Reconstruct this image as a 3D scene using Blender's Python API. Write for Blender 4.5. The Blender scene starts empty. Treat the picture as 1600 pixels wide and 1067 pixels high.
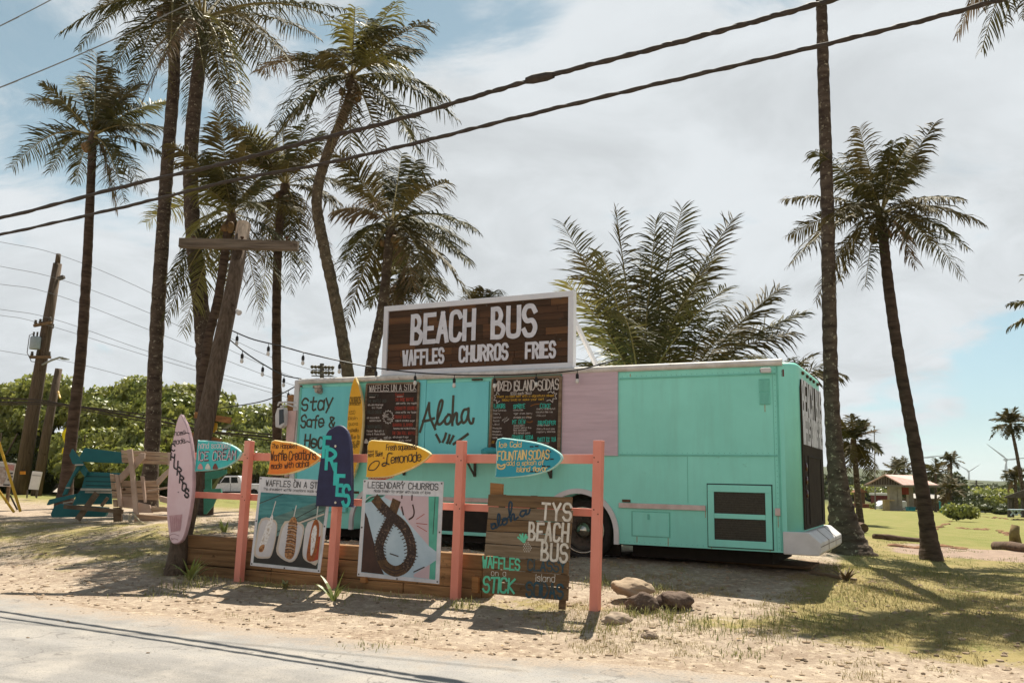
import bpy, bmesh, math, random
import numpy as np
from mathutils import Vector, Matrix
random.seed(7); rng = np.random.default_rng(7)
sc = bpy.context.scene
COL = sc.collection
PI = math.pi
V = Vector

# ------------------------------------------------------------------ camera, sky, sun
F_PX, CX, CY, HC = 1340.0, 800.0, 533.5, 1.62
PITCH, ROLL = math.radians(9.0), 0.02
_f = V((0, math.cos(PITCH), math.sin(PITCH))); _r0 = V((1, 0, 0)); _u0 = _r0.cross(_f)
CR = _r0*math.cos(ROLL) + _u0*math.sin(ROLL); CU = -_r0*math.sin(ROLL) + _u0*math.cos(ROLL)
CAM = V((0, 0, HC))
cd = bpy.data.cameras.new('camera'); cam = bpy.data.objects.new('camera', cd); COL.objects.link(cam)
cd.sensor_width = 36; cd.lens = 36*F_PX/1600; cd.clip_start = .1; cd.clip_end = 12000
m = Matrix((CR, CU, -_f)).transposed().to_4x4(); m.translation = CAM; cam.matrix_world = m
sc.camera = cam

SUN_AZ, SUN_EL = math.radians(12), math.radians(60)
SD = V((math.sin(SUN_AZ)*math.cos(SUN_EL), math.cos(SUN_AZ)*math.cos(SUN_EL), math.sin(SUN_EL)))
sl = bpy.data.lights.new('sun', 'SUN'); sl.energy = 5.0; sl.angle = math.radians(.3); sl.color = (1, .93, .80)
so = bpy.data.objects.new('sun', sl); COL.objects.link(so); so.rotation_euler = SD.to_track_quat('Z', 'Y').to_euler(); so.location = (0, 0, 30)
sc.view_settings.view_transform = 'Standard'; sc.view_settings.look = 'None'
sc.view_settings.exposure = 0.90; sc.view_settings.gamma = 1

def ray(px, py): return _f + CR*((px-CX)/F_PX) - CU*((py-CY)/F_PX)

W = bpy.data.worlds.new('World'); sc.world = W; W.use_nodes = True
def build_world():
    nt = W.node_tree; N = nt.nodes; L = nt.links; N.clear()
    out = N.new('ShaderNodeOutputWorld'); bg = N.new('ShaderNodeBackground'); L.new(bg.outputs[0], out.inputs[0])
    bg.inputs[1].default_value = 0.1
    sky = N.new('ShaderNodeTexSky'); sky.sky_type = 'NISHITA'; sky.sun_disc = False
    sky.sun_elevation = SUN_EL; sky.sun_rotation = SUN_AZ; sky.dust_density = .2; sky.air_density = 1.0
    tc = N.new('ShaderNodeTexCoord'); sep = N.new('ShaderNodeSeparateXYZ'); L.new(tc.outputs['Generated'], sep.inputs[0])
    zz = N.new('ShaderNodeMath'); zz.operation = 'ADD'; L.new(sep.outputs[2], zz.inputs[0]); zz.inputs[1].default_value = .25
    dv = N.new('ShaderNodeVectorMath'); dv.operation = 'DIVIDE'; L.new(tc.outputs['Generated'], dv.inputs[0])
    cb = N.new('ShaderNodeCombineXYZ')
    for i in range(3): L.new(zz.outputs[0], cb.inputs[i])
    L.new(cb.outputs[0], dv.inputs[1])
    def noise(sc_, det, rough, dist=0, off=0):
        n = N.new('ShaderNodeTexNoise'); n.inputs['Scale'].default_value = sc_; n.inputs['Detail'].default_value = det
        n.inputs['Roughness'].default_value = rough; n.inputs['Distortion'].default_value = dist
        ad = N.new('ShaderNodeVectorMath'); ad.operation = 'ADD'; L.new(dv.outputs[0], ad.inputs[0]); ad.inputs[1].default_value = (off, off*.7, 0)
        L.new(ad.outputs[0], n.inputs['Vector']); return n.outputs['Fac']
    def math_(op, a, b):
        n = N.new('ShaderNodeMath'); n.operation = op
        for i, q in enumerate((a, b)):
            if isinstance(q, (int, float)): n.inputs[i].default_value = q
            else: L.new(q, n.inputs[i])
        return n.outputs[0]
    def mrange(v, a, b, c=0, d=1):
        n = N.new('ShaderNodeMapRange'); n.interpolation_type = 'SMOOTHSTEP'; L.new(v, n.inputs[0])
        for i, q in enumerate((a, b, c, d)): n.inputs[i+1].default_value = q
        return n.outputs[0]
    def dot(d):
        n = N.new('ShaderNodeVectorMath'); n.operation = 'DOT_PRODUCT'; L.new(tc.outputs['Generated'], n.inputs[0]); n.inputs[1].default_value = d.normalized(); return n.outputs['Value']
    hole = None
    # gaps in the cloud deck (directions in the sky)
    for (px, py, deg, s) in ((60, 110, 9, .44), (-60, 230, 8, .16), (230, 235, 7, .30), (730, -30, 8, .62), (580, -20, 7, .38), (1610, 575, 5, .62), (1500, 690, 7, .42), (1650, 655, 5, .45), (1560, 725, 4, .35), (390, 110, 7, .34), (1200, -80, 6, .4)):
        h = mrange(dot(ray(px, py)), math.cos(math.radians(deg)), 1, 0, s)
        hole = h if hole is None else math_('ADD', hole, h)
    n1 = noise(3.2, 11, .62, .6)
    back = mrange(sep.outputs[2], .54, .80, 0, 1.1)          # clear towards the zenith, cloud banks all round
    den = math_('SUBTRACT', math_('SUBTRACT', math_('ADD', math_('MULTIPLY', n1, 1.9), -.06), hole), back)
    mask = mrange(den, .18, .74, .06, 1)
    n2 = noise(2.6, 11, .60, .5, 5)
    shade = mrange(n2, .32, .66, .86, 1.06)
    br = math_('MULTIPLY', math_('MULTIPLY', shade, mrange(sep.outputs[1], .78, .10, 1, .78)), 4.15)
    cc = N.new('ShaderNodeVectorMath'); cc.operation = 'SCALE'; cc.inputs[0].default_value = (.935, .985, 1.02); L.new(br, cc.inputs['Scale'])
    hs = N.new('ShaderNodeHueSaturation'); L.new(sky.outputs[0], hs.inputs['Color']); hs.inputs['Hue'].default_value = .475; hs.inputs['Saturation'].default_value = .50; hs.inputs['Value'].default_value = .58
    tn = N.new('ShaderNodeMix'); tn.data_type = 'RGBA'; tn.blend_type = 'MULTIPLY'; tn.inputs[0].default_value = 1; L.new(hs.outputs[0], tn.inputs[6]); tn.inputs[7].default_value = (.74, .90, .94, 1)
    mx = N.new('ShaderNodeMix'); mx.data_type = 'RGBA'; L.new(mask, mx.inputs[0]); L.new(tn.outputs[2], mx.inputs[6]); L.new(cc.outputs[0], mx.inputs[7])
    L.new(mx.outputs[2], bg.inputs[0])
build_world()

# ------------------------------------------------------------------ helpers: geometry of the place
A = math.radians(26.85)                       # the road, fence and bus all run along U; NQ points away from the road
U = V((math.cos(A), -math.sin(A), 0)); NQ = V((math.sin(A), math.cos(A), 0)); Z = V((0, 0, 1))
P0 = V((3.805, 12.2, 0))                      # foot of the rear left corner of the bus side
def sq(s, q, z=0): return P0 + U*s + NQ*q + Z*z
def plane(px, py, q):                         # point of the vertical plane q seen at a pixel of the photo
    d = ray(px, py); o = P0 + NQ*q
    return CAM + d*((o-CAM).dot(NQ)/d.dot(NQ))
def dep(px, py, Y): d = ray(px, py); return CAM + d*(Y/d.y)
def toSQ(p): return ((p-P0).dot(U), (p-P0).dot(NQ))
def sstep(a, b, x):
    t = np.clip((x-a)/(b-a), 0, 1); return t*t*(3-2*t)
_vt = rng.random((64, 64))
def vnoise(x, y):
    x = np.asarray(x, float); y = np.asarray(y, float)
    xi = np.floor(x).astype(int); yi = np.floor(y).astype(int); fx = x-xi; fy = y-yi
    fx = fx*fx*(3-2*fx); fy = fy*fy*(3-2*fy)
    g = lambda a, b: _vt[a % 64, b % 64]
    return (g(xi, yi)*(1-fx)+g(xi+1, yi)*fx)*(1-fy)+(g(xi, yi+1)*(1-fx)+g(xi+1, yi+1)*fx)*fy - .5
def qshift(s): return .075*np.clip(s+3, 0, 11)
def qedge(s): return -5.22 + .14*np.sin(s*.55+1) + .25*vnoise(s*.9, 3.3) + .14*vnoise(s*3.1, 8.1) + .10*vnoise(s*9.7, 5.2) + qshift(s)
def hgt(X, Y):
    X = np.asarray(X, float); Y = np.asarray(Y, float)
    s = (X-P0.x)*U.x + (Y-P0.y)*U.y; q = (X-P0.x)*NQ.x + (Y-P0.y)*NQ.y
    qs = q-qshift(s)
    base = .40*sstep(-5.0, -.2, qs)
    right = sstep(-1.2, 3.0, s); base = base*(1-.42*right)
    wall = sstep(-8.75, -8.5, s)*(1-sstep(-3.3, -3.0, s))
    low = np.minimum(base, .09+.04*sstep(-8, -3, s))
    high = .61 - .25*sstep(-2.0, .2, q)
    st = sstep(-2.80, -2.66, q)
    wz = np.where(q < -2.66, low*(1-st)+high*st, high)
    wallw = wall*(1-sstep(.0, 2.5, q))
    z = base*(1-wallw) + wz*wallw
    lm = np.exp(-((s+11.5)/3.2)**2-((q-1.5)/3.)**2); z = z + .20*lm     # the bank at the left
    rm = np.exp(-((s+1.2)/1.9)**2-((q+.9)/1.2)**2); z = z - .05*rm
    bump = .05*vnoise(X*.9, Y*.9) + .028*vnoise(X*2.7+9, Y*2.7) + .012*vnoise(X*7.3, Y*7.3)
    z = z + bump*sstep(-5.0, -4.2, qs)*(1-.6*sstep(60, 200, q))
    z = z - .017*np.clip(q-8, 0, 110)
    d = np.hypot(X, Y)
    far = sstep(150, 700, d)
    ridge = 10*vnoise(X*.0035, Y*.0035) + 5*vnoise(X*.011, Y*.011)
    up = sstep(700, 2800, d)
    azm = np.arctan2(X, np.maximum(Y, 1))
    hill = 38 + 16*np.sin(azm*9+1.2) + 34*vnoise(azm*9+3, d*.0012) + 10*vnoise(azm*42, d*.004)
    hill = hill + 26*(1-sstep(.38, .50, azm))
    z = z - 9*far*(Y > 0) + ridge*far*up*.6 + (hill)*up*(Y > 0)
    return z
def hz(x, y): return float(hgt(x, y))
def ground_at(px, py):                        # where the sight line of a photo pixel meets the terrain
    d = ray(px, py); ts = 3.0*1.004**np.arange(1200)
    g = hgt(ts*d.x, ts*d.y)-(HC+ts*d.z); i = int(np.argmax(g >= 0)); i = i if g[i] >= 0 else len(ts)-1
    if i: t = ts[i-1]+(ts[i]-ts[i-1])*(-g[i-1])/(g[i]-g[i-1]+1e-9)
    else: t = ts[0]
    return CAM + d*float(t)

# ------------------------------------------------------------------ helpers: materials
MATS = {}
def lin(h):
    h = h.lstrip('#'); v = [int(h[i:i+2], 16)/255 for i in (0, 2, 4)]
    return tuple(c/12.92 if c <= .04045 else ((c+.055)/1.055)**2.4 for c in v)
def mat(name, c, c2=None, rough=.75, scale=6., stretch=(1, 1, 1), rot=0, detail=6, lo=.35, hi=.65, bump=0, bscale=None, metal=0, trans=0, spec=.3, emit=None, wear=None, wscale=3., wlo=.60, grime=None, dist=0):
    if name in MATS: return MATS[name]
    m = bpy.data.materials.new(name); m.use_nodes = True; nt = m.node_tree; N = nt.nodes; L = nt.links
    b = N['Principled BSDF']; b.inputs['Roughness'].default_value = rough; b.inputs['Metallic'].default_value = metal
    b.inputs['Specular IOR Level'].default_value = spec
    tc = N.new('ShaderNodeTexCoord'); mp = N.new('ShaderNodeMapping'); L.new(tc.outputs['Object'], mp.inputs[0])
    mr = N.new('ShaderNodeMapping'); mr.inputs['Rotation'].default_value = (0, 0, rot); L.new(tc.outputs['Object'], mr.inputs[0]); L.new(mr.outputs[0], mp.inputs[0])
    mp.inputs['Scale'].default_value = stretch
    n = N.new('ShaderNodeTexNoise'); n.inputs['Scale'].default_value = scale; n.inputs['Detail'].default_value = detail; n.inputs['Roughness'].default_value = .62; n.inputs['Distortion'].default_value = dist
    L.new(mp.outputs[0], n.inputs['Vector'])
    if c2 is None: c2 = tuple(x*.78 for x in c)
    def ramp(fac, lo, hi):
        r = N.new('ShaderNodeMapRange'); L.new(fac, r.inputs[0]); r.inputs[1].default_value = lo; r.inputs[2].default_value = hi; return r.outputs[0]
    def mix(f, a, bcol):
        x = N.new('ShaderNodeMix'); x.data_type = 'RGBA'; L.new(f, x.inputs[0])
        for i, q in ((6, a), (7, bcol)):
            if isinstance(q, tuple): x.inputs[i].default_value = (*q, 1)
            else: L.new(q, x.inputs[i])
        return x.outputs[2]
    col = mix(ramp(n.outputs['Fac'], lo, hi), c, c2)
    if wear:
        w = N.new('ShaderNodeTexNoise'); w.inputs['Scale'].default_value = wscale; w.inputs['Detail'].default_value = 9; w.inputs['Roughness'].default_value = .7
        L.new(mr.outputs[0], w.inputs['Vector'])
        col = mix(ramp(w.outputs['Fac'], wlo, wlo+.09), col, wear)
    if grime:                                 # run-down streaks of dirt
        gm = N.new('ShaderNodeMapping'); gm.inputs['Scale'].default_value = (5, 5, .6); L.new(mr.outputs[0], gm.inputs[0]); w = N.new('ShaderNodeTexNoise'); w.inputs['Scale'].default_value = 1.; w.inputs['Detail'].default_value = 8; w.inputs['Roughness'].default_value = .68
        L.new(gm.outputs[0], w.inputs['Vector']); gf = N.new('ShaderNodeMath'); gf.operation = 'MULTIPLY'; L.new(ramp(w.outputs['Fac'], .50, .72), gf.inputs[0]); gf.inputs[1].default_value = .24
        col = mix(gf.outputs[0], col, grime)
    L.new(col, b.inputs['Base Color'])
    if bump:
        bn = N.new('ShaderNodeBump'); bn.inputs['Strength'].default_value = bump; bn.inputs['Distance'].default_value = .02
        if bscale:
            n3 = N.new('ShaderNodeTexNoise'); n3.inputs['Scale'].default_value = bscale; n3.inputs['Detail'].default_value = 5; L.new(mp.outputs[0], n3.inputs['Vector']); L.new(n3.outputs['Fac'], bn.inputs['Height'])
        else: L.new(n.outputs['Fac'], bn.inputs['Height'])
        L.new(bn.outputs[0], b.inputs['Normal'])
    if trans:
        tr = N.new('ShaderNodeBsdfTranslucent'); L.new(col, tr.inputs[0]); ms = N.new('ShaderNodeMixShader'); ms.inputs[0].default_value = trans
        L.new(b.outputs[0], ms.inputs[1]); L.new(tr.outputs[0], ms.inputs[2]); L.new(ms.outputs[0], N['Material Output'].inputs[0])
    if emit: b.inputs['Emission Color'].default_value = (*emit, 1); b.inputs['Emission Strength'].default_value = 1
    MATS[name] = m; return m

# ------------------------------------------------------------------ helpers: meshes and objects
ORG = {}
def frame_of(d, up=Z):
    d = d.normalized(); a = d.cross(up)
    if a.length < 1e-4: a = d.cross(V((1, 0, 0)))
    a.normalize(); return a, a.cross(d).normalized()
class MB:
    def __init__(s): s.v = []; s.f = []; s.k = 0
    def add(s, vs, fs):
        o = len(s.v); s.v += [tuple(v) for v in vs]; s.f += [tuple(i+o for i in f) for f in fs]; return s
    def obox(s, o, a, b, c):                   # corner + three edges
        o, a, b, c = V(o), V(a), V(b), V(c)
        vs = [o, o+a, o+a+b, o+b, o+c, o+a+c, o+a+b+c, o+b+c]
        fs = [(0, 3, 2, 1), (4, 5, 6, 7), (0, 1, 5, 4), (1, 2, 6, 5), (2, 3, 7, 6), (3, 0, 4, 7)]
        if a.cross(b).dot(c) < 0: fs = [f[::-1] for f in fs]
        return s.add(vs, fs)
    def bx(s, s0, s1, q0, q1, z0, z1): return s.obox(sq(s0, q0, z0), U*(s1-s0), NQ*(q1-q0), Z*(z1-z0))   # box in the bus frame
    def box(s, x0, x1, y0, y1, z0, z1): return s.obox((x0, y0, z0), (x1-x0, 0, 0), (0, y1-y0, 0), (0, 0, z1-z0))
    def bar(s, p, q, w, t, side=None):        # squared bar between two points
        p, q = V(p), V(q); d = q-p; a, b = frame_of(d, side or Z)
        return s.obox(p-a*w/2-b*t/2, a*w, b*t, d)
    def tube(s, pts, r, seg=8, cap=True, jit=0):
        pts = [V(p) for p in pts]; n = len(pts); o = len(s.v)
        rs = r if isinstance(r, (list, tuple)) else [r]*n
        a = None
        for i in range(n):
            d = (pts[min(i+1, n-1)]-pts[max(i-1, 0)]).normalized()
            if a is None: a, b = frame_of(d)
            else:
                a = (a-d*a.dot(d)).normalized(); b = a.cross(d).normalized()
            for k in range(seg):
                t = 2*PI*k/seg; rr = rs[i]*(1+jit*(random.random()-.5)); s.v.append(tuple(pts[i]+a*math.cos(t)*rr+b*math.sin(t)*rr))
        for i in range(n-1):
            for k in range(seg):
                k2 = (k+1) % seg; s.f.append((o+i*seg+k, o+i*seg+k2, o+(i+1)*seg+k2, o+(i+1)*seg+k)[::-1])
        if cap: s.f.append(tuple(o+k for k in range(seg))); s.f.append(tuple(o+(n-1)*seg+k for k in range(seg))[::-1])
        return s
    def slab(s, pts, thick):                   # planar polygon + thickness vector (pointing away from the viewer)
        n = len(pts); pts = [V(p) for p in pts]; vs = pts+[p+thick for p in pts]
        nn = V((0, 0, 0))
        for i in range(n): nn += pts[i].cross(pts[(i+1) % n])
        fl = nn.dot(thick) > 0
        fs = [tuple(range(n)), tuple(range(2*n-1, n-1, -1))]+[(i, n+i, n+(i+1) % n, (i+1) % n) for i in range(n)]
        if fl: fs = [f[::-1] for f in fs]
        return s.add(vs, fs)
    def face(s, pts): return s.add(pts, [tuple(range(len(pts)))])
    def lathe(s, c, axis, prof, seg=32):       # prof: (radius, offset along axis)
        a, b = frame_of(axis); ax = axis.normalized(); o = len(s.v)
        for r, h in prof:
            for k in range(seg): t = 2*PI*k/seg; s.v.append(tuple(c+ax*h+a*math.cos(t)*r+b*math.sin(t)*r))
        for i in range(len(prof)-1):
            for k in range(seg): k2 = (k+1) % seg; s.f.append((o+i*seg+k, o+i*seg+k2, o+(i+1)*seg+k2, o+(i+1)*seg+k))
        return s
    def blob(s, c, r, sub=2, amp=.2, freq=1.5, seed=0):
        bm = bmesh.new(); bmesh.ops.create_icosphere(bm, subdivisions=sub, radius=1)
        r = r if isinstance(r, (tuple, list)) else (r, r, r); o = len(s.v)
        for v in bm.verts:
            p = v.co; k = 1+amp*2*float(vnoise(p.x*freq+seed*3.7+p.z*1.3, p.y*freq+seed*1.9-p.z*.8)) + amp*.6*float(vnoise(p.x*freq*3+seed, p.y*freq*3+p.z*freq*3))
            s.v.append((c[0]+p.x*r[0]*k, c[1]+p.y*r[1]*k, c[2]+p.z*r[2]*k))
        s.f += [tuple(o+v.index for v in f.verts) for f in bm.faces]; bm.free(); return s
    def build(s, name, mt, parent=None, smooth=False, bevel=0, seg=2, angle=40):
        me = bpy.data.meshes.new(name); o = bpy.data.objects.new(name, me); COL.objects.link(o)
        org = ORG.get(parent.name, V((0, 0, 0))) if parent else V((0, 0, 0))
        me.from_pydata([tuple(V(v)-org) for v in s.v], [], s.f); me.update()
        for q in (mt if isinstance(mt, (list, tuple)) else [mt]): me.materials.append(q)
        if parent: o.parent = parent; ORG[o.name] = org
        if bevel:
            b = o.modifiers.new('bevel', 'BEVEL'); b.width = bevel; b.segments = seg; b.limit_method = 'ANGLE'; b.angle_limit = math.radians(angle)
        if smooth: me.polygons.foreach_set('use_smooth', [True]*len(me.polygons))
        return o
def tag(o, label, cat, group=None, kind=None):
    if label: o['label'] = label
    if cat: o['category'] = cat
    if group: o['group'] = group
    if kind: o['kind'] = kind
    return o
def thing(name, label, cat, loc, group=None):
    o = bpy.data.objects.new(name, None); COL.objects.link(o); o.location = loc; o.empty_display_size = .2
    ORG[o.name] = V(loc); return tag(o, label, cat, group)
def struct(o, label=None, cat=None): o['kind'] = 'structure'; return tag(o, label, cat)

# ------------------------------------------------------------------ helpers: stroke lettering
GL = {
'A': '02-28-42 14-34', 'B': '02-08 ~08-28-37-36-25-05 ~05-25-44-43-32-02', 'C': '~47-38-18-07-03-12-32-43', 'D': '02-08 ~08-28-46-44-22-02', 'E': '48-08-02-42 05-35',
'F': '48-08-02 05-35', 'G': '~47-38-18-07-03-12-32-43-45 45-25', 'H': '02-08 42-48 05-45', 'I': '02-08', 'J': '~48-43-32-12-03', 'K': '02-08 48-05-42', 'L': '08-02-42',
'M': '02-08-25-48-42', 'N': '02-08-42-48', 'O': '~18-07-03-12-32-43-47-38-18', 'P': '02-08 ~08-28-47-46-25-05', 'Q': '~18-07-03-12-32-43-47-38-18 24-41', 'R': '02-08 ~08-28-47-46-25-05 25-42',
'S': '~47-38-18-07-06-15-35-44-43-32-12-03', 'T': '08-48 28-22', 'U': '~08-03-12-32-43-48', 'V': '08-22-48', 'W': '08-12-26-32-48', 'X': '02-48 08-42', 'Y': '08-25-48 25-22', 'Z': '08-48-02-42',
'a': '~45-36-16-05-03-12-32-43 46-42', 'b': '08-02 ~05-16-36-45-43-32-12-03', 'c': '~45-36-16-05-03-12-32-43', 'd': '48-42 ~45-36-16-05-03-12-32-43', 'e': '~04-44-45-36-16-05-03-12-32-43',
'f': '~48-38-27-22 06-36', 'g': '~45-36-16-05-03-12-32-43 ~46-41-30-10', 'h': '08-02 ~04-16-36-45-42', 'i': '06-02 08-07', 'j': '~26-21-10 28-27', 'k': '08-02 36-04-42', 'l': '08-02', 'm': '06-02 ~04-16-25-22 ~24-36-45-42',
'n': '06-02 ~04-16-36-45-42', 'o': '~16-05-03-12-32-43-45-36-16', 'p': '06-00 ~05-16-36-45-43-32-12-03', 'q': '46-40 ~45-36-16-05-03-12-32-43', 'r': '06-02 ~04-16-36', 's': '~45-36-16-05-34-43-32-12-03',
't': '~28-23-32-42 06-46', 'u': '~06-03-12-32-44 46-42', 'v': '06-22-46', 'w': '06-12-25-32-46', 'x': '06-42 02-46', 'y': '06-22 46-10', 'z': '06-46-02-42',
'0': '~18-07-03-12-32-43-47-38-18', '1': '07-28-22', '2': '~07-18-38-47-46-02 02-42', '3': '~07-18-38-47-46-25-44-43-32-12-03', '4': '38-04-44 36-32', '5': '48-08-05 ~05-35-44-43-32-02', '6': '~38-06-03-12-32-43-44-35-15-04', '7': '08-48-12', '8': '~25-07-18-38-47-25-03-12-32-43-25', '9': '~44-47-38-18-07-06-15-45-32',
'$': '~47-38-18-07-06-15-35-44-43-32-12-03 29-21', '&': '~42-07-18-28-37-04-03-12-32-45', '!': '08-04 03-02', '.': '02-03', ',': '03-11', '-': '05-35', "'": '08-07', '(': '~18-06-04-12', ')': '~08-16-14-02', '+': '05-45 27-23', '@': '~36-16-14-34-36-33-44-47-18-05-03-12-32', '*': '05-06'}
WID = {'I': 0, 'i': 0, 'l': 0, '.': 0, '!': 0, "'": 0, ',': 1, '(': 1, ')': 1, '*': 0, 'f': 3.4, 'r': 3, 'j': 2, '1': 2}
def cr(pts, sub, closed):
    n = len(pts); out = []
    rng_ = range(n-1)
    for i in rng_:
        p1, p2 = pts[i], pts[i+1]
        p0 = pts[i-1] if i > 0 else (pts[n-2] if closed else 2*p1-p2); p3 = pts[i+2] if i+2 < n else (pts[1] if closed else 2*p2-p1)
        for k in range(sub):
            t = k/sub; out.append(.5*((2*p1)+(p2-p0)*t+(2*p0-5*p1+4*p2-p3)*t*t+(3*p1-p0-3*p2+p3)*t**3))
    out.append(pts[-1]); return out
def ribbon(mb, pts, w, nrm, lift, closed=False, cap=.0):
    n = len(pts)
    if n < 2: return
    if not closed:                            # sharp corners: two strokes that overlap, one lifted a hair
        for i in range(1, n-1):
            a, b = pts[i]-pts[i-1], pts[i+1]-pts[i]
            if a.dot(b) < -.15*a.length*b.length:
                ribbon(mb, pts[:i+1], w, nrm, lift, False, max(cap, w*.3)); mb.k += 1; ribbon(mb, pts[i:], w, nrm, lift+.00009, False, max(cap, w*.3)); return
    nrm = nrm.normalized(); L_ = []; R_ = []
    m = n-1 if closed else n
    for i in range(m):
        a = pts[(i-1) % m] if (closed or i > 0) else None; b = pts[(i+1) % m] if (closed or i < n-1) else None; p = pts[i]
        d1 = (p-a).normalized() if a is not None else None; d2 = (b-p).normalized() if b is not None else None
        if d1 is None: d1 = d2
        if d2 is None: d2 = d1
        s1 = nrm.cross(d1); s2 = nrm.cross(d2); sd = s1+s2
        sd = s1 if sd.length < .2 else sd.normalized()
        k = min(1.8, 1/max(.35, sd.dot(s1)))
        e = p
        if not closed and cap:
            if i == 0: e = p-d2*cap
            if i == n-1: e = p+d1*cap
        L_.append(e+sd*w/2*k+nrm*lift); R_.append(e-sd*w/2*k+nrm*lift)
    o = len(mb.v); mb.v += [tuple(x) for x in L_]+[tuple(x) for x in R_]
    for i in range(m if closed else m-1):
        j = (i+1) % m; mb.f.append((o+m+i, o+m+j, o+j, o+i))
def text(mb, s, Lp, Rp, Tp, w, lift=.003, sub=4, jit=0., gap=1.5, space=2.6, slant=0., cap=.5):
    """letters between Lp and Rp (baseline ends), cap height up to Tp; w = stroke width as a share of the cap height"""
    Lp, Rp, Tp = V(Lp), V(Rp), V(Tp)
    adv = [(space if c == ' ' else WID.get(c, 4)) for c in s]; tot = sum(adv)+gap*(len(s)-1)
    ex = (Rp-Lp)/max(tot, 1e-6); ey = (Tp-Lp)/6; nrm = ex.cross(ey).normalized(); wid = w*(Tp-Lp).length; x = 0
    for c, a in zip(s, adv):
        jy = random.uniform(-jit, jit)*2; js = 1+random.uniform(-jit, jit)*.6
        for st in (GL.get(c, '').split()):
            sm = st[0] == '~'; P = [V((int(t[0]), int(t[1])-2, 0)) for t in st.lstrip('~').split('-')]
            if jit: P = [p+V((random.uniform(-jit, jit), random.uniform(-jit, jit), 0)) for p in P]
            cl = len(P) > 2 and st.lstrip('~').split('-')[0] == st.split('-')[-1] and sm
            if cl: P[-1] = P[0].copy()
            if sm: P = cr(P, sub, cl)
            W3 = [Lp+ex*(x+p.x+slant*p.y)+ey*(p.y*js+jy) for p in P]
            mb.k += 1; ribbon(mb, W3, wid, nrm, lift+(mb.k % 40)*.00012, cl, wid*cap)
        x += a+gap
    return mb
def ptext(mb, s, q, L, R, T, w, **k):         # L, R, T as photo pixels on the vertical plane q
    return text(mb, s, plane(*L, q), plane(*R, q), plane(*T, q), w, **k)
def pstroke(mb, pts, q, w, lift=.003, sub=5, closed=False, smooth=True):
    P = [plane(*p, q) for p in pts]
    if closed: P.append(P[0])
    if smooth: P = cr(P, sub, closed)
    mb.k += 1; ribbon(mb, P, w, -NQ, lift+(mb.k % 40)*.00012, closed, w*.4); return mb
def ppoly(mb, pts, q, lift=.003, smooth=0):   # flat painted patch on the vertical plane q
    P = [plane(*p, q) for p in pts]
    if smooth: P = cr(P+[P[0]], smooth, True)[:-1]
    P = [p-NQ*lift for p in P]; nn = V((0, 0, 0))
    for i in range(len(P)): nn += P[i].cross(P[(i+1) % len(P)])
    if nn.dot(NQ) > 0: P = P[::-1]
    mb.face(P); return mb

# ------------------------------------------------------------------ materials
mint = mat('mint_paint', lin('#93e2d1'), lin('#8bd9c8'), rough=.48, scale=1.3, bump=.12, bscale=1.6, wear=lin('#82cab7'), wscale=5, wlo=.64, grime=lin('#80b9a8'))
mint_trim = mat('mint_trim', lin('#74c2b0'), lin('#6ab4a2'), rough=.5)
aqua = mat('aqua_paint', lin('#7ad4d6'), lin('#70c8cc'), rough=.6, scale=2, stretch=(1, 1, .2), bump=.08, wear=lin('#4c9d9d'), wscale=6, wlo=.67)
mauve = mat('mauve_plywood', lin('#cbb5bd'), lin('#bda7af'), rough=.8, scale=3, stretch=(.5, .5, 6), bump=.2, dist=.6, wear=lin('#ac969c'), wscale=9, wlo=.69)
pinkp = mat('pale_pink_paint', lin('#d9b7b0'), rough=.6)
white = mat('white_paint', lin('#d6d3d2'), lin('#c6c2c0'), rough=.5, scale=3, wear=lin('#a3968c'), wscale=7, wlo=.68)
rim_white = mat('weathered_white', lin('#d8d4cf'), lin('#bdb6ae'), rough=.6, scale=5, wear=lin('#8f8378'), wscale=6, wlo=.62)
white_sign = mat('sign_white', lin('#d9dade'), lin('#cfd0d6'), rough=.6, scale=3)
black = mat('black_plastic', (.012, .011, .010), (.02, .018, .016), rough=.5)
dark_panel = mat('dark_panel_paint', (.035, .027, .020), (.05, .04, .03), rough=.85, spec=.08, scale=4, wear=(.06, .05, .04), wscale=8, wlo=.64)
dark_mesh = mat('dark_mesh', (.035, .032, .022), (.06, .055, .04), rough=.7, scale=40)
under = mat('dark_underbody', (.02, .016, .013), (.03, .024, .018), rough=.9)
rubber = mat('tyre_rubber', (.018, .016, .014), (.03, .027, .024), rough=.85, scale=12)
chrome = mat('worn_chrome', (.62, .58, .50), (.45, .40, .33), rough=.25, metal=1, scale=12)
steel = mat('dark_steel', (.05, .042, .035), (.09, .07, .05), rough=.55, scale=9)
rust = mat('rusty_steel', (.12, .06, .03), (.06, .035, .02), rough=.85, scale=10)
salmon = mat('salmon_paint', lin('#e39381'), lin('#d68572'), rough=.62, scale=3, stretch=(1, 1, .4), bump=.12, bscale=9, wear=lin('#a9604c'), wscale=6, wlo=.70)
sign_wood = mat('sign_plank', lin('#5a3d26'), lin('#3f2a1a'), rough=.7, scale=2.2, stretch=(.5, 6, 9), rot=A, bump=.25)
wall_wood = mat('wall_timber', lin('#8c6b48'), lin('#664b30'), rough=.85, scale=2.5, stretch=(.4, 5, 7), rot=A, bump=.5, wear=lin('#453019'), wscale=4, wlo=.62, dist=.5)
grey_wood = mat('grey_weathered_wood', lin('#8a7863'), lin('#665643'), rough=.9, scale=2.5, stretch=(.5, 6, 9), rot=A, bump=.5, wear=lin('#4b3d2e'), wscale=6, wlo=.62)
grey_wood2 = mat('brown_weathered_wood', lin('#7c6347'), lin('#5a4632'), rough=.9, scale=2.3, stretch=(.5, 6, 9), rot=A, bump=.5, wear=lin('#43341f'), wscale=6, wlo=.60)
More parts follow.
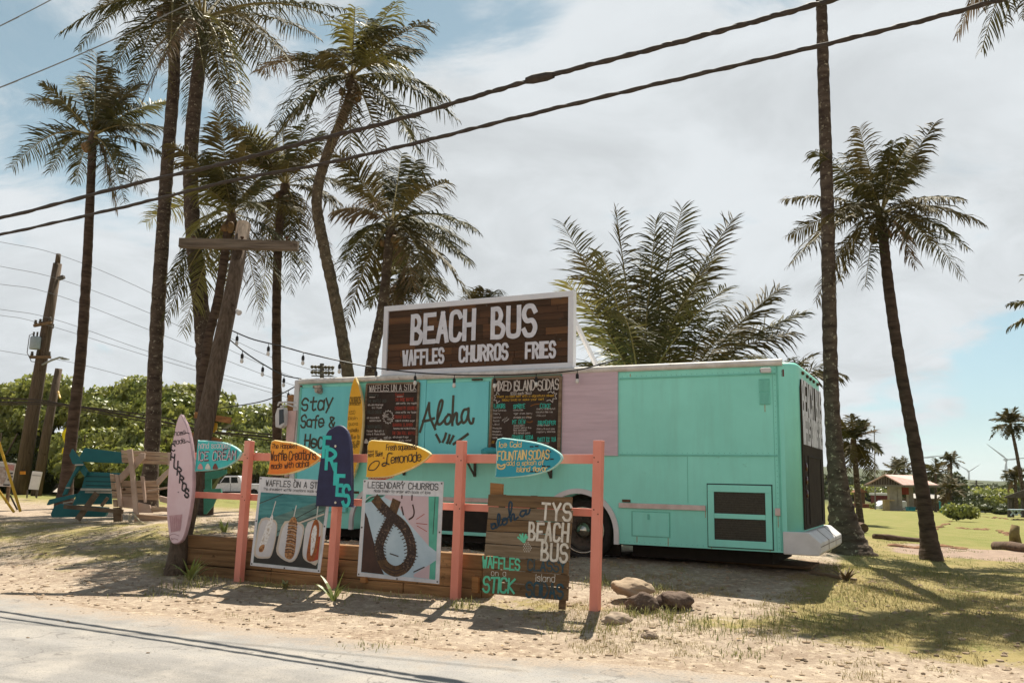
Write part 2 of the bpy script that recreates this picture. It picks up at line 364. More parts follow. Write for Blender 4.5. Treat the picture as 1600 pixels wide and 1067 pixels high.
pole_wood = mat('old_pole_wood', lin('#665648'), lin('#45382a'), rough=.92, scale=5, stretch=(5, 5, .35), bump=.7, wear=lin('#35281b'), wscale=3, wlo=.60)
board_wood = mat('raw_board', lin('#a5774a'), lin('#7e5835'), rough=.85, scale=3, stretch=(.5, 5, 8), rot=A, bump=.3)
bark = mat('palm_bark', lin('#5f5145'), lin('#382c24'), rough=.95, scale=3, stretch=(1, 1, 3.2), bump=.8, bscale=9, wear=lin('#a2967f'), wscale=11, wlo=.57)
bark_d = mat('dark_palm_bark', lin('#57463a'), lin('#33271d'), rough=.95, scale=3, stretch=(1, 1, 4), bump=.8, bscale=9, wear=lin('#8d7f6a'), wscale=12, wlo=.66)
frond_a = mat('palm_leaf', (.042, .042, .014), (.09, .082, .026), rough=.68, scale=1.6, trans=.15, spec=.22)
frond_b = mat('olive_palm_leaf', (.068, .056, .018), (.112, .085, .03), rough=.68, scale=1.6, trans=.15, spec=.22)
frond_dry = mat('dry_palm_leaf', (.13, .085, .045), (.17, .12, .07), rough=.7, scale=2, trans=.2)
frond_y = mat('yellow_palm_leaf', (.24, .21, .06), (.16, .15, .04), rough=.5, scale=2, trans=.25)
rachis_m = mat('palm_rachis', (.26, .21, .075), (.19, .15, .06), rough=.6)
coconut_m = mat('coconut_husk', (.22, .125, .045), (.13, .08, .035), rough=.7)
fibre_m = mat('palm_fibre', (.07, .045, .03), (.11, .075, .05), rough=.95, scale=9)
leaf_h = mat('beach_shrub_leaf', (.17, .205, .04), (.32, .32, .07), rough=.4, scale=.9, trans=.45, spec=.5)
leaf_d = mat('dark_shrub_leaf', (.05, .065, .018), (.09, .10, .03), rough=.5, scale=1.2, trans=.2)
twig = mat('shrub_stem', (.09, .065, .04), (.14, .10, .065), rough=.95)
ink = mat('black_brush_paint', (.022, .018, .02), (.035, .028, .03), rough=.6)
spray = mat('dark_spray_paint', (.060, .060, .045), (.09, .085, .06), rough=.8, scale=20)
chalk = mat('white_chalk', lin('#d2ccc5'), lin('#b6aea6'), rough=.9, scale=30)
letter_w = mat('letter_white', lin('#d8d8df'), rough=.6)
chalkboard = mat('chalkboard_black', (.034, .023, .018), (.055, .038, .028), rough=.9, scale=3, wear=(.075, .055, .042), wscale=6, wlo=.6)
red_chalk = mat('red_chalk', lin('#a5483a'), rough=.9); dim_chalk = mat('faded_grey_chalk', (.09, .10, .085), rough=.9)
teal_chalk = mat('teal_chalk', lin('#41b8a5'), rough=.9); yellow_chalk = mat('yellow_chalk', lin('#cda23a'), rough=.9); brown_chalk = mat('ochre_chalk', lin('#8a5a2c'), rough=.9)
bark_t = mat('tan_palm_bark', lin('#665845'), lin('#40362a'), rough=.95, scale=5, stretch=(1.3, 1.3, 1.6), bump=.8, bscale=12, wear=lin('#8f8672'), wscale=15, wlo=.57)
foam_y = mat('yellow_foam', lin('#eab233'), lin('#e3a527'), rough=.5, scale=3); foam_o = mat('orange_foam', lin('#f0a233'), lin('#e57a2c'), rough=.5, scale=1.8)
foam_t = mat('teal_foam', lin('#3fb0b2'), lin('#38a3aa'), rough=.5, scale=3); foam_i = mat('aqua_foam', lin('#4cc0bd'), lin('#3fb3b1'), rough=.5, scale=3)
foam_n = mat('navy_foam', lin('#2f3050'), lin('#2a2946'), rough=.6, scale=8, bump=.1)
foam_p = mat('pink_fibreglass', lin('#d9bfc4'), lin('#d2b3b8'), rough=.4, scale=3); foam_pd = mat('dusty_pink_pad', lin('#c49fa3'), lin('#b78d92'), rough=.8, scale=14)
foam_r = mat('red_foam', lin('#c8553a'), rough=.6); edge_l = mat('pale_foam_edge', lin('#efd89a'), rough=.6); edge_t = mat('pale_aqua_edge', lin('#a9dcd8'), rough=.6)
cream_ink = mat('cream_brush_paint', lin('#e9c987'), rough=.6); aqua_ink = mat('aqua_letter_paint', lin('#3fc4bd'), rough=.6); navy_ink = mat('navy_brush_paint', lin('#23384a'), lin('#2f4250'), rough=.8, scale=12)
green_ink = mat('seafoam_brush_paint', lin('#6cc9a6'), lin('#55b592'), rough=.7, scale=10); white_ink = mat('white_brush_paint', lin('#dcd6cc'), lin('#bfb6a8'), rough=.8, scale=14); pink_ink = mat('pink_brush_paint', lin('#d29a96'), rough=.7)
glass_d = mat('dark_window_glass', (.02, .024, .026), rough=.08, spec=.6)
teal_b = mat('teal_bench_paint', lin('#256a6b'), lin('#205c60'), rough=.6, scale=2, wear=lin('#1b4a4c'), wscale=5, wlo=.64); green_b = mat('green_bench_paint', lin('#3c7f6b'), rough=.6)
bench_wood = mat('bench_lumber', lin('#b39a83'), lin('#8f7660'), rough=.85, scale=2.5, stretch=(1, 3, 9), bump=.4, wear=lin('#6a5341'), wscale=5, wlo=.62)
yellow = mat('yellow_paint', lin('#d9a92e'), rough=.5); yellow_fl = mat('bright_yellow_cloth', lin('#e6d822'), rough=.6, trans=.3)
cable_m = mat('weathered_cable', (.035, .026, .02), (.06, .045, .035), rough=.7, scale=14); wire_m = mat('grey_wire', (.22, .22, .22), rough=.6)
bulb_m = mat('clear_bulb_glass', lin('#dcd9d2'), rough=.15, spec=.6)
rock_l = mat('tan_rock', lin('#a8957e'), lin('#86735f'), rough=.95, scale=4, bump=.6, bscale=12, wear=lin('#6e5843'), wscale=5, wlo=.62); rock_d = mat('dark_lava_rock', lin('#6d5c50'), lin('#4b3d34'), rough=.95, scale=6, bump=.9, bscale=22)
rock_g = mat('grey_rock', lin('#a2917f'), lin('#7d6c5d'), rough=.95, scale=5, bump=.7, bscale=14)

# ------------------------------------------------------------------ ground, road, far field
def ground_material():
    m = bpy.data.materials.new('sandy_ground'); m.use_nodes = True; N = m.node_tree.nodes; L = m.node_tree.links
    b = N['Principled BSDF']; b.inputs['Roughness'].default_value = .95; b.inputs['Specular IOR Level'].default_value = .1
    g = N.new('ShaderNodeNewGeometry'); at = N.new('ShaderNodeAttribute'); at.attribute_name = 'grass'; av = N.new('ShaderNodeAttribute'); av.attribute_name = 'scrub'
    ap = N.new('ShaderNodeAttribute'); ap.attribute_name = 'path'
    def noise(s, d=6, r=.6, dist=0):
        n = N.new('ShaderNodeTexNoise'); n.inputs['Scale'].default_value = s; n.inputs['Detail'].default_value = d; n.inputs['Roughness'].default_value = r; n.inputs['Distortion'].default_value = dist
        L.new(g.outputs['Position'], n.inputs['Vector']); return n.outputs['Fac']
    def mr(v, a, c, x=0, y=1):
        n = N.new('ShaderNodeMapRange'); L.new(v, n.inputs[0])
        for i, q in enumerate((a, c, x, y)): n.inputs[i+1].default_value = q
        return n.outputs[0]
    def mix(f, a, c):
        x = N.new('ShaderNodeMix'); x.data_type = 'RGBA'; L.new(f, x.inputs[0])
        for i, q in ((6, a), (7, c)):
            if isinstance(q, tuple): x.inputs[i].default_value = (*q, 1)
            else: L.new(q, x.inputs[i])
        return x.outputs[2]
    def mth(op, a, c):
        n = N.new('ShaderNodeMath'); n.operation = op
        for i, q in enumerate((a, c)):
            if isinstance(q, (int, float)): n.inputs[i].default_value = q
            else: L.new(q, n.inputs[i])
        return n.outputs[0]
    dirt = mix(mr(noise(1.1), .35, .65), (.36, .292, .228), (.25, .185, .135))
    dirt = mix(mr(noise(9, 8, .7), .48, .66), dirt, (.50, .41, .31))
    dirt = mix(mr(noise(38, 3, .7), .57, .66), dirt, (.18, .13, .085))
    grass = mix(mr(noise(2.2, 9, .72), .46, .66), (.27, .215, .092), (.135, .14, .040))
    grass = mix(mr(noise(26, 4, .7), .46, .64), grass, (.29, .235, .115))
    al = N.new('ShaderNodeAttribute'); al.attribute_name = 'lawn'
    grass = mix(al.outputs['Fac'], grass, mix(mr(noise(.9, 8, .7), .38, .64), (.165, .175, .050), (.235, .21, .080)))
    scrub = mix(mr(noise(.035, 9, .7), .38, .62), (.034, .050, .020), (.095, .095, .038))
    gm = mth('ADD', mth('MULTIPLY', at.outputs['Fac'], 1.5), mth('SUBTRACT', mth('ADD', mth('MULTIPLY', noise(1.3, 7, .72, .3), 1.7), mth('MULTIPLY', noise(14, 4, .7), .7)), 1.75))
    col = mix(mr(gm, .0, .28), dirt, grass)
    col = mix(mr(mth('ADD', ap.outputs['Fac'], mth('SUBTRACT', noise(1.7, 6), .5)), .4, .6), col, mix(mr(noise(3.5), .4, .6), (.33, .245, .19), (.27, .20, .16)))
    col = mix(av.outputs['Fac'], col, scrub)
    L.new(col, b.inputs['Base Color'])
    bn = N.new('ShaderNodeBump'); bn.inputs['Strength'].default_value = .55; bn.inputs['Distance'].default_value = .03
    L.new(mth('ADD', noise(18, 6, .7), noise(70, 3, .6)), bn.inputs['Height']); L.new(bn.outputs[0], b.inputs['Normal'])
    return m
def axis(parts): return np.unique(np.concatenate([np.linspace(a, b, n) for a, b, n in parts]).round(4))
gx = axis(((-6000, -400, 36), (-400, -60, 30), (-60, -16, 60), (-16, 14, 260), (14, 60, 70), (60, 400, 36), (400, 1200, 44), (1200, 6000, 30)))
gy = axis(((-60, 4, 16), (4, 22, 180), (22, 60, 70), (60, 300, 50), (300, 1200, 40), (1200, 3400, 44), (3400, 6000, 10)))
GX, GY = np.meshgrid(gx, gy); GZ = hgt(GX, GY)
def grassmask(X, Y):
    s = (X-P0.x)*U.x+(Y-P0.y)*U.y; q = (X-P0.x)*NQ.x+(Y-P0.y)*NQ.y
    g = .50*sstep(-4.6, -2.6, q-qshift(s)+.5*vnoise(X*.7, Y*.7))
    g = g + .34*sstep(-.8, 1.6, s)*sstep(-4.4, -3, q-qshift(s)) + .25*sstep(9, 14, q)
    g = g - .55*sstep(-8.6, -8, s)*(1-sstep(-.2, .8, s))*sstep(-3.0, -2.4, q)*(1-sstep(5, 8, q))   # bare earth under and round the bus
    g = g - .25*(1-sstep(-9, -8, s))*sstep(-.6, 1.2, q)*(1-sstep(5, 9, q))
    return np.clip(g, 0, 1)
def pathmask(X, Y):
    s = (X-P0.x)*U.x+(Y-P0.y)*U.y; q = (X-P0.x)*NQ.x+(Y-P0.y)*NQ.y+.9*vnoise(X*.25, Y*.25)
    return sstep(5.6, 6.6, q)*(1-sstep(10, 11, q))*sstep(0, 2, s)
def build_ground():
    ny, nx = GX.shape
    me = bpy.data.meshes.new('ground'); o = bpy.data.objects.new('ground', me); COL.objects.link(o)
    vs = np.stack([GX, GY, GZ], -1).reshape(-1, 3)
    i = np.arange(ny*nx).reshape(ny, nx); f = np.stack([i[:-1, :-1], i[:-1, 1:], i[1:, 1:], i[1:, :-1]], -1).reshape(-1, 4)
    me.vertices.add(len(vs)); me.vertices.foreach_set('co', vs.ravel()); me.loops.add(f.size); me.loops.foreach_set('vertex_index', f.ravel())
    me.polygons.add(len(f)); me.polygons.foreach_set('loop_start', np.arange(len(f))*4); me.polygons.foreach_set('use_smooth', np.ones(len(f), bool)); me.update()
    d = np.hypot(GX, GY)
    for nm, val in (('grass', grassmask(GX, GY)), ('scrub', sstep(110, 190, d)), ('path', pathmask(GX, GY)), ('lawn', sstep(9, 13, (GX-P0.x)*NQ.x+(GY-P0.y)*NQ.y))):
        me.attributes.new(nm, 'FLOAT', 'POINT').data.foreach_set('value', val.ravel().astype(float))
    me.materials.append(ground_material()); struct(o)
build_ground()
def road_material():
    m = bpy.data.materials.new('worn_asphalt'); m.use_nodes = True; N = m.node_tree.nodes; L = m.node_tree.links
    b = N['Principled BSDF']; b.inputs['Roughness'].default_value = .9; b.inputs['Specular IOR Level'].default_value = .2
    g = N.new('ShaderNodeNewGeometry'); mp = N.new('ShaderNodeMapping'); mp.inputs['Rotation'].default_value = (0, 0, A); L.new(g.outputs['Position'], mp.inputs[0])
    mp2 = N.new('ShaderNodeMapping'); mp2.inputs['Scale'].default_value = (.12, 1.3, 1); L.new(mp.outputs[0], mp2.inputs[0])
    def noise(s, d, src, r=.65):
        n = N.new('ShaderNodeTexNoise'); n.inputs['Scale'].default_value = s; n.inputs['Detail'].default_value = d; n.inputs['Roughness'].default_value = r; L.new(src, n.inputs['Vector']); return n.outputs['Fac']
    def mr(v, a, c):
        n = N.new('ShaderNodeMapRange'); L.new(v, n.inputs[0]); n.inputs[1].default_value = a; n.inputs[2].default_value = c; return n.outputs[0]
    def mix(f, a, c):
        x = N.new('ShaderNodeMix'); x.data_type = 'RGBA'; L.new(f, x.inputs[0])
        for i, q in ((6, a), (7, c)):
            if isinstance(q, tuple): x.inputs[i].default_value = (*q, 1)
            else: L.new(q, x.inputs[i])
        return x.outputs[2]
    p = g.outputs['Position']
    c = mix(mr(noise(1.0, 6, mp2.outputs[0]), .38, .62), (.275, .262, .25), (.195, .185, .175))
    c = mix(mr(noise(1.4, 8, p), .45, .7), c, (.35, .32, .285))
    c = mix(mr(noise(60, 3, p, .8), .56, .66), c, (.12, .11, .10))
    c = mix(mr(noise(85, 2, p, .8), .60, .68), c, (.36, .33, .29))
    at = N.new('ShaderNodeAttribute'); at.attribute_name = 'sand'
    ad = N.new('ShaderNodeMath'); ad.operation = 'ADD'; L.new(at.outputs['Fac'], ad.inputs[0]); L.new(noise(3.2, 9, p, .75), ad.inputs[1])
    c2 = mix(mr(noise(45, 4, p, .8), .45, .62), (.345, .28, .22), (.20, .165, .135))
    c = mix(mr(ad.outputs[0], .88, 1.22), c, c2)
    vo = N.new('ShaderNodeTexVoronoi'); vo.feature = 'DISTANCE_TO_EDGE'; vo.inputs['Scale'].default_value = .42; dd = N.new('ShaderNodeVectorMath'); dd.operation = 'ADD'
    nz = N.new('ShaderNodeTexNoise'); nz.inputs['Scale'].default_value = 2.5; nz.inputs['Detail'].default_value = 7; L.new(p, nz.inputs['Vector']); L.new(p, dd.inputs[0]); L.new(nz.outputs['Color'], dd.inputs[1]); L.new(dd.outputs[0], vo.inputs['Vector'])
    ck = N.new('ShaderNodeMapRange'); L.new(vo.outputs['Distance'], ck.inputs[0]); ck.inputs[1].default_value = .002; ck.inputs[2].default_value = .007; ck.inputs[3].default_value = .55; ck.inputs[4].default_value = 0
    c = mix(ck.outputs[0], c, (.10, .09, .085))
    L.new(c, b.inputs['Base Color'])
    bn = N.new('ShaderNodeBump'); bn.inputs['Strength'].default_value = .4; bn.inputs['Distance'].default_value = .01; L.new(noise(90, 4, p, .7), bn.inputs['Height']); L.new(bn.outputs[0], b.inputs['Normal'])
    return m
def build_road():
    ss = np.concatenate([np.linspace(-60, -14, 40), np.linspace(-13.9, 6, 300), np.linspace(6.1, 40, 40)]); ed = qedge(ss)
    rows = (0, .10, .3, .7, 1.4, 3, 6.5, 11)
    me = bpy.data.meshes.new('road'); o = bpy.data.objects.new('road', me); COL.objects.link(o); vs = []; sand = []
    for k, r in enumerate(rows):
        for s, e in zip(ss, ed):
            p = sq(s, e-r); p.z = .004 if k else -.006; vs.append(tuple(p)); sand.append((1, .80, .60, .38, .16, .03, 0, 0)[k])
    n = len(ss); f = [(k*n+i, (k+1)*n+i, (k+1)*n+i+1, k*n+i+1) for k in range(len(rows)-1) for i in range(n-1)]
    me.from_pydata(vs, [], f); me.update(); me.attributes.new('sand', 'FLOAT', 'POINT').data.foreach_set('value', sand)
    me.materials.append(road_material()); struct(o)
build_road()

# ------------------------------------------------------------------ the bus
def build_bus():
    S0, S1, ZB, ZT, WD = -8.76, .28, .665, 3.33, 2.5
    root = thing('food_truck', 'mint green converted bus with aqua serving hatches, parked on bare earth behind the salmon fence', 'food truck', sq(-4.3, 1.25, .36))
    # side outline with the wheel openings, run across the width
    def arc(c, r, zc, n=18):
        return [(c-math.cos(PI*i/n)*r, zc+math.sin(PI*i/n)*r) for i in range(n+1)]
    R_, ZC = .60, .80
    out = [(S0, ZT), (S0, ZB)]
    for c in (-6.75, -3.05): out += [(c-R_, ZB)] + arc(c, R_, ZC) + [(c+R_, ZB)]
    out += [(S1, ZB), (S1, ZT)]
    b = MB(); b.slab([sq(s, 0, z) for s, z in out], NQ*WD)
    body = b.build('body', mint, root)
    bm = bmesh.new(); bm.from_mesh(body.data)
    o_ = ORG[root.name]
    def at(v): return toSQ(v.co+o_)
    ed = [e for e in bm.edges if all(abs(at(v)[0]-S1) < .01 for v in e.verts) and abs(e.verts[0].co.z-e.verts[1].co.z) > 1]
    bmesh.ops.bevel(bm, geom=ed, offset=.20, segments=7, affect='EDGES', profile=.5)
    ed = [e for e in bm.edges if all(v.co.z+o_.z > ZT-.01 for v in e.verts) and len(e.link_faces) == 2 and abs(e.calc_face_angle(0)) > .7]
    bmesh.ops.bevel(bm, geom=ed, offset=.07, segments=4, affect='EDGES', profile=.5)
    bm.to_mesh(body.data); bm.free()
    for p in body.data.polygons: p.use_smooth = len(p.vertices) == 4 and p.area < 1.2
    # inner floor that closes the wheel tunnels
    f = MB(); f.bx(-8.6, .1, .35, 2.2, .62, .80); f.bx(-6.1, -3.7, .10, 2.3, .55, .64); f.bx(-8.5, -7.4, .3, 2.2, .5, .64); f.bx(-2.3, -.2, .4, 2.1, .46, .64)
    f.bx(-7.3, -6.2, .40, .44, .45, 1.4); f.bx(-3.6, -2.5, .40, .44, .45, 1.4)
    f.build('chassis', under, root)
    # roof cap: white rolled edge
    r = MB(); r.tube([sq(S0+.02, -.012, ZT-.005), sq(S1-.2, -.012, ZT-.005)], .052, 10); r.bx(S0+.03, S1-.25, .02, WD-.05, ZT-.02, ZT+.035); r.build('roof_rim', rim_white, root, smooth=False, bevel=.008)
    # rails and seams
    t = MB()
    for z in (3.165, 1.995): t.bx(-2.37, -.02, -.012, .0, z-.012, z+.012)
    t.bx(-.012, .012, -.010, .0, ZB+.02, ZT-.06)
    t.bx(S0+.1, -2.4, -.012, 0, 3.255, 3.28)
    t.bx(-1.32, -1.314, -.004, 0, 1.30, 1.98); t.bx(-.066, -.060, -.004, 0, ZB+.02, 3.15)
    t.build('seam_moulding', mint_trim, root)
    t = MB()
    for k in range(30):
        for z in (3.20, 2.03): t.lathe(sq(-2.33+k*.078, 0, z), -NQ, [(.007, -.002), (.006, .004), (0, .005)], 6)
    for k in range(34): t.lathe(sq(-.035, 0, .72+k*.076), -NQ, [(.007, -.002), (.006, .004), (0, .005)], 6)
    for k in range(16): t.lathe(sq(-2.3+k*.08, 0, .70), -NQ, [(.007, -.002), (.006, .004), (0, .005)], 6)
    t.build('rivets', mint_trim, root)
    t = MB()
    for s_, z_, h_ in ((-2.1, .79, .09), (-1.62, .79, .12), (-.98, .70, .03), (-.16, .70, .03), (-1.06, 1.20, .10), (-.04, 1.165, .16), (-.18, 2.72, .10), (-2.2, 3.24, .05)): t.bx(s_-.007, s_+.007, -.0015, 0, z_-h_, z_)
    t.build('rust_streak', mat('thin_rust', lin('#9a8a6a'), lin('#a5b59a'), rough=.8, scale=30), root)
    sr = MB(); sr.bx(-2.38, -1.055, -.03, 0, 1.20, 1.275); sr.bx(-6.05, -3.75, -.03, 0, 1.205, 1.275); sr.bx(S0+.05, -7.45, -.03, 0, 1.21, 1.275); sr.bx(-.075, -.005, -.03, 0, 1.165, 1.27)
    sr.build('rub_rail', mat('rail_pink_white', lin('#d3c0ba'), lin('#bfa79f'), rough=.6, scale=6), root, bevel=.006)
    # wheel arch trims
    for c in (-6.75, -3.05):
        a = MB(); n = 26; ri, ro = .595, .672
        for j in range(n):
            t0, t1 = PI*j/n, PI*(j+1)/n
            P = [(c-math.cos(t)*r_, ZC+math.sin(t)*r_) for t, r_ in ((t0, ri), (t1, ri), (t1, ro), (t0, ro))]
            a.slab([sq(s, -.035, z) for s, z in P], NQ*.05)
        for sg in (-1, 1): a.bx(c+sg*ri if sg > 0 else c-ro, c+ro if sg > 0 else c-ri, -.035, .015, .655, ZC)
        a.build('wheel_arch_trim', white, root)
    # wheels
    for c in (-6.75, -3.05):
        w = thing('wheel', None, None, sq(c, .30, .83)); w.parent = root; w.location = V(w.location)-o_
        x = V(sq(c, .30, .83)); ax = -NQ
        y = MB(); y.lathe(x, ax, [(.30, -.12), (.44, -.12), (.475, -.08), (.482, 0), (.475, .07), (.455, .10), (.40, .115), (.345, .105), (.31, .08), (.30, -.12)], 40); y.build('tyre', rubber, w, smooth=True)
        q = MB(); q.lathe(x, ax, [(.345, .106), (.352, .120), (.335, .124), (.322, .10), (.30, .02), (.24, .0), (.12, .03), (.12, .02), (0, .02)], 36); q.build('rim', steel, w, smooth=True)
        ring = MB(); ring.lathe(x, ax, [(.335, .112), (.342, .126), (.358, .124), (.36, .110)], 40); ring.build('rim_edge', chrome, w, smooth=True)
        h = MB(); h.lathe(x, ax, [(.125, .02), (.125, .10), (.115, .13), (.085, .145), (.082, .16), (.055, .165), (.05, .175), (.03, .178), (.028, .185), (0, .187)], 28); h.build('hub_cap', chrome, w, smooth=True)
        n = MB()
        for k in range(10): t_ = 2*PI*k/10; d = x+U*math.cos(t_)*.19+Z*math.sin(t_)*.19; n.lathe(d, ax, [(.017, .01), (.017, .045), (0, .047)], 6)
        n.build('wheel_nut', steel, w)
    # lower hatches and grille
    h = MB(); h.bx(-2.165, -1.605, -.010, 0, .80, 1.145); hp = h.build('lower_hatch', mint, root, bevel=.004)
    hf = MB()
    for a0, a1, z0, z1 in ((-2.185, -1.585, .785, .80), (-2.185, -1.585, 1.145, 1.16), (-2.185, -2.165, .80, 1.145), (-1.605, -1.585, .80, 1.145)): hf.bx(a0, a1, -.004, 0, z0, z1)
    hf.bx(-1.93, -1.90, -.022, -.010, 1.04, 1.12); hf.build('latch', mint_trim, hp)
    g0, g1, gz0, gz1 = -1.02, -.12, .70, 1.575
    g = MB()
    g.bx(g0, g1, -.03, 0, gz1-.10, gz1); g.bx(g0, g1, -.03, 0, gz0, gz0+.10); g.bx(g0, g0+.09, -.03, 0, gz0+.10, gz1-.10); g.bx(g1-.085, g1, -.03, 0, gz0+.10, gz1-.10); g.bx(g0+.09, g1-.085, -.028, 0, 1.10, 1.17)
    gr = g.build('radiator_door', mint, root, bevel=.006)
    gm = MB(); gm.bx(g0+.085, g1-.08, -.012, -.004, gz0+.095, 1.105); gm.bx(g0+.085, g1-.08, -.012, -.004, 1.165, gz1-.095); gp = gm.build('mesh_panel', dark_mesh, gr)
    gs = MB()
    for k in range(24): z = gz0+.115+k*.033; (gs.bx(g0+.09, g1-.085, -.017, -.012, z, z+.005) if not 1.08 < z < 1.175 else None)
    gs.build('grille_slat', steel, gr)
    gl = MB()
    for a0, a1, z0, z1 in ((g0-.015, g1+.015, gz1, gz1+.018), (g0-.015, g1+.015, gz0-.014, gz0), (g0-.014, g0, gz0, gz1), (g1, g1+.014, gz0, gz1)): gl.bx(a0, a1, -.006, 0, z0, z1)
    gl.build('door_gap', mat('shut_line', (.05, .09, .075), rough=.9), gr)
    # vent high on the side, camera, marker lamps
    v = MB(); v.bx(-.255, -.105, -.010, 0, 2.72, 3.09); vt = v.build('side_vent', mint_trim, root)
    vs = MB()
    for k in range(9): vs.bx(-.248+k*.0165, -.240+k*.0165, -.020, -.010, 2.735, 2.895); vs.bx(-.248+k*.0165, -.240+k*.0165, -.020, -.010, 2.915, 3.075)
    vs.build('vent_slat', mint, vt)
    c = MB(); c.bar(sq(-.10, -.02, 3.20), sq(-.13, -.10, 3.19), .03, .03); c.bx(-.20, -.06, -.17, -.09, 3.165, 3.235); cb = c.build('security_camera', white, root, bevel=.01)
    l = MB(); l.lathe(sq(-.205, -.13, 3.2), -U, [(.028, -.004), (.028, .006), (0, .006)], 14); l.build('lens', black, cb)
    for s, z in ((.075, 3.17), (-8.70, 3.20)):
        l = MB(); l.bx(s-.025, s+.025, -.016 if s < 0 else .0, .02 if s < 0 else .03, z-.055, z+.055); l.build('side_lamp', mat('red_lens', (.16, .02, .012), (.10, .015, .01), rough=.3), root, bevel=.006)
    x = MB(); x.bx(-2.33, -2.20, -.015, 0, 1.285, 1.325); x.bx(-7.40, -7.25, -.015, 0, 1.285, 1.325); x.build('reflector', rust, root)
    # front end: pillar, pink door edge, mirror
    p = MB(); p.bx(S0-.10, S0+.03, -.02, .14, .9, ZT+.03); p.build('front_pillar', white, root, bevel=.02)
    p = MB(); p.slab([plane(449, 642, -.05), plane(463, 641, -.05), plane(457, 705, -.05), plane(449, 745, -.05), plane(444, 745, -.05)], NQ*.05); p.build('open_front_door', pinkp, root)
    p = MB(); p.bar(plane(455, 643, .1), plane(456, 617, .1), .13, .08, NQ); p.build('mirror_bracket_post', board_wood, root)
    mr = MB(); mr.tube([plane(466, 630, .0), plane(446, 628, -.05), plane(436, 629, -.1), plane(434, 634, -.1)], .018, 8); mr.tube([plane(466, 638, .0), plane(450, 632, -.08), plane(438, 635, -.1)], .014, 8)
    ma = mr.build('mirror_arm', white, root, smooth=True)
    q = MB(); q.slab([plane(429.5, 648, -.16), plane(433, 637, -.16), plane(443, 636, -.16), plane(444.5, 645, -.16), plane(443, 664, -.16), plane(438, 669, -.16), plane(430, 667, -.16)], NQ*.11); mh = q.build('mirror_housing', white, ma, bevel=.012)
    q = MB(); q.slab([plane(436, 640, -.166), plane(443, 639, -.166), plane(443.6, 660, -.166), plane(436, 664, -.166)], NQ*.005); q.build('mirror_glass', glass_d, ma)
    # rear face
    rr = MB(); e = S1
    def rp(n, z, d=.0): return sq(e+d-.0*(z-2), n, z)
    def rear_poly(pts, d, th, nm, mt, par): k = MB(); k.slab([rp(n, z, d) for n, z in pts], -U*th); return k.build(nm, mt, par)
    pan = rear_poly([(.16, .98), (.16, 2.98), (.24, 3.10), (2.26, 3.10), (2.36, 2.98), (2.36, .98)], .02, .018, 'rear_panel', dark_panel, root)
    rear_poly([(.28, 1.05), (.28, 2.02), (.44, 2.02), (.44, 1.05)], .026, .005, 'lamp_panel', under, pan)
    k = MB()
    for (n0, n1, z0, z1) in ((.60, 2.0, 2.0, 2.02), (.60, .62, 1.04, 2.0), (1.98, 2.0, 1.04, 2.0)): k.obox(rp(n0, z0, .02), NQ*(n1-n0), Z*(z1-z0), U*.012)
    k.build('engine_door_frame', under, pan)
    for z in (1.85, 1.66, 1.47): k = MB(); k.lathe(rp(.36, z, .025), U, [(.06, 0), (.06, .012), (.03, .02), (0, .022)], 18); k.build('tail_lamp', mat('dark_red_lens', (.06, .012, .008), rough=.25), pan, smooth=True)
    k = MB(); text(k, 'BEACH BUS', rp(.24, 2.62, .022), rp(2.30, 2.62, .022), rp(.24, 3.07, .022), .19, gap=1.9); text(k, 'WAFFLES CHURROS FRIES', rp(.22, 2.20, .022), rp(2.32, 2.20, .022), rp(.22, 2.55, .022), .18, gap=1.9); k.build('rear_lettering', letter_w, pan)
    for n, in ((.45,), (.9,), (1.25,), (1.6,), (2.05,)): k = MB(); k.bx(e-.03, e+.03, n-.05, n+.05, 3.19, 3.235); k.build('roof_marker_lamp', rust, root, bevel=.01)
    # rear bumper: wedge-fronted box
    bp_ = MB(); prof = [(.02, .645), (.02, .955), (.36, .955), (.52, .82), (.52, .69), (.49, .645)]
    bp_.slab([sq(s, -.02, z) for s, z in prof], NQ*2.54)
    bu = bp_.build('rear_bumper', white, root, bevel=.015)
    k = MB()
    for n in (.85, 1.7): k.slab([sq(s+.004, n, z+.003) for s, z in prof[2:5]]+[sq(s-.006, n, z-.01) for s, z in prof[2:5]][::-1], NQ*.02)
    k.bx(.521, .526, -.02, 2.52, .765, .775); k.build('bumper_seam', mat('grey_seam', lin('#8b8078'), rough=.7), bu)
    # flat dark sheet that paints the shade of the open lower bay, with its sill
    k = MB(); k.bx(-5.75, -3.80, -.004, .0, .72, 1.12); k.build('lower_bay_shade', under, root)
    k = MB(); k.bx(-5.8, -3.78, -.03, .0, .665, .72); k.build('sill', mint, root, bevel=.006)
    # hatch covers on the serving side
    d = MB(); d.bx(-8.66, -7.50, -.035, 0, .95, 3.20); dr = d.build('entry_door', aqua, root, bevel=.006)
    k = MB(); k.bx(-8.69, -8.655, -.045, 0, .95, 3.22); k.bx(-7.50, -7.475, -.045, 0, .95, 3.22); k.bx(-8.14, -8.13, -.038, -.034, .95, 1.7); k.build('door_edge', mint_trim, dr)
    k = MB()
    ptext(k, 'Stay', -.035, (471, 641.5), (518, 637), (472, 622), .16, jit=.25, slant=.12, sub=6)
    ptext(k, 'Safe &', -.035, (470, 667.5), (522, 667), (470.5, 650), .16, jit=.25, slant=.12, sub=6)
    ptext(k, 'Healthy', -.035, (476, 697), (541, 699), (477, 677), .16, jit=.25, slant=.05, sub=6)
    k.build('spray_lettering', spray, dr)
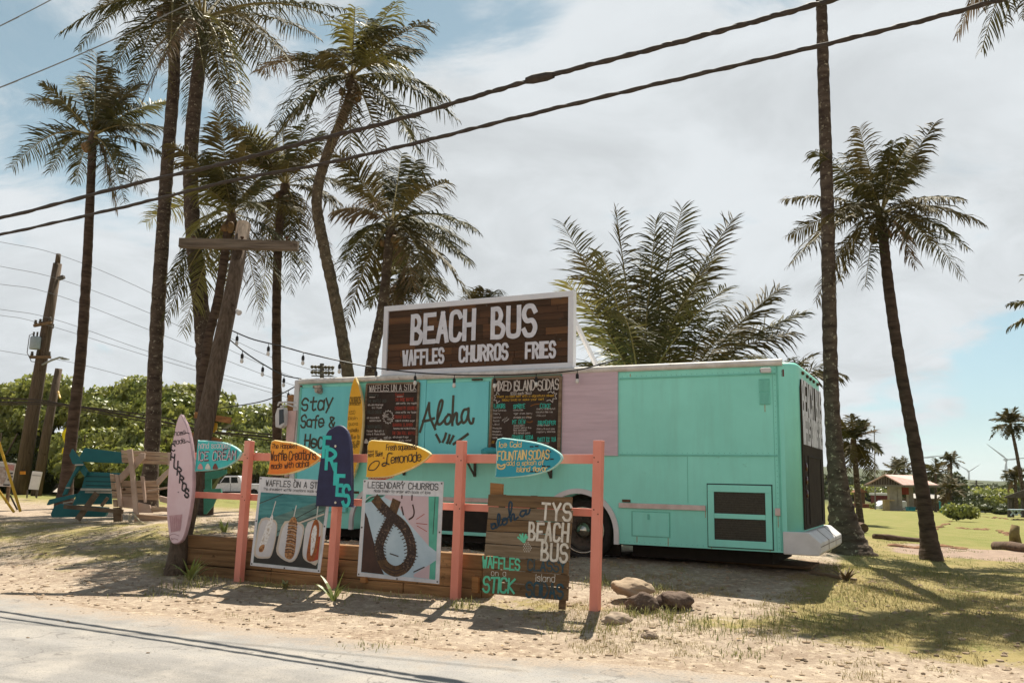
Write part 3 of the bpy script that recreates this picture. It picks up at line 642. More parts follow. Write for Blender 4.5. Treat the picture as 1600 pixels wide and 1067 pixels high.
    k = MB(); k.bar(plane(490, 604.5, -.08), plane(502, 603.5, -.08), .05, .05); k.slab([plane(491, 607, -.12), plane(500, 606, -.12), plane(500, 613, -.12), plane(497, 615, -.12), plane(492, 613, -.12)], NQ*.08); k.build('door_lamp', mat('lamp_head', lin('#c9b9a8'), (.05, .04, .03), rough=.4, scale=9), dr)
    a = MB(); a.bx(-6.05, -5.905, -.03, 0, 1.99, 3.265); a.build('hatch_strip', aqua, root, bevel=.005)
    a = MB(); a.bx(-5.895, -4.665, -.032, 0, 1.965, 3.20); ah = a.build('serving_hatch', aqua, root, bevel=.005)
    k = MB(); X = lambda x, y: (640+x/4.743, 540+y/4.743)
    for st in ([(78, 637), (110, 535), (145, 425)], [(145, 425), (150, 520), (190, 618)], [(98, 560), (140, 553), (182, 538)], [(188, 600), (232, 480), (245, 412), (226, 415), (208, 500), (208, 570), (225, 582), (250, 560), (275, 525)],
               [(288, 512), (264, 540), (268, 578), (292, 575), (307, 545), (303, 515), (285, 510)], [(325, 375), (320, 480), (317, 588)], [(320, 555), (338, 505), (352, 505), (350, 560), (360, 582), (385, 560)], [(433, 470), (402, 478), (385, 525), (395, 570), (420, 555), (436, 500), (437, 465), (436, 530), (450, 572), (468, 570), (474, 540)],
               [(198, 660), (212, 685), (225, 712)], [(270, 650), (262, 680), (247, 712)], [(297, 662), (290, 690), (278, 720)], [(325, 670), (313, 695), (298, 722)], [(432, 655), (385, 690), (350, 712), (326, 728)]):
        pstroke(k, [X(*p) for p in st], -.032, .047)
    k.build('spray_lettering', spray, ah)
    k = MB(); k.bx(-4.99, -4.80, -.05, -.0, 3.225, 3.25); k.build('hatch_stop', rust, root)
    a = MB(); a.bx(-3.335, -2.395, -.032, 0, 1.98, 3.295); a.build('plywood_cover', mauve, root, bevel=.004)
    # serving shelf under the hatches
    k = MB(); k.bx(-6.55, -3.30, -.34, 0, 1.895, 1.93); sh = k.build('serving_shelf', board_wood, root, bevel=.004)
    for s in (-6.30, -4.9, -4.15, -3.52):
        k = MB(); k.bx(s-.02, s+.02, -.03, 0, 1.62, 1.895); k.bar(sq(s, -.02, 1.63), sq(s, -.30, 1.88), .03, .02, U); k.build('bracket', steel, sh)
    return root
build_bus()

def build_roof_sign():
    a, b, z0, z1 = -6.90, -3.17, 3.37, 4.645; q0, q1 = .05, .15
    r = thing('roof_sign', 'long white-framed plank billboard standing on the roof of the bus, reading BEACH BUS', 'sign', sq(-5, .1, 3.36))
    f = MB(); fw = .095
    f.bx(a, b, q0-.03, q1, z1-fw, z1); f.bx(a, b, q0-.03, q1, z0, z0+.095); f.bx(a, a+fw, q0-.03, q1, z0+.095, z1-fw); f.bx(b-fw, b, q0-.03, q1, z0+.095, z1-fw); f.build('frame', white_sign, r, bevel=.006)
    zz = z0+.095; rows = 9; h = (z1-fw-zz)/rows; tones = [sign_wood, mat('sign_plank_dark', lin('#46301d'), lin('#33220f'), rough=.7, scale=2.2, stretch=(.5, 6, 9), rot=A, bump=.25), mat('sign_plank_tan', lin('#6b4a2c'), lin('#513621'), rough=.7, scale=2.2, stretch=(.5, 6, 9), rot=A, bump=.25)]
    mbs = [MB(), MB(), MB()]; R = random.Random(5)
    for k in range(rows):
        s = a+fw-R.random()*.3
        while s < b-fw:
            ln = R.uniform(.45, 1.1); s0, s1 = max(s, a+fw), min(s+ln, b-fw)
            if s1-s0 > .03: mbs[R.choice((0, 0, 1, 1, 2))].bx(s0+.002, s1-.002, q0+R.uniform(0, .006), q0+.05, zz+k*h+.002, zz+(k+1)*h-.002)
            s += ln
    for k, t in zip(mbs, tones): k.build('plank_board', t, r)
    bk = MB(); bk.bx(a+fw, b-fw, q0+.052, q0+.07, zz, z1-fw); bk.build('backing', under, r)
    X = lambda x, y: (580+x/4.706, 440+y/4.706)
    L = MB(); q = .045
    ptext(L, 'BEACH', q, X(300, 452), X(752, 415), X(308, 258), .175, gap=1.9)
    ptext(L, 'BUS', q, X(893, 408), X(1203, 388), X(897, 205), .175, gap=2.0)
    L.build('headline_lettering', letter_w, r)
    L = MB(); ptext(L, 'WAFFLES', q, X(236, 612), X(530, 592), X(238, 515), .20, gap=2.1); ptext(L, 'CHURROS', q, X(652, 585), X(1000, 566), X(655, 482), .20, gap=2.1); ptext(L, 'FRIES', q, X(1140, 560), X(1350, 551), X(1142, 455), .20, gap=2.3)
    L.build('menu_lettering', letter_w, r)
    sc_ = MB()
    for x, y in ((365, 220), (600, 200), (848, 175), (1118, 150), (1392, 125), (1392, 275), (1390, 425), (1385, 580), (1100, 590), (838, 600), (585, 615), (135, 375), (128, 505), (118, 640), (460, 470)): sc_.lathe(plane(*X(x, y), q), -NQ, [(.016, -.004), (.016, .006), (0, .008)], 8)
    sc_.build('screw_head', steel, r)
    for s in (-6.6, -3.30):
        k = MB(); k.bar(sq(s, q1+.02, 4.35), sq(s+.18, q1+1.0, 3.38), .09, .045, U); k.build('rear_brace', white_sign, r)
    return r
build_roof_sign()

# ------------------------------------------------------------------ boards hanging on the bus
def chalk_frame(root, pts, q, fw=.055):
    P = [plane(*p, q) for p in pts]       # TL TR BR BL
    b = MB(); b.slab(P, NQ*.02); b.build('board', chalkboard, root)
    f = MB(); c = sum(P, V((0, 0, 0)))/4
    for i in range(4):
        a, d = P[i], P[(i+1) % 4]; f.bar(a-NQ*.004, d-NQ*.004, fw, .035, NQ) if i % 2 else f.bar(a-NQ*.006, d-NQ*.006, fw, .037, NQ)
    f.build('frame', grey_wood, root)
def waffle_board():
    q = -.05; r = thing('chalkboard', 'tall framed chalkboard menu headed WAFFLES ON A STICK, hung left of the aqua Aloha hatch', 'chalkboard', plane(612, 650, q))
    chalk_frame(r, ((574, 600), (655, 598), (650, 716), (566, 714)), q, .035)
    X = lambda x, y: (560+x/8.209, 585+y/8.209)
    def T(mb, s, x0, y0, x1, y1, h, w, **k): ptext(mb, s, q, X(x0, y0), X(x1, y1), X(x0+h*.04, y0-h), w*.85, sub=2, jit=.15, **k)
    w = MB(); T(w, 'WAFFLES ON A STICK', 142, 217, 742, 200, 80, .13, gap=1.3); pstroke(w, [X(138, 222), X(745, 218)], q, .010, smooth=False)
    for (s, x0, y, x1) in (('with a hint of brown sugar', 125, 400, 322), ('and thyme', 175, 436, 302), ('with mozzarella &', 108, 566, 270), ('marinara sauce', 145, 602, 290), ('Chicken filled with a', 108, 735, 326), ('honey & thyme drizzle', 108, 775, 340), ('plain waffle  any topping', 487, 380, 760), ('choco waffle  any topping', 480, 495, 752), ('rolled in cinnamon sugar', 475, 602, 725), ('bananas and nutella @ honey', 452, 702, 735), ('with cinnamon & sugar', 445, 812, 645), ('fruity cereal', 520, 855, 676)): T(w, s, x0, y, x1, y-2, 22, .16, gap=1.1)
    T(w, 'ICE', 150, 850, 240, 850, 34, .16); T(w, 'add on', 330, 825, 420, 825, 34, .14)
    for x in (100, 290): ppoly(w, [X(x-22, 880), X(x-20, 845), X(x, 822), X(x+20, 845), X(x+24, 880)], q, .004, 3)
    pstroke(w, [X(145, 292), X(215, 292)], q, .009, smooth=False); pstroke(w, [X(500, 284), X(575, 282)], q, .009, smooth=False)
    star = [X(385+math.cos(t*PI/14)*(72 if t % 2 else 55), 545+math.sin(t*PI/14)*(88 if t % 2 else 70)) for t in range(28)]; pstroke(w, star, q, .009, smooth=False, closed=True)
    T(w, 'BE', 335, 550, 385, 545, 40, .16); T(w, 'nice', 375, 585, 430, 582, 30, .15)
    w.build('white_lettering', chalk, r)
    d = MB()
    for s, x0, y, x1 in (('Sweet', 475, 278, 585), ('THE BASIC WAFFLE', 475, 340, 708), ('CHURRO MY GOODNESS', 470, 452, 758), ('CHURRO WAFFLE', 458, 562, 675), ('BANANA SLAMMIN', 445, 665, 695), ('THE CINN ROLL WAFFLE', 435, 770, 735)): T(d, s, x0, y, x1, y-2, 38, .17, gap=1.4)
    d.build('red_lettering', red_chalk, r)
    d = MB()
    for s, x0, y, x1 in (('Savory', 130, 280, 260), ('THE WAFFLE DOG', 120, 360, 360), ('GRILLED CHEESE', 110, 500, 300), ('CHICKEN WAFFLE', 105, 690, 300)): T(d, s, x0, y, x1, y-2, 38, .15, gap=1.4)
    d.build('grey_lettering', dim_chalk, r)
waffle_board()
def soda_board():
    q = -.05; r = thing('chalkboard', 'tall framed chalkboard menu headed MIXED ISLAND SODAS, hung beside the mauve plywood cover', 'chalkboard', plane(822, 650, q))
    chalk_frame(r, ((771, 592.5), (876.5, 588), (873, 716), (765, 712)), q, .045)
    X = lambda x, y: (760+x/8.208, 580+y/8.208)
    def T(mb, s, x0, y0, x1, y1, h, w, **k): ptext(mb, s, q, X(x0, y0), X(x1, y1), X(x0+h*.04, y0-h), w*.85, sub=2, jit=.15, **k)
    w = MB(); T(w, 'MIXED ISLAND SODAS', 108, 252, 925, 232, 118, .14, gap=1.2, space=1.8); T(w, '$3.50 each (16oz)', 312, 304, 578, 294, 34, .14)
    for s, x0, y, x1 in (('*Blue Curacao', 85, 512, 255), ('*Cherry', 85, 556, 175), ('*Coconut', 85, 602, 190), ('*Guava', 85, 645, 165), ('*Lilikoi', 80, 692, 168), ('*Pineapple', 78, 740, 195), ('*Raspberry', 75, 782, 190), ('*Strawberry', 75, 822, 205), ('*Vanilla', 72, 862, 145),
                         ('*coconut lime', 345, 508, 470), ('tiger shark berry', 350, 552, 590), ('pineapple and orange', 350, 600, 580), ('guava berry', 350, 705, 490), ('sweet island fire', 350, 735, 575), ('black sand beach', 350, 765, 520), ('dirty mermaid guava', 350, 800, 560),
                         ('cherry vanilla burst', 645, 492, 885), ('coconut lime rum', 640, 532, 850), ('*lilikoi', 640, 578, 760), ('vanilla cream', 650, 702, 810), ('cherry @ coco plum', 645, 748, 875), ('raspberry lemonade', 645, 785, 885), ('guava iced', 660, 930, 800)): T(w, s, x0, y, x1, y-2, 22, .14, gap=1.1)
    for pts in ([(165, 300), (135, 265), (130, 300), (95, 312), (118, 335), (92, 372), (132, 372), (135, 410), (170, 380)], [(790, 275), (830, 258), (850, 280), (868, 255), (870, 285), (905, 285), (880, 315), (902, 352), (855, 350), (852, 398), (815, 365), (775, 378)]): pstroke(w, [X(*p) for p in pts], q, .009, smooth=False)
    T(w, 'mix', 205, 640, 270, 600, 28, .13); T(w, 'them', 225, 665, 290, 620, 24, .13)
    w.build('white_lettering', chalk, r)
    d = MB(); T(d, 'Treat yo bad self with a signature mixed', 130, 338, 862, 322, 28, .18, gap=1.2); T(d, 'Island Soda or make your own!', 205, 382, 735, 368, 28, .18, gap=1.2); T(d, 'Add', 55, 925, 100, 920, 34, .15); d.build('yellow_lettering', yellow_chalk, r)
    d = MB()
    for s, x0, y, x1 in (('FLAVORS', 85, 475, 238, ), ('SPRITE', 348, 477, 495), ('COKE', 692, 470, 822), ('MT DEW', 337, 675, 497), ('DR.PEPPER', 665, 688, 887), ('ORANGE SODA', 332, 872, 597), ('SWEET ICE TEA', 655, 900, 890)): T(d, s, x0, y, x1, y-4, 50, .2, gap=1.5)
    d.build('teal_lettering', teal_chalk, r)
    d = MB()
    for pts in ([(570, 445), (620, 425), (680, 418)], [(520, 575), (570, 590), (560, 600)], [(520, 645), (560, 655), (590, 640)]): pstroke(d, [X(*p) for p in pts], q, .015)
    d.build('ochre_marks', brown_chalk, r)
soda_board()

# ------------------------------------------------------------------ fence, timber wall, leaning pole
def build_fence():
    r = thing('timber_fence', 'salmon painted post and rail fence running in front of the bus', 'fence', sq(-4, -3.05, .1))
    for s, lean in ((-7.02, .03), (-5.37, .05), (-3.44, .03), (-1.59, .045)):
        k = MB(); k.obox(sq(s-.055, -3.10, -.15), U*.11, NQ*.10, Z*2.22+U*lean); k.build('post', salmon, r, bevel=.006)
    k = MB()
    for a, b, z0, z1, z2, z3 in ((-8.25, -5.40, 1.79, 1.905, 1.785, 1.895), (-5.40, -1.60, 1.78, 1.89, 1.80, 1.90)):
        k = MB(); k.obox(sq(a+.003, -2.995, z0), U*(b-a-.006)+Z*(z2-z0), NQ*.05, Z*.11); k.build('rail', salmon, r, bevel=.005)
    for a, b, z0, z2 in ((-8.25, -5.40, 1.225, 1.205), (-5.40, -1.55, 1.200, 1.185)):
        k = MB(); k.obox(sq(a+.003, -2.995, z0), U*(b-a-.006)+Z*(z2-z0), NQ*.05, Z*.09); k.build('rail', salmon, r, bevel=.005)
    k = MB()
    for s, z in [(a+b, c) for a in (-7.02, -5.37, -3.44, -1.59) for b, c in ((-.02, 1.87), (.03, 1.82), (-.02, 1.27), (.03, 1.22))]: k.lathe(sq(s+.025, -3.10, z), -NQ, [(.009, -.002), (.008, .003), (0, .004)], 8)
    k.build('nail_head', rust, r)
    return r
build_fence()
def build_wall():
    r = thing('timber_wall', 'low retaining wall of three stacked timbers holding up the earth behind the fence', 'retaining wall', sq(-5.8, -2.85, .1))
    hs = [(.0, .235), (.237, .475), (.477, .665)]; R = random.Random(3)
    for z0, z1 in hs:
        s = -8.46
        while s < -3.2:
            e = min(-3.14, s+R.uniform(1.7, 2.6))
            if -3.14-e < .6: e = -3.14
            k = MB(); dz = R.uniform(-.006, .006); k.obox(sq(s+.004, -2.92+R.uniform(-.008, .008), z0+dz), U*(e-s-.008), NQ*.16, Z*(z1-z0-.004)); k.build('timber', wall_wood, r, bevel=.012); s = e
    k = MB(); k.obox(sq(-3.138, -2.92, 0), U*.09, NQ*.18, Z*.64); k.build('end_post', wall_wood, r, bevel=.01)
    for s in (-4.95, -5.45, -3.25):
        k = MB(); k.obox(sq(s, -2.985, .2), U*.09, NQ*.055, Z*.2); k.build('cleat', board_wood, r, bevel=.004)
build_wall()
POLE_Y = 13.35
def build_pole():
    base = dep(271, 900, POLE_Y); r = thing('leaning_pole', 'weathered grey leaning wooden pole with a broad crossarm near its top', 'wooden pole', base)
    pts = [dep(*p, POLE_Y-.45+i*.37) for i, p in enumerate(((262, 930), (276, 880), (300, 765), (322, 655), (345, 540), (366, 440), (381, 350)))]; TY = POLE_Y+1.75
    k = MB(); k.tube(pts, [.15, .150, .147, .143, .137, .131, .125], 14, jit=.04); k.build('shaft', pole_wood, r, smooth=True)
    k = MB(); a, b = dep(281, 380, TY-.38), dep(466, 385, TY-.38); k.bar(a, b, .13, .165, Z); ca = k.build('crossarm', mat('crossarm_wood', lin('#75685a'), lin('#50453a'), rough=.9, scale=3, stretch=(.5, 5, 8), rot=.03, bump=.6, wear=lin('#2f261d'), wscale=5, wlo=.62), r, bevel=.01)
    k = MB()
    for px in (303, 378, 448): p = dep(px, 377, TY-.38); k.tube([p, p+Z*.05], .018, 8); k.lathe(p+Z*.05, Z, [(.02, 0), (.035, .01), (.03, .03), (0, .035)], 10)
    k.build('bolt', rust, ca)
    for (x0, y0, x1, y1, w) in ((304, 648, 361, 657, .10), (299, 680, 345, 690, .10)):
        k = MB(); k.bar(dep(x0, y0, POLE_Y+.72), dep(x1, y1, POLE_Y+.72), .05, w, Z); k.build('cross_cleat', board_wood, r, bevel=.005)
    k = MB(); k.slab([dep(*p, POLE_Y+.75) for p in ((334, 660), (339, 661), (338, 672), (333, 676), (330, 672))], V((0, .04, 0))); k.build('yellow_tag', yellow, r)
    c = MB(); p = dep(372, 487, TY-.55); c.lathe(p, V((.6, -.5, -.5)), [(0, -.05), (.035, -.045), (.045, 0), (.05, .05), (.035, .055), (0, .055)], 12); c.tube([dep(362, 484, TY-.5), p], .014, 6); fl = c.build('flood_lamp', white, r, smooth=True)
    w = MB(); w.tube([dep(362, 484, TY-.52), dep(362, 495, TY-.6), dep(352, 502, TY-.64), dep(342, 503, TY-.64)], .008, 6); w.tube([dep(342, 616, POLE_Y+1), dep(348, 613, POLE_Y+1), dep(354, 618, POLE_Y+1), dep(360, 632, POLE_Y+1)], .008, 6); w.build('wire', black, r)
build_pole()

# ------------------------------------------------------------------ painted surfboards
def board(name, label, outline, q, thick, m, edge, cat='surfboard sign', sub=3, group=None):
    """foam board: outline in photo pixels on plane q (front face), real thickness away from the road, soft rolled edge"""
    P = [plane(*p, q) for p in outline]
    P = cr(P+[P[0]], sub, True)[:-1] if sub else P
    c = sum(P, V((0, 0, 0)))/len(P); r = thing(name, label, cat, c+NQ*thick, group)
    nn = V((0, 0, 0))
    for i in range(len(P)): nn += P[i].cross(P[(i+1) % len(P)])
    if nn.dot(NQ) > 0: P = P[::-1]
    def inset(d): return [p+(c-p).normalized()*d for p in P]
    n = len(P); k = MB(); rings = [inset(.018), [p+NQ*.010 for p in inset(.004)], [p+NQ*thick*.5 for p in P], [p+NQ*(thick-.010) for p in inset(.004)], [p+NQ*thick for p in inset(.018)]]
    f = MB(); f.face(rings[0]); 
    for a in range(len(rings)-1):
        o = len(f.v); f.v += [tuple(p) for p in rings[a]]+[tuple(p) for p in rings[a+1]]
        f.f += [(o+i, o+n+i, o+n+(i+1) % n, o+(i+1) % n) for i in range(n)]
    f.face(rings[-1][::-1])
    ob = f.build('deck', [m, edge], r)
    for i, p in enumerate(ob.data.polygons): p.material_index = 0 if i == 0 else 1
    return r
def signs():
    # pink churros surfboard on the pole
    q = -3.22
    r = board('surfboard', 'tall pale pink surfboard lettered CHURROS, propped upright against the leaning pole', ((281, 647), (286.5, 655), (292, 667), (298, 693), (301.4, 724), (301.5, 752), (299.5, 780), (292, 820), (284, 844), (272.5, 850), (265, 842), (260.7, 808), (260.6, 770), (262.5, 735), (267, 705), (274, 667)), q, .07, foam_p, mat('pink_board_edge', lin('#c9a9ae'), rough=.5))
    X = lambda x, y: (250+x/3.5575, 640+y/3.5575); k = MB()
    ptext(k, 'home', q, X(82, 146), X(140, 136), X(83, 118), .12, jit=.2, sub=5); pstroke(k, [X(138, 135), X(150, 128), X(165, 133)], q, .012); ptext(k, 'made', q, X(76, 190), X(138, 186), X(77, 160), .12, jit=.2, sub=5); pstroke(k, [X(138, 185), X(152, 176), X(168, 182)], q, .012)
    for c, x, y, h in (('C', 62, 222, 34), ('H', 60, 280, 40), ('U', 78, 322, 42), ('R', 96, 362, 42), ('R', 110, 404, 42), ('O', 124, 444, 42), ('S', 138, 482, 48)):
        wd = 20; ptext(k, c, q, X(x, y), X(x+wd, y+8), X(x+3, y-h), .22, sub=5, jit=.1)
    k.build('lettering', ink, r)
    k = MB(); ppoly(k, [X(52, 588), X(125, 580), X(115, 668), X(62, 682)], q, .004); pd = k.build('traction_pad', foam_pd, r)
    k = MB()
    for i in range(6): pstroke(k, [X(60+i*11, 596), X(66+i*9, 675)], q, .006, lift=.006, smooth=False)
    pstroke(k, [X(52, 700), X(75, 690), X(108, 700)], q, .008); pstroke(k, [X(58, 725), X(80, 715), X(100, 722)], q, .008); pstroke(k, [X(64, 712), X(70, 718)], q, .010)
    k.build('pad_groove', mat('pad_line', lin('#a97f84'), rough=.8), r)
    k = MB(); ppoly(k, [X(100, 455), X(105, 455), X(105, 461), X(100, 461)], q, .004); k.build('plug', ink, r)
    # aqua ice cream board
    q = -3.19
    r = board('surfboard_nose', 'small aqua board reading ICE CREAM, pointing right beside the pink surfboard', ((309.5, 688), (330, 688.5), (350, 691), (366, 697.5), (375, 705), (375.6, 710), (368, 720), (352, 730), (330, 735), (305.4, 736), (305.6, 733), (309, 691)), q, .05, foam_i, edge_t)
    k = MB(); ptext(k, 'ICE CREAM', q, X(217, 283), X(423, 275), X(221, 235), .17, jit=.2, gap=1.6); k.build('lettering_shadow', mat('maroon_brush_paint', lin('#7a5560'), rough=.7), r)
    k = MB(); ptext(k, 'hand scooped', q, X(214, 216), X(390, 212), X(216, 184), .13, jit=.2); ptext(k, 'ICE CREAM', q, X(216, 282), X(422, 274), X(220, 234), .10, jit=.2, gap=1.6, lift=.009)
    k.build('lettering', mat('pale_aqua_brush', lin('#d9cfd3'), rough=.7), r)
    for x, m_, nm in ((225, pink_ink, 'pink'), (267, white_ink, 'white'), (308, mat('choc_paint', lin('#7d4a40'), rough=.7), 'choc')):
        k = MB(); ppoly(k, [X(x-15, 328), X(x-9, 308), X(x, 298), X(x+9, 308), X(x+15, 328), X(x, 331)], q, .004, 3); k.build('ice_cream_picture', m_, r)
    # orange waffle board
    r = board('surfboard_nose', 'orange board with handwritten waffle creations, pointing right between two fence posts', ((423.5, 689), (440, 689), (458, 691.5), (476, 698), (491, 707), (500, 713.6), (499, 717), (486, 727), (464, 737), (440, 742), (417, 741), (418, 737), (421, 715)), q, .06, foam_o, edge_l)
    k = MB(); ptext(k, 'The Happiest', q, X(622, 214), X(762, 212), X(625, 190), .15, jit=.2); ptext(k, 'Waffle Creations', q, X(616, 280), X(868, 276), X(618, 234), .12, jit=.25, gap=1.1, space=1.5); ptext(k, 'made with aloha!', q, X(618, 328), X(826, 316), X(620, 298), .14, jit=.2, gap=1.2)
    k.build('lettering', mat('brown_brush_paint', lin('#5d3a2c'), rough=.7), r)
    # navy fries board
    q = -3.24
    r = board('bodyboard', 'navy bodyboard reading FRIES down its face, fixed upright on a fence post', ((528.3, 664), (519, 667.5), (511, 674), (504.5, 690), (500.5, 712), (496.5, 742), (494, 768), (493, 789.5), (496, 790.5), (546, 792), (549.6, 790), (550, 764), (549.6, 724), (548, 696), (543.7, 676.5), (537, 667)), q, .055, foam_n, mat('navy_edge', lin('#4a4b66'), rough=.6))
    k = MB()
    for c, x0, y0, w, h in (('F', 908, 262, 34, 108), ('R', 924, 328, 46, 108), ('I', 972, 412, 0, 112), ('E', 984, 472, 36, 106), ('S', 1016, 530, 34, 108)): ptext(k, c, q, X(x0, y0), X(x0+max(w, 6), y0+2), X(x0+6, y0-h), .20 if c != 'S' else .19, sub=7, lift=.004, cap=.35)
    k.build('lettering', aqua_ink, r)
    k = MB(); k.lathe(plane(*X(977, 202), q), -NQ, [(.018, -.004), (.018, .008), (0, .01)], 10); k.lathe(plane(*X(977, 515), q), -NQ, [(.018, -.004), (.018, .008), (0, .01)], 10); k.build('bolt', chrome, r)
    # yellow lemonade board
    q = -3.19; X = lambda x, y: (400+x/4.743, 540+y/4.743)
    r = board('surfboard_nose', 'yellow board reading Fresh squeezed Lemonade with a lemon drawing, on the fence rail', ((575, 689.5), (592, 688), (620, 689.7), (649, 696), (666, 703.6), (672, 708.7), (671, 712), (663, 719.5), (643, 732), (612, 744), (590, 746), (572, 745.5), (571.3, 741), (573, 715)), q, .06, foam_y, edge_l)
    k = MB(); ptext(k, 'Fresh squeezed', q, X(965, 774), X(1188, 768), X(968, 732), .12, jit=.15, gap=1.2, space=1.4); ptext(k, 'emonade', q, X(1002, 874), X(1222, 850), X(1004, 806), .095, jit=.2, gap=1.2); pstroke(k, [X(1012, 800), X(985, 798), X(975, 830), X(968, 880), X(945, 892), X(938, 878), X(960, 868), X(990, 880)], q, .014, lift=.009)
    ptext(k, "Treat yo", q, X(826, 792), X(900, 788), X(828, 776), .16, jit=.2); ptext(k, 'Hot Self!', q, X(832, 824), X(935, 816), X(834, 798), .17, jit=.2)
    pstroke(k, [X(835, 915), X(850, 880), X(885, 855), (400+912/4.743, 540+858/4.743), X(910, 885), X(880, 918), X(850, 922)], q, .012, closed=True)
    k.build('lettering', ink, r)
    k = MB(); ppoly(k, [X(941, 828), X(950, 826), X(952, 834), X(943, 836)], q, .004); k.build('red_dot', red_chalk, r)
    q = -3.12
    r = board('surfboard_piece', 'strip of a red orange board peeking out under the yellow lemonade board', ((574, 742), (600, 741), (616, 742), (612, 746), (600, 749.3), (575, 749.5)), q, .04, foam_r, foam_r, sub=0)
    k = MB()
    for x0 in range(840, 1010, 21): pstroke(k, [X(x0, 990-(x0-840)*.06), X(x0+5, 978-(x0-840)*.06), X(x0+13, 988-(x0-840)*.06)], q, .010, smooth=False)
    k.build('white_marks', white_ink, r)
    # teal soda board
    q = -3.19; X = lambda x, y: (640+x/4.743, 540+y/4.743)
    r = board('surfboard_nose', 'teal board reading Ice Cold Fountain Sodas, pointing right under the soda menu', ((776, 685.5), (805, 686), (836, 690.5), (859, 698), (874, 707.5), (878, 714), (877.5, 718), (872, 725), (857, 735.5), (830, 743), (800, 746), (773, 746), (773.2, 742), (775, 712)), q, .06, mat('soda_teal', lin('#359cae'), lin('#2f92a6'), rough=.55, scale=3), edge_t)
    k = MB(); ptext(k, 'Ice Cold', q, X(665, 752), X(826, 750), X(668, 716), .16, jit=.2, gap=1.4); ptext(k, 'FOUNTAIN SODAS', q, X(652, 846), X(1034, 836), X(656, 786), .15, jit=.12, gap=1.3, space=.9); ptext(k, 'add a splash of', q, X(722, 886), X(992, 880), X(724, 854), .16, jit=.2, gap=1.2); ptext(k, 'island flavor', q, X(795, 934), X(1020, 926), X(798, 900), .17, jit=.2, gap=1.2)
    pstroke(k, [X(655, 878), X(658, 905), X(685, 912), X(705, 900), X(708, 878)], q, .02); pstroke(k, [X(665, 880), X(680, 892), X(700, 880)], q, .016)
    k.build('lettering', cream_ink, r)
    k = MB()
    for x, y in ((895, 748), (932, 745), (990, 786), (1025, 786), (1010, 842), (1045, 840), (985, 892), (1020, 894), (895, 932), (930, 934)): pstroke(k, [X(x, y), X(x+20, y)], q, .016, smooth=False)
    k.build('staple_mark', ink, r)
    # tall yellow churros surfboard on the bus side
    q = -.16; X = lambda x, y: (400+x/4.743, 540+y/4.743)
    r = board('surfboard', 'tall narrow yellow surfboard listing churro prices, leaning on the bus beside the WAFFLES menu', ((553.5, 590), (557, 595), (561, 604), (566, 627), (567.2, 648), (566, 675), (562.5, 705), (556, 732), (550, 748), (545, 752), (541, 745), (540, 715), (540.8, 680), (543, 646), (547.5, 610)), q, .07, foam_y, edge_l)
    k = MB(); ptext(k, 'CHURROS', q, X(695, 428), X(776, 424), X(697, 384), .15, gap=1.4)
    for i, (s, x0, x1, y) in enumerate((('cinnamon', 690, 770, 443), ('1.50', 690, 735, 508), ('plain', 686, 752, 548), ('guava', 686, 755, 590), ('ube', 688, 745, 635), ('nutella', 686, 760, 640), ('add on to', 690, 766, 690), ('choc dip', 690, 768, 730), ('haupia', 700, 755, 755))): ptext(k, s, q, X(x0, y), X(x1, y-2), X(x0+1, y-(24 if i < 6 else 30)), .12, sub=2, jit=.2)
    k.build('lettering', mat('faded_brown_ink', lin('#8a6a24'), rough=.7), r)
signs()

# ------------------------------------------------------------------ printed food posters on the fence
def poster(label, cs, q, title, sub_, tl, sl_, pic):
    P = [plane(*p, q) for p in cs]; r = thing('poster', label, 'poster', P[3]+NQ*.01)
    k = MB(); k.slab(P, NQ*.008); b = k.build('panel', mat('poster_white', lin('#d7d5d8'), rough=.5), r)
    def B(u, v):   # bilinear point on the poster, u right, v down
        return P[0]*(1-u)*(1-v)+P[1]*u*(1-v)+P[2]*u*v+P[3]*(1-u)*v
    k = MB(); text(k, title, B(*tl[0]), B(*tl[1]), B(*tl[2]), .125, gap=1.5, sub=5); text(k, sub_, B(*sl_[0]), B(*sl_[1]), B(*sl_[2]), .11, gap=1.3, sub=3); k.build('lettering', mat('print_black', (.03, .028, .03), rough=.6), r)
    def patch(pts, m, lift, nm, sm=0):
        Q = [B(*p) for p in pts]
        if sm: Q = cr(Q+[Q[0]], sm, True)[:-1]
        nn = V((0, 0, 0))
        for i in range(len(Q)): nn += Q[i].cross(Q[(i+1) % len(Q)])
        if nn.dot(NQ) > 0: Q = Q[::-1]
        k = MB(); k.face([p-NQ*lift for p in Q]); return k.build(nm, m, r)
    def lines(sets, w, m, lift, nm, smooth=True, par=None):
        k = MB()
        for st in sets:
            Q = [B(*p) for p in st]; Q = cr(Q, 5, False) if smooth and len(Q) > 2 else Q
            k.k += 1; ribbon(k, Q, w, -NQ, lift+(k.k % 50)*.00008, False, w*.4)
        return k.build(nm, m, r)
    pic(patch, lines)
    k = MB()
    for u_, v_ in ((.02, .02), (.5, .015), (.98, .02), (.02, .5), (.98, .5), (.02, .98), (.5, .99), (.98, .98)): k.lathe(B(u_, v_), -NQ, [(.011, -.002), (.011, .005), (0, .006)], 8)
    k.build('screw', steel, r)
p_teal = mat('print_teal_wood', lin('#4f8f8f'), lin('#2f6f74'), rough=.5, scale=2, stretch=(1.2, 1.2, 9), detail=9, wear=lin('#20474a'), wscale=9, wlo=.6)
p_tealg = mat('print_grey_teal_wood', lin('#6c8d86'), lin('#42615e'), rough=.5, scale=2, stretch=(1.2, 1.2, 9), detail=9, wear=lin('#2f4444'), wscale=9, wlo=.6)
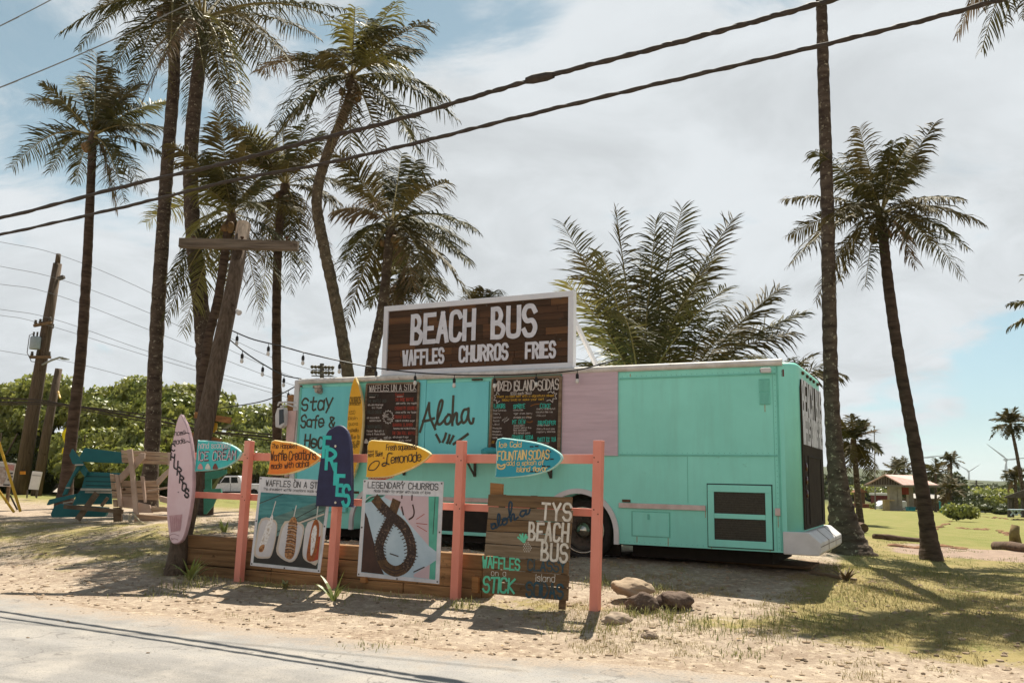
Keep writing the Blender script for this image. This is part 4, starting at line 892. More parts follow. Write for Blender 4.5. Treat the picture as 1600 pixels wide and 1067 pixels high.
p_dark = mat('print_dark', lin('#3a3732'), lin('#2c2a28'), rough=.5, scale=4); p_paper = mat('print_paper', lin('#cfc9c8'), lin('#bcb9bd'), rough=.5, scale=5); p_tray = mat('print_tray', lin('#c9b9a8'), lin('#bcaea2'), rough=.5, scale=4)
p_waf = mat('print_waffle', lin('#b58456'), lin('#7d4f2c'), rough=.5, scale=26, lo=.4, hi=.6); p_waf2 = mat('print_orange_waffle', lin('#a85f2c'), lin('#7c3f1c'), rough=.5, scale=24); p_choc = mat('print_chocolate', lin('#2f221d'), lin('#43302a'), rough=.4, scale=20); p_sugar = mat('print_sugar', lin('#dedad8'), lin('#b9a899'), rough=.5, scale=30, lo=.5, hi=.62)
p_red = mat('print_red', lin('#a8442c'), rough=.5); p_stick = mat('print_stick', lin('#d5d2cb'), rough=.5); p_bluep = mat('print_pale_blue_paper', lin('#b9c9d3'), lin('#a5b8c4'), rough=.5, scale=3)
p_churro = mat('print_churro', lin('#6a4d30'), lin('#3d2a1a'), rough=.5, scale=20); p_glaze = mat('print_glaze', lin('#2e1f18'), lin('#7d6552'), rough=.4, scale=34, lo=.52, hi=.66)
p_mint = mat('print_mint', lin('#5fae98'), lin('#4f9c88'), rough=.5); p_pink = mat('print_pink', lin('#c8b0b4'), lin('#c0a6ab'), rough=.5, scale=3); p_brown = mat('print_brown', lin('#4b3128'), lin('#3a261f'), rough=.5, scale=6)
def waffle_pic(patch, lines):
    X = lambda x, y: ((x-(113-(y-30)*.113))/(690+8), (y-32)/(945))     # crop pixels to poster u,v
    def T(L): return [((x-(112-(y-30)*.1118))/712., (y-30-(x-112)*.075)/930.) for x, y in L]
    patch([(.04, .175), (.965, .175), (.96, .965), (.04, .965)], p_tealg, .002, 'picture')
    patch([(.04, .176), (.35, .176), (.04, .30)], p_teal, .0026, 'plank_picture'); patch([(.04, .31), (.36, .186), (.96, .18), (.96, .20), (.04, .52)], p_teal, .0028, 'plank_picture'); patch([(.05, .80), (.40, .62), (.95, .60), (.955, .962), (.045, .962)], p_dark, .0028, 'shadow_picture')
    lines([[(.04, .30), (.36, .18)], [(.30, .62), (.95, .33)], [(.5, .48), (.96, .24)]], .010, p_dark, .0032, 'plank_gap')
    lines([[(.62, .49), (.95, .37)]], .022, p_tray, .0036, 'stick_picture')
    for tr, in ((((.09, .47), (.30, .48), (.335, .62), (.30, .86), (.22, .905), (.05, .89), (.045, .70)),), (((.43, .48), (.69, .50), (.705, .66), (.66, .86), (.56, .92), (.38, .85), (.36, .72)),), (((.75, .47), (.955, .48), (.957, .89), (.86, .905), (.75, .86), (.725, .72)),)):
        patch(tr, p_tray, .0042, 'tray_picture', 3); c = (sum(p[0] for p in tr)/7, sum(p[1] for p in tr)/7); patch([(c[0]+(x-c[0])*.86+.005, c[1]+(y-c[1])*.90) for x, y in tr], p_paper, .0048, 'paper_picture', 3)
    lines([[(.27, .27), (.235, .43)], [(.565, .30), (.545, .46)], [(.86, .26), (.865, .46)]], .016, p_stick, .0054, 'stick_picture', False)
    patch([(.24, .42), (.26, .45), (.255, .56), (.21, .74), (.175, .83), (.12, .84), (.105, .79), (.14, .66), (.19, .50)], p_sugar, .006, 'waffle_picture', 3); patch([(.12, .84), (.105, .80), (.14, .76), (.185, .76), (.17, .83)], p_waf, .0066, 'waffle_picture', 3)
    patch([(.545, .42), (.60, .47), (.615, .60), (.625, .80), (.59, .88), (.53, .885), (.485, .84), (.49, .64), (.49, .49)], p_waf, .006, 'waffle_picture', 3)
    lines([[(.485, .50+.032*i), (.55, .488+.032*i), (.615, .505+.032*i)] for i in range(11)], .010, p_choc, .0066, 'drizzle_picture'); lines([[(.49, .52+.05*i), (.55, .515+.05*i), (.61, .53+.05*i)] for i in range(6)], .006, p_tray, .0076, 'drizzle_picture')
    patch([(.88, .66), (.945, .60), (.955, .86), (.88, .89)], p_red, .0056, 'sauce_picture'); patch([(.86, .43), (.91, .49), (.925, .62), (.92, .80), (.885, .88), (.82, .885), (.79, .82), (.80, .62), (.82, .48)], p_waf2, .0062, 'waffle_picture', 3); patch([(.845, .50), (.885, .52), (.89, .66), (.875, .80), (.845, .82), (.83, .70), (.82, .60)], p_sugar, .0068, 'sugar_picture', 2)
poster('white poster of three waffles on sticks in paper trays, titled WAFFLES ON A STICK', ((406, 744.5), (519, 750.5), (499.8, 894.6), (391, 883)), -3.16, 'WAFFLES ON A STICK', 'The dreamiest waffle creations made with love', ((.10, .098), (.93, .094), (.10, .035)), ((.075, .148), (.96, .138), (.075, .120)), waffle_pic)
def churro_pic(patch, lines):
    patch([(.045, .155), (.955, .15), (.955, .965), (.045, .96)], p_bluep, .002, 'picture')
    patch([(.05, .157), (.30, .155), (.22, .20), (.05, .245)], p_mint, .0026, 'bowl_picture'); lines([[(.05, .235), (.14, .18), (.27, .162)]], .014, p_choc, .0030, 'bowl_rim'); lines([[(.05, .21), (.11, .172), (.2, .16)]], .012, p_paper, .0034, 'bowl_rim')
    patch([(.29, .155), (.83, .153), (.86, .64), (.60, .42), (.44, .235), (.29, .18)], p_pink, .0026, 'wall_picture'); patch([(.83, .153), (.953, .15), (.953, .69), (.86, .64)], p_mint, .0028, 'panel_picture'); patch([(.70, .955), (.70, .93), (.95, .78), (.953, .962)], p_pink, .0028, 'wall_picture'); patch([(.885, .82), (.953, .775), (.953, .962), (.885, .96)], p_mint, .0032, 'panel_picture')
    lines([[(.91, .16), (.905, .52)]], .010, p_dark, .0034, 'panel_line', False)
    lines([[(.51, .27), (.535, .345)], [(.645, .245), (.665, .31), (.655, .36), (.61, .39)]], .022, p_brown, .0034, 'smile_picture'); lines([[(.505, .155), (.505, .18)], [(.63, .15), (.63, .195)]], .020, p_brown, .0036, 'smile_picture', False); lines([[(.70, .385), (.79, .33)], [(.70, .425), (.83, .43)], [(.71, .45), (.83, .50)]], .008, p_red, .0036, 'ray_picture', False)
    patch([(.05, .34), (.09, .40), (.16, .58), (.30, .90), (.34, .958), (.048, .955)], p_brown, .0030, 'table_picture'); lines([[(.06, .36), (.13, .54), (.27, .90)]], .016, p_choc, .0034, 'table_edge')
    path = [(.19, .215), (.28, .29), (.40, .37), (.55, .47), (.635, .60), (.66, .74), (.60, .86), (.48, .915), (.36, .88), (.28, .78), (.26, .66), (.31, .53), (.37, .42), (.40, .33), (.43, .24)]
    lines([path], .135, p_churro, .0042, 'churro_picture'); top = path[1:6]; bot = path[8:14]
    lines([path[1:7]], .115, p_glaze, .0052, 'glaze_picture'); lines([path[9:13]], .120, p_glaze, .0054, 'glaze_picture'); lines([[(.33, .875), (.47, .91), (.60, .87)]], .018, p_choc, .0058, 'groove_picture'); lines([[(.34, .90), (.47, .94), (.58, .90)]], .012, p_choc, .0060, 'groove_picture')
    D = []
    for i in range(1, 6):
        (x0, y0), (x1, y1) = path[i], path[i+1]
        for t in (0, .25, .5, .75): cx, cy = x0+(x1-x0)*t, y0+(y1-y0)*t; D.append([(cx-.075, cy+.028), (cx, cy+.0), (cx+.075, cy+.012)])
    for i in range(9, 13):
        (x0, y0), (x1, y1) = path[i], path[i+1]
        for t in (0, .25, .5, .75): cx, cy = x0+(x1-x0)*t, y0+(y1-y0)*t; D.append([(cx-.075, cy), (cx, cy-.006), (cx+.075, cy+.014)])
    lines(D, .012, p_choc, .0064, 'drizzle_picture'); lines([[(.40, .745), (.50, .765)], [(.70, .905), (.82, .85)]], .014, p_choc, .0064, 'drip_picture', False)
poster('white poster of a glazed looped churro on paper, titled LEGENDARY CHURROS', ((568, 748.7), (693, 752), (686, 912), (558, 899.5)), -3.16, 'LEGENDARY CHURROS', 'Made fresh-to-order with loads of love', ((.065, .085), (.94, .085), (.065, .025)), ((.15, .128), (.85, .128), (.15, .100)), churro_pic)

# ------------------------------------------------------------------ plank sign leaning on the fence
def pallet_sign():
    q = -3.24; P = [plane(*p, q) for p in ((764, 771.6), (895, 776.2), (885.5, 939), (751.7, 926.6))]
    r = thing('plank_sign', 'brown weathered plank sign hand-lettered aloha and TYS BEACH BUS, standing by the right fence end', 'sign', P[3])
    n = 8
    for i in range(n):
        t0, t1 = i/n+.004, (i+1)/n-.004; a, b, c, d = P[0].lerp(P[3], t0), P[1].lerp(P[2], t0), P[1].lerp(P[2], t1), P[0].lerp(P[3], t1); j = random.uniform(-.012, .012)
        k = MB(); k.slab([a+U*j, b+U*j, c+U*j, d+U*j], NQ*.022); k.build('plank', grey_wood if i in (1, 3, 4) else grey_wood2, r, bevel=.003)
    k = MB()
    for t in (.12, .5, .90): k.slab([P[0].lerp(P[1], t)+NQ*.024, P[0].lerp(P[1], t+.07)+NQ*.024, P[3].lerp(P[2], t+.07)+NQ*.024-(Z*.10 if t > .8 else Z*0), P[3].lerp(P[2], t)+NQ*.024-(Z*.10 if t > .8 else Z*0)], NQ*.03)
    k.build('back_batten', grey_wood2, r)
    k = MB(); k.slab([plane(766, 754, q+.05), plane(784.5, 756, q+.05), plane(783, 790, q+.05), plane(765, 790, q+.05)], NQ*.05); k.build('upright', board_wood, r)
    X = lambda x, y: (700+x/4.743, 740+y/4.743)
    k = MB()
    for c, x0, x1, y, h in (('TYS', 695, 908, 332, 118), ('BEACH', 600, 888, 486, 122), ('BUS', 692, 880, 636, 122)): ptext(k, c, q, X(x0, y), X(x1, y+12), X(x0+8, y-h), .16, jit=.08, gap=2.0)
    ptext(k, 'on a', q, X(322, 752), X(430, 756), X(323, 710), .09, jit=.1, gap=2); ptext(k, 'island', q, X(652, 792), X(792, 800), X(655, 742), .10, jit=.1, gap=1.6); k.build('white_lettering', white_ink, r)
    k = MB(); pstroke(k, [X(*p) for p in ((320, 372), (350, 368), (352, 395), (330, 408), (322, 385), (350, 370), (356, 400), (378, 375), (385, 310), (372, 300), (368, 345), (376, 380), (400, 372), (408, 335), (432, 330), (438, 360), (415, 378), (405, 355), (435, 335), (462, 300), (475, 225), (458, 210), (452, 260), (466, 350), (475, 305), (490, 300), (494, 340), (520, 320))], q, .022)
    pstroke(k, [X(*p) for p in ((572, 272), (545, 278), (535, 305), (555, 315), (575, 290), (580, 270), (580, 300), (600, 290), (608, 265))], q, .022); k.build('navy_lettering', navy_ink, r)
    k = MB(); ptext(k, 'CLASSY', q, X(592, 712), X(868, 726), X(594, 640), .18, jit=.1); ptext(k, 'SODAS', q, X(582, 908), X(852, 924), X(584, 808), .17, jit=.1); k.build('faded_navy_lettering', mat('faded_navy_paint', lin('#33505c'), lin('#4a4c48'), rough=.8, scale=14, lo=.4, hi=.6), r)
    k = MB(); ptext(k, 'WAFFLES', q, X(258, 690), X(530, 712), X(260, 612), .17, jit=.1); ptext(k, 'STICK', q, X(262, 868), X(488, 884), X(270, 766), .16, jit=.1)
    for a, b in (((560, 505), (520, 470)), ((560, 505), (535, 450)), ((562, 505), (555, 445)), ((565, 505), (578, 450)), ((568, 505), (590, 470)), ((560, 505), (545, 460)), ((566, 505), (585, 462))): pstroke(k, [X(*a), X((a[0]+b[0])/2-3, (a[1]+b[1])/2-4), X(*b)], q, .020)
    k.build('seafoam_lettering', green_ink, r)
    k = MB()
    for i in range(6):
        for j in range(4):
            x, y = 562+j*16+(i % 2)*7, 510+i*13
            if ((x-585)/36)**2+((y-545)/44)**2 < 1: ppoly(k, [X(x-5, y), X(x, y-5), X(x+5, y), X(x, y+5)], q, .004)
    k.build('pineapple_picture', white_ink, r)
pallet_sign()

# ------------------------------------------------------------------ festoon lights
def lights(label, pts, bulbs):
    P = [plane(x, y, q) if abs(q) < 5 else dep(x, y, q) for x, y, q in pts]; r = thing('string_light', label, 'string lights', P[0])
    C_ = cr(P, 8, False); k = MB(); k.tube(C_, .011, 6); k.build('cord', black, r)
    for bx_ in bulbs:
        best = min(C_, key=lambda p: abs(project(p)[0]-bx_)); i = C_.index(best); j = min(i+1, len(C_)-1) if project(best)[0] < bx_ else max(i-1, 0)
        a, b = project(C_[i])[0], project(C_[j])[0]; t = 0 if i == j else (bx_-a)/(b-a); p = C_[i].lerp(C_[j], t)
        k = MB(); k.tube([p+Z*.01, p-Z*.055], .006, 5); k.lathe(p-Z*.14, Z, [(.018, 0), (.026, .01), (.026, .06), (.015, .085), (0, .09)], 10); so_ = k.build('socket', black, r)
        k = MB(); k.lathe(p-Z*.22, Z, [(0, 0), (.02, .006), (.031, .03), (.028, .055), (.018, .08)], 12); k.build('bulb', bulb_m, so_, smooth=True)
def project(p):
    d = p-CAM; z = d.dot(_f); return CX+F_PX*d.dot(CR)/z, CY-F_PX*d.dot(CU)/z
py = POLE_Y+1.2
lights('upper strand of bulb lights running from the leaning pole along the whole bus roof edge', [(361, 516, py), (395, 530, 14.9), (440, 541, -1.6), (478, 551.6, -1.2), (532, 564, -.9), (589, 575, -.6), (650, 582, -.4), (711, 585.5, -.3), (773, 586, -.25), (838, 583.6, -.2), (902, 578, -.15), (966, 561, -.08)], (371, 420, 474, 531, 588, 649, 710, 773, 838, 902))
lights('second strand of bulb lights, sagging from the leaning pole to the bus front corner', [(358, 530, py), (385, 552, 14.4), (413, 570, 15.2), (443, 586, 15.8), (471, 592, 15.95)], (379, 411, 444))
lights('short low strand of bulb lights behind the bus mirror', [(330, 640, 17.5), (405, 628, 17), (440, 615, 16.6), (466, 601, 16.2)], (451,))

# ------------------------------------------------------------------ palms
def frond_mesh(base, tip, arch, L, nl, lw, llen, droop, rs, roll=0., npts=12, seg=3, bare=.14):
    """rachis + leaflets; base/tip points, arch = rise of the middle as share of the span"""
    b0, t0 = np.array(base), np.array(tip); up = np.array((0, 0, 1.)); sp = np.linalg.norm(t0-b0)
    ctrl = b0+(t0-b0)*.46+up*arch*sp
    def P(t): return ((1-t)**2)[:, None]*b0+(2*t*(1-t))[:, None]*ctrl+(t**2)[:, None]*t0
    def D(t): d = (2*(1-t))[:, None]*(ctrl-b0)+(2*t)[:, None]*(t0-ctrl); return d/np.linalg.norm(d, axis=1)[:, None]
    tt = np.linspace(0, 1, npts); mb = MB(); mb.tube([V(p) for p in P(tt)], [float(max(.007, .034*L/4*(1-t*.9))) for t in tt], 5)
    t = np.repeat(np.linspace(bare, .995, nl), 2)+rs.uniform(-.004, .004, nl*2); sgn = np.tile((1., -1.), nl); n = len(t)
    p = P(t); d = D(t); side = np.cross(d, up); ln = np.linalg.norm(side, axis=1)[:, None]; side = np.where(ln > .05, side/np.maximum(ln, 1e-5), np.array((1., 0, 0)))
    fx = np.clip((np.abs(d[:, 2:3])-.62)/.3, 0, 1)*.65; side = side*(1-fx)+np.array((1., 0, 0))*np.where(side[:, :1] < 0, -1, 1)*fx; side /= np.linalg.norm(side, axis=1)[:, None]
    nor = np.cross(side, d)
    if roll: side = side*math.cos(roll)+nor*math.sin(roll); nor = np.cross(side, d)
    x = (t-bare)/(1-bare); prof = np.clip(.45+1.5*x, 0, 1)*np.clip(1.06-x**3*.72, .2, 1)
    le = llen*prof*rs.uniform(.74, 1.14, n)*(.86+.36*rs.random(40)[(t*13).astype(int)+np.where(sgn > 0, 0, 20)])
    le = np.where(rs.random(n) < .05, le*.35, le)              # torn and broken leaflets
    fw = .30+.75*x**1.5                               # leaflets swing forward towards the tip
    dr = side*sgn[:, None]+d*fw[:, None]+nor*rs.uniform(.05, .35, n)[:, None]+rs.normal(0, .13, (n, 3)); dr /= np.linalg.norm(dr, axis=1)[:, None]
    vs = [p]; cur = p; dirv = dr; mids = [p]
    dp = droop*rs.uniform(.55, 1.3, n)*(.7+.6*rs.random(40)[(t*15).astype(int)+np.where(sgn > 0, 0, 20)])
    for k in range(seg):
        dirv = dirv+np.array((0, 0, -1.))*(dp*(.35+.55*k))[:, None]; dirv /= np.linalg.norm(dirv, axis=1)[:, None]
        cur = cur+dirv*(le/seg)[:, None]; mids.append(cur)
    wv = np.cross(dr, d); wn = np.linalg.norm(wv, axis=1)[:, None]; th = rs.normal(.38, .30, n)[:, None]; wv = d*np.cos(th)+wv/np.maximum(wn, 1e-4)*np.sin(th); wv /= np.linalg.norm(wv, axis=1)[:, None]
    o = len(mb.v); ws = [.55]+[1.0 if k == 0 else .8 for k in range(seg-1)]
    arr = []
    for k in range(seg):
        w_ = (lw*ws[k]*.5*prof**.3)[:, None]; arr += [mids[k]-wv*w_, mids[k]+wv*w_]
    arr.append(mids[seg]); m = len(arr); V3 = np.stack(arr, 1).reshape(-1, 3)
    ids = o+np.arange(n)*m
    mb.v += [tuple(q) for q in V3.tolist()]
    for i in ids.tolist():
        for k in range(seg-1): mb.f.append((i+2*k, i+2*k+1, i+2*k+3, i+2*k+2))
        mb.f.append((i+2*(seg-1), i+2*(seg-1)+1, i+m-1))
    return mb
def palm(label, trunk, Y, r0, r1, crown, tips, L=4.0, extra=6, nl=66, lw=.056, llen=.86, droop=.66, seed=0, flare=1.7, bk=None, nuts=6, down=3, dys=None, yellow=.08, dry=.06, leaf=None, seg=3, Yc=None, name='coconut_palm', sink=.25, fl=.45):
    """trunk: photo pixels from foot to crown at depth Y; tips: (px, py[, arch]) frond tips; each gets its own depth offset"""
    rs = np.random.default_rng(seed+100); R = random.Random(seed+5)
    Yc = Yc or Y; n = len(trunk)
    P = [dep(x, y, Y+(Yc-Y)*i/max(n-1, 1)) for i, (x, y) in enumerate(trunk)]
    r = thing(name, label, 'palm tree', P[0], 'coconut palms')
    if crown is not None:                     # the trunk runs right up into the crown
        top = dep(crown[0], crown[1], Yc)-Z*.12
        if (top-P[-1]).length > .12: P.append(top)
    Q = cr(P, 16, False); Q[0] = Q[0]-Z*sink; m = len(Q)
    rad = []
    for i, p in enumerate(Q):
        t = i/(m-1); h = (p-P[0]).length; rad.append((r0+(r1-r0)*t)*(1+(flare-1)*math.exp(-max(h, 0)/fl))*(1+.035*math.sin(i*2.1)+R.uniform(-.03, .03)))
    k = MB(); k.tube(Q, rad, 14, jit=.07); k.build('trunk', bk or bark, r, smooth=True)
    if crown is None: return r
    C = dep(crown[0], crown[1], Yc)
    k = MB(); k.blob(C-Z*.12, (r1*1.35, r1*1.35, .34), 2, .25, 2, seed); k.build('crown_heart', fibre_m, r, smooth=True)
    fr = []
    for i, tp in enumerate(tips):
        x, y = tp[:2]; arch = tp[2] if len(tp) > 2 else None; tgt = dep(x, y, Yc); v = tgt-C; plane_len = v.length
        dl = math.sqrt(max(0., (L*R.uniform(.86, 1.0))**2-plane_len**2)); dy = dl*R.choice((-1, 1)) if plane_len < L else 0
        dy = max(-L*.75, min(L*.75, dy)); v2 = V((v.x, v.y+dy, v.z)); e = C+v2
        # keep the same sight line after moving the tip in depth
        dd = ray(x, y); e = CAM+dd*(e.y/dd.y)
        if arch is None: arch = .26 if v.z < 0 else (.20 if v.z < plane_len*.6 else .07)
        fr.append((e, arch))
    for i in range(extra):
        a = R.uniform(0, 2*PI); el = R.uniform(-.25, 1.0); l = L*R.uniform(.75, .98); e = C+V((math.cos(a)*math.cos(el)*l*.55, math.sin(a)*math.cos(el)*l, math.sin(el)*l*.8)); fr.append((e, .22 if el < .6 else .08))
    for i in range(down):
        a = R.uniform(0, 2*PI); l = L*R.uniform(.6, .8); e = C+V((math.cos(a)*l*.35, math.sin(a)*l*.5, -l*R.uniform(.75, .95))); fr.append((e, .34))
    for i, (e, arch) in enumerate(fr):
        q = R.random(); ln = (e-C).length
        mt = frond_dry if (q < dry or (i >= len(fr)-down and q < .6)) else frond_y if q < dry+yellow else frond_b if q < .48 else (leaf or frond_a)
        st = C+(e-C).normalized()*.10+Z*.05
        k = frond_mesh(st, e, arch, ln, max(12, int(nl*min(1.2, .5+.5*ln/L))), lw, llen*(.75+.25*ln/L), droop*(.6 if e.z > C.z+ln*.5 else 1.), rs, R.uniform(-.5, .5), seg=seg)
        ob = k.build('frond', [mt, rachis_m], r); nf = 5*11+2
        mi = np.zeros(len(ob.data.polygons), dtype=np.int32); mi[:nf] = 1; ob.data.polygons.foreach_set('material_index', mi)
    for i in range(nuts):
        a = R.uniform(0, 2*PI); p = C+V((math.cos(a)*r1*2.0, math.sin(a)*r1*2.0, -.32-R.random()*.22)); k = MB(); k.blob(p, (.10, .10, .125), 2, .08, 1, i); k.build('coconut', coconut_m, r, smooth=True)
    return r
def palms():
    palm('slim coconut palm standing alone at the far left, its trunk rising behind the teal table', ((100, 790), (112, 680), (126, 560), (135, 430), (140, 330), (144, 240)), 27, .19, .115, (145, 214),
         ((18, 262, .30), (52, 158, .18), (78, 268, .3), (152, 82, .03), (118, 120, .05), (168, 110, .05), (215, 130, .08), (262, 158, .14), (240, 210, .16), (255, 200, .16), (282, 262, .25), (225, 300, .26), (195, 318, .2), (118, 286, .3), (180, 140, .06)), L=3.6, extra=4, seed=1, down=1, droop=.5, dry=.02, bk=bark_d)
    palm('tall coconut palm with straight speckled trunk, left of the pair behind the leaning pole', ((230, 806), (238, 690), (243, 560), (252, 400), (262, 250), (272, 120), (270, 30)), 26, .235, .17, (268, 6),
         ((97, 50, .22), (121, 78, .26), (166, 135, .28), (150, 20, .15), (180, -60, .08), (260, -120, .05), (340, -90, .08), (390, -20, .2), (320, 120, .3), (200, 150, .3), (262, 140, .3)), L=5.4, extra=5, seed=2, down=2, droop=.6, yellow=.05, dry=.12)
    palm('tall thick coconut palm with lichen-spotted trunk, right behind the leaning pole', ((311, 818), (316, 700), (320, 580), (313, 470), (302, 370), (298, 250), (308, 130), (316, 70)), 25.5, .265, .19, (317, 32),
         ((170, 100, .2), (195, 155, .26), (245, 105, .2), (360, 225, .22), (382, 165, .24), (372, 215, .2), (345, 150, .3), (455, 100, .2), (498, 62, .2), (550, 42, .2), (540, 15, .16), (430, -60, .1), (330, -110, .05), (240, -90, .08), (470, 110, .26), (290, 190, .3), (420, 120, .2)), L=6.0, extra=5, seed=3, down=2, droop=.6, yellow=.12, dry=.10)
    palm('coconut palm with bent leaning trunk behind the bus front, orange coconuts in its crown', ((556, 800), (549, 640), (540, 560), (524, 470), (505, 380), (495, 310), (510, 245), (533, 190), (548, 150)), 21.5, .165, .115, (549, 122),
         ((402, 112, .18), (428, 196, .22), (412, 246, .3), (555, 12, .04), (618, 4, .1), (672, 34, .14), (652, 78, .14), (714, 188, .24), (706, 160, .24), (690, 258, .24), (655, 240, .2), (545, 300, .12), (505, 80, .12), (575, 30, .05), (600, 270, .2), (640, 110, .16), (470, 130, .2)), L=3.9, extra=3, seed=4, down=1, droop=.55, nuts=14, yellow=.16, dry=.06, bk=bark_t)
    palm('low-crowned coconut palm seen between the thick spotted trunk and the pole top', ((322, 800), (316, 640), (324, 540), (340, 470), (351, 400), (356, 360)), 25, .15, .11, (362, 335),
         ((258, 500, .3), (285, 520, .28), (228, 348, .2), (300, 290, .16), (345, 262, .08), (385, 228, .08), (420, 270, .12), (465, 330, .2), (470, 410, .22), (408, 505, .3), (440, 450, .26), (250, 470, .3), (330, 240, .06), (345, 480, .3), (290, 380, .24)), L=3.6, extra=5, seed=5, down=1, droop=.5, yellow=.15, bk=bark_d)
    palm('coconut palm with a thin straight dark trunk standing between the pole and the bus front', ((433, 790), (433, 640), (432, 500), (434, 400), (440, 320)), 29, .165, .13, (446, 290),
         ((350, 255, .16), (385, 215, .1), (440, 195, .04), (485, 180, .06), (520, 235, .12), (548, 290, .18), (540, 340, .22), (520, 420, .28), (455, 460, .3), (405, 480, .3), (480, 440, .3), (370, 340, .2), (425, 225, .05), (500, 205, .08)), L=3.9, extra=6, seed=6, down=2, droop=.5, yellow=.1, bk=bark_d)
    palm('coconut palm with a dark curved trunk and full crown, just left of the roof sign', ((566, 790), (572, 640), (582, 560), (598, 480), (606, 400), (609, 370)), 24, .175, .115, (611, 352),
         ((540, 405, .24), (528, 438, .3), (540, 505, .3), (560, 450, .26), (522, 330, .18), (535, 290, .14), (585, 270, .06), (628, 240, .03), (702, 285, .16), (745, 360, .22), (728, 382, .22), (735, 412, .2), (716, 400, .2), (735, 468, .28), (692, 470, .26), (650, 250, .05), (670, 440, .26)), L=3.5, extra=3, seed=7, down=1, droop=.45)
    palm('farther coconut palm half hidden behind the crown left of the roof sign', ((622, 800), (624, 640), (625, 520), (626, 460)), 30, .16, .12, (629, 436),
         ((575, 480, .24), (590, 420, .16), (610, 400, .1), (655, 420, .16), (700, 455, .22), (675, 480, .26), (640, 490, .26), (645, 385, .06)), L=2.6, extra=4, seed=8, down=2, droop=.5)
    palm('tip of a coconut palm showing its fronds over the top of the roof sign', ((752, 800), (752, 640), (752, 520)), 34, .15, .12, (752, 492),
         ((738, 456, .05), (756, 452, .04), (772, 456, .08), (790, 474, .16), (722, 480, .16)), L=1.7, extra=2, seed=9, down=1)
    # young palm behind the bus
    palm('young trunkless coconut palm sending up long fronds from behind the middle of the bus', ((1012, 800), (1012, 740), (1010, 690), (1006, 650)), 18.6, .30, .22, (1000, 620),
         ((880, 350, .10), (962, 325, .04), (1066, 325, .08), (1146, 342, .12), (884, 440, .14), (1118, 400, .14), (1025, 345, .05), (940, 395, .06), (1092, 430, .14), (1000, 400, .1), (915, 400, .1), (1135, 450, .16), (905, 520, .14), (1065, 480, .1), (900, 570, .16)), L=4.3, extra=1, nl=64, lw=.044, llen=.84, droop=.30, seed=10, down=0, nuts=0, yellow=.12, dry=0)
    palm('young coconut palm arching low over the bus roof, right of the taller young palm', ((1120, 800), (1105, 740), (1085, 690), (1072, 650)), 19.5, .28, .2, (1066, 612),
         ((1218, 452, .10), (1258, 488, .13), (1150, 500, .1), (1190, 560, .2), (1240, 520, .2), (1110, 490, .04)), L=3.4, extra=3, nl=70, lw=.040, llen=1.0, droop=.42, seed=11, down=0, nuts=0, dry=.0, yellow=0)
    palm('low coconut palm tucked behind the rear roof corner of the bus, few fronds showing', ((1180, 800), (1180, 740), (1182, 680)), 20.5, .2, .16, (1185, 640),
         ((1318, 585, .24), (1300, 568, .2), (1270, 556, .16), (1235, 560, .1)), L=2.6, extra=1, nl=44, llen=.7, droop=.5, seed=12, down=0, nuts=0)
    # right hand side
    palm('tall bare palm trunk with broad flared root foot beside the bus rear bumper', ((1330, 888), (1318, 820), (1308, 740), (1300, 640), (1296, 500), (1293, 330), (1289, 200), (1285, 60), (1283, -20), (1281, -70)), 16.2, .165, .10, (1281, -62),
         ((1120, -95, .12), (1165, -70, .2), (1180, -190, .1), (1230, -250, .04), (1300, -290, .02), (1360, -230, .05), (1410, -150, .12), (1440, -95, .16), (1400, -65, .2), (1250, -120, .1), (1330, -130, .1), (1215, -75, .16), (1345, -75, .16)), L=3.0, extra=0, nl=60, llen=.6, droop=.25, seed=13, flare=3.7, fl=.65, down=0, nuts=0, Yc=17.9)
    palm('coconut palm with a slender leaning trunk and dark backlit crown, standing right of the bus', ((1457, 888), (1446, 800), (1430, 700), (1408, 580), (1390, 460), (1381, 380), (1378, 352)), 16.3, .135, .095, (1377, 335),
         ((1226, 312, .16), (1232, 368, .18), (1236, 412, .22), (1274, 236, .10), (1318, 240, .06), (1342, 200, .02), (1396, 220, .03), (1462, 192, .06), (1432, 258, .1), (1504, 312, .2), (1536, 350, .2), (1512, 388, .22), (1504, 432, .24), (1352, 448, .2), (1312, 440, .22), (1305, 285, .08), (1275, 470, .26), (1420, 235, .05), (1290, 350, .2), (1465, 330, .18), (1460, 390, .22)), Yc=18.5, L=2.7, extra=3, nl=58, lw=.042, llen=.62, droop=.62, seed=14, flare=1.9, down=1, dry=0, nuts=3, yellow=.02, bk=bark_d)
    palm('coconut palm outside the upper right corner, two drooping frond tips hanging into view', ((1700, 880), (1680, 500), (1650, 100), (1640, -60)), 15, .15, .11, (1640, -110),
         ((1496, 55, .42), (1533, 82, .40), (1597, 30, .3), (1500, -90), (1570, 40, .4), (1760, 20, .3), (1650, 60, .3)), L=2.6, extra=3, nl=56, lw=.045, llen=.66, seed=15, down=1)
    palm('coconut palm outside the right edge, one frond tip showing at the rim', ((1700, 830), (1695, 700), (1690, 560)), 21, .14, .10, (1690, 480),
         ((1576, 475, .1), (1578, 510, .14), (1600, 430, .1), (1700, 350, .05), (1640, 560, .2), (1790, 500, .2)), L=2.2, extra=2, nl=34, llen=.5, seed=16, down=1)
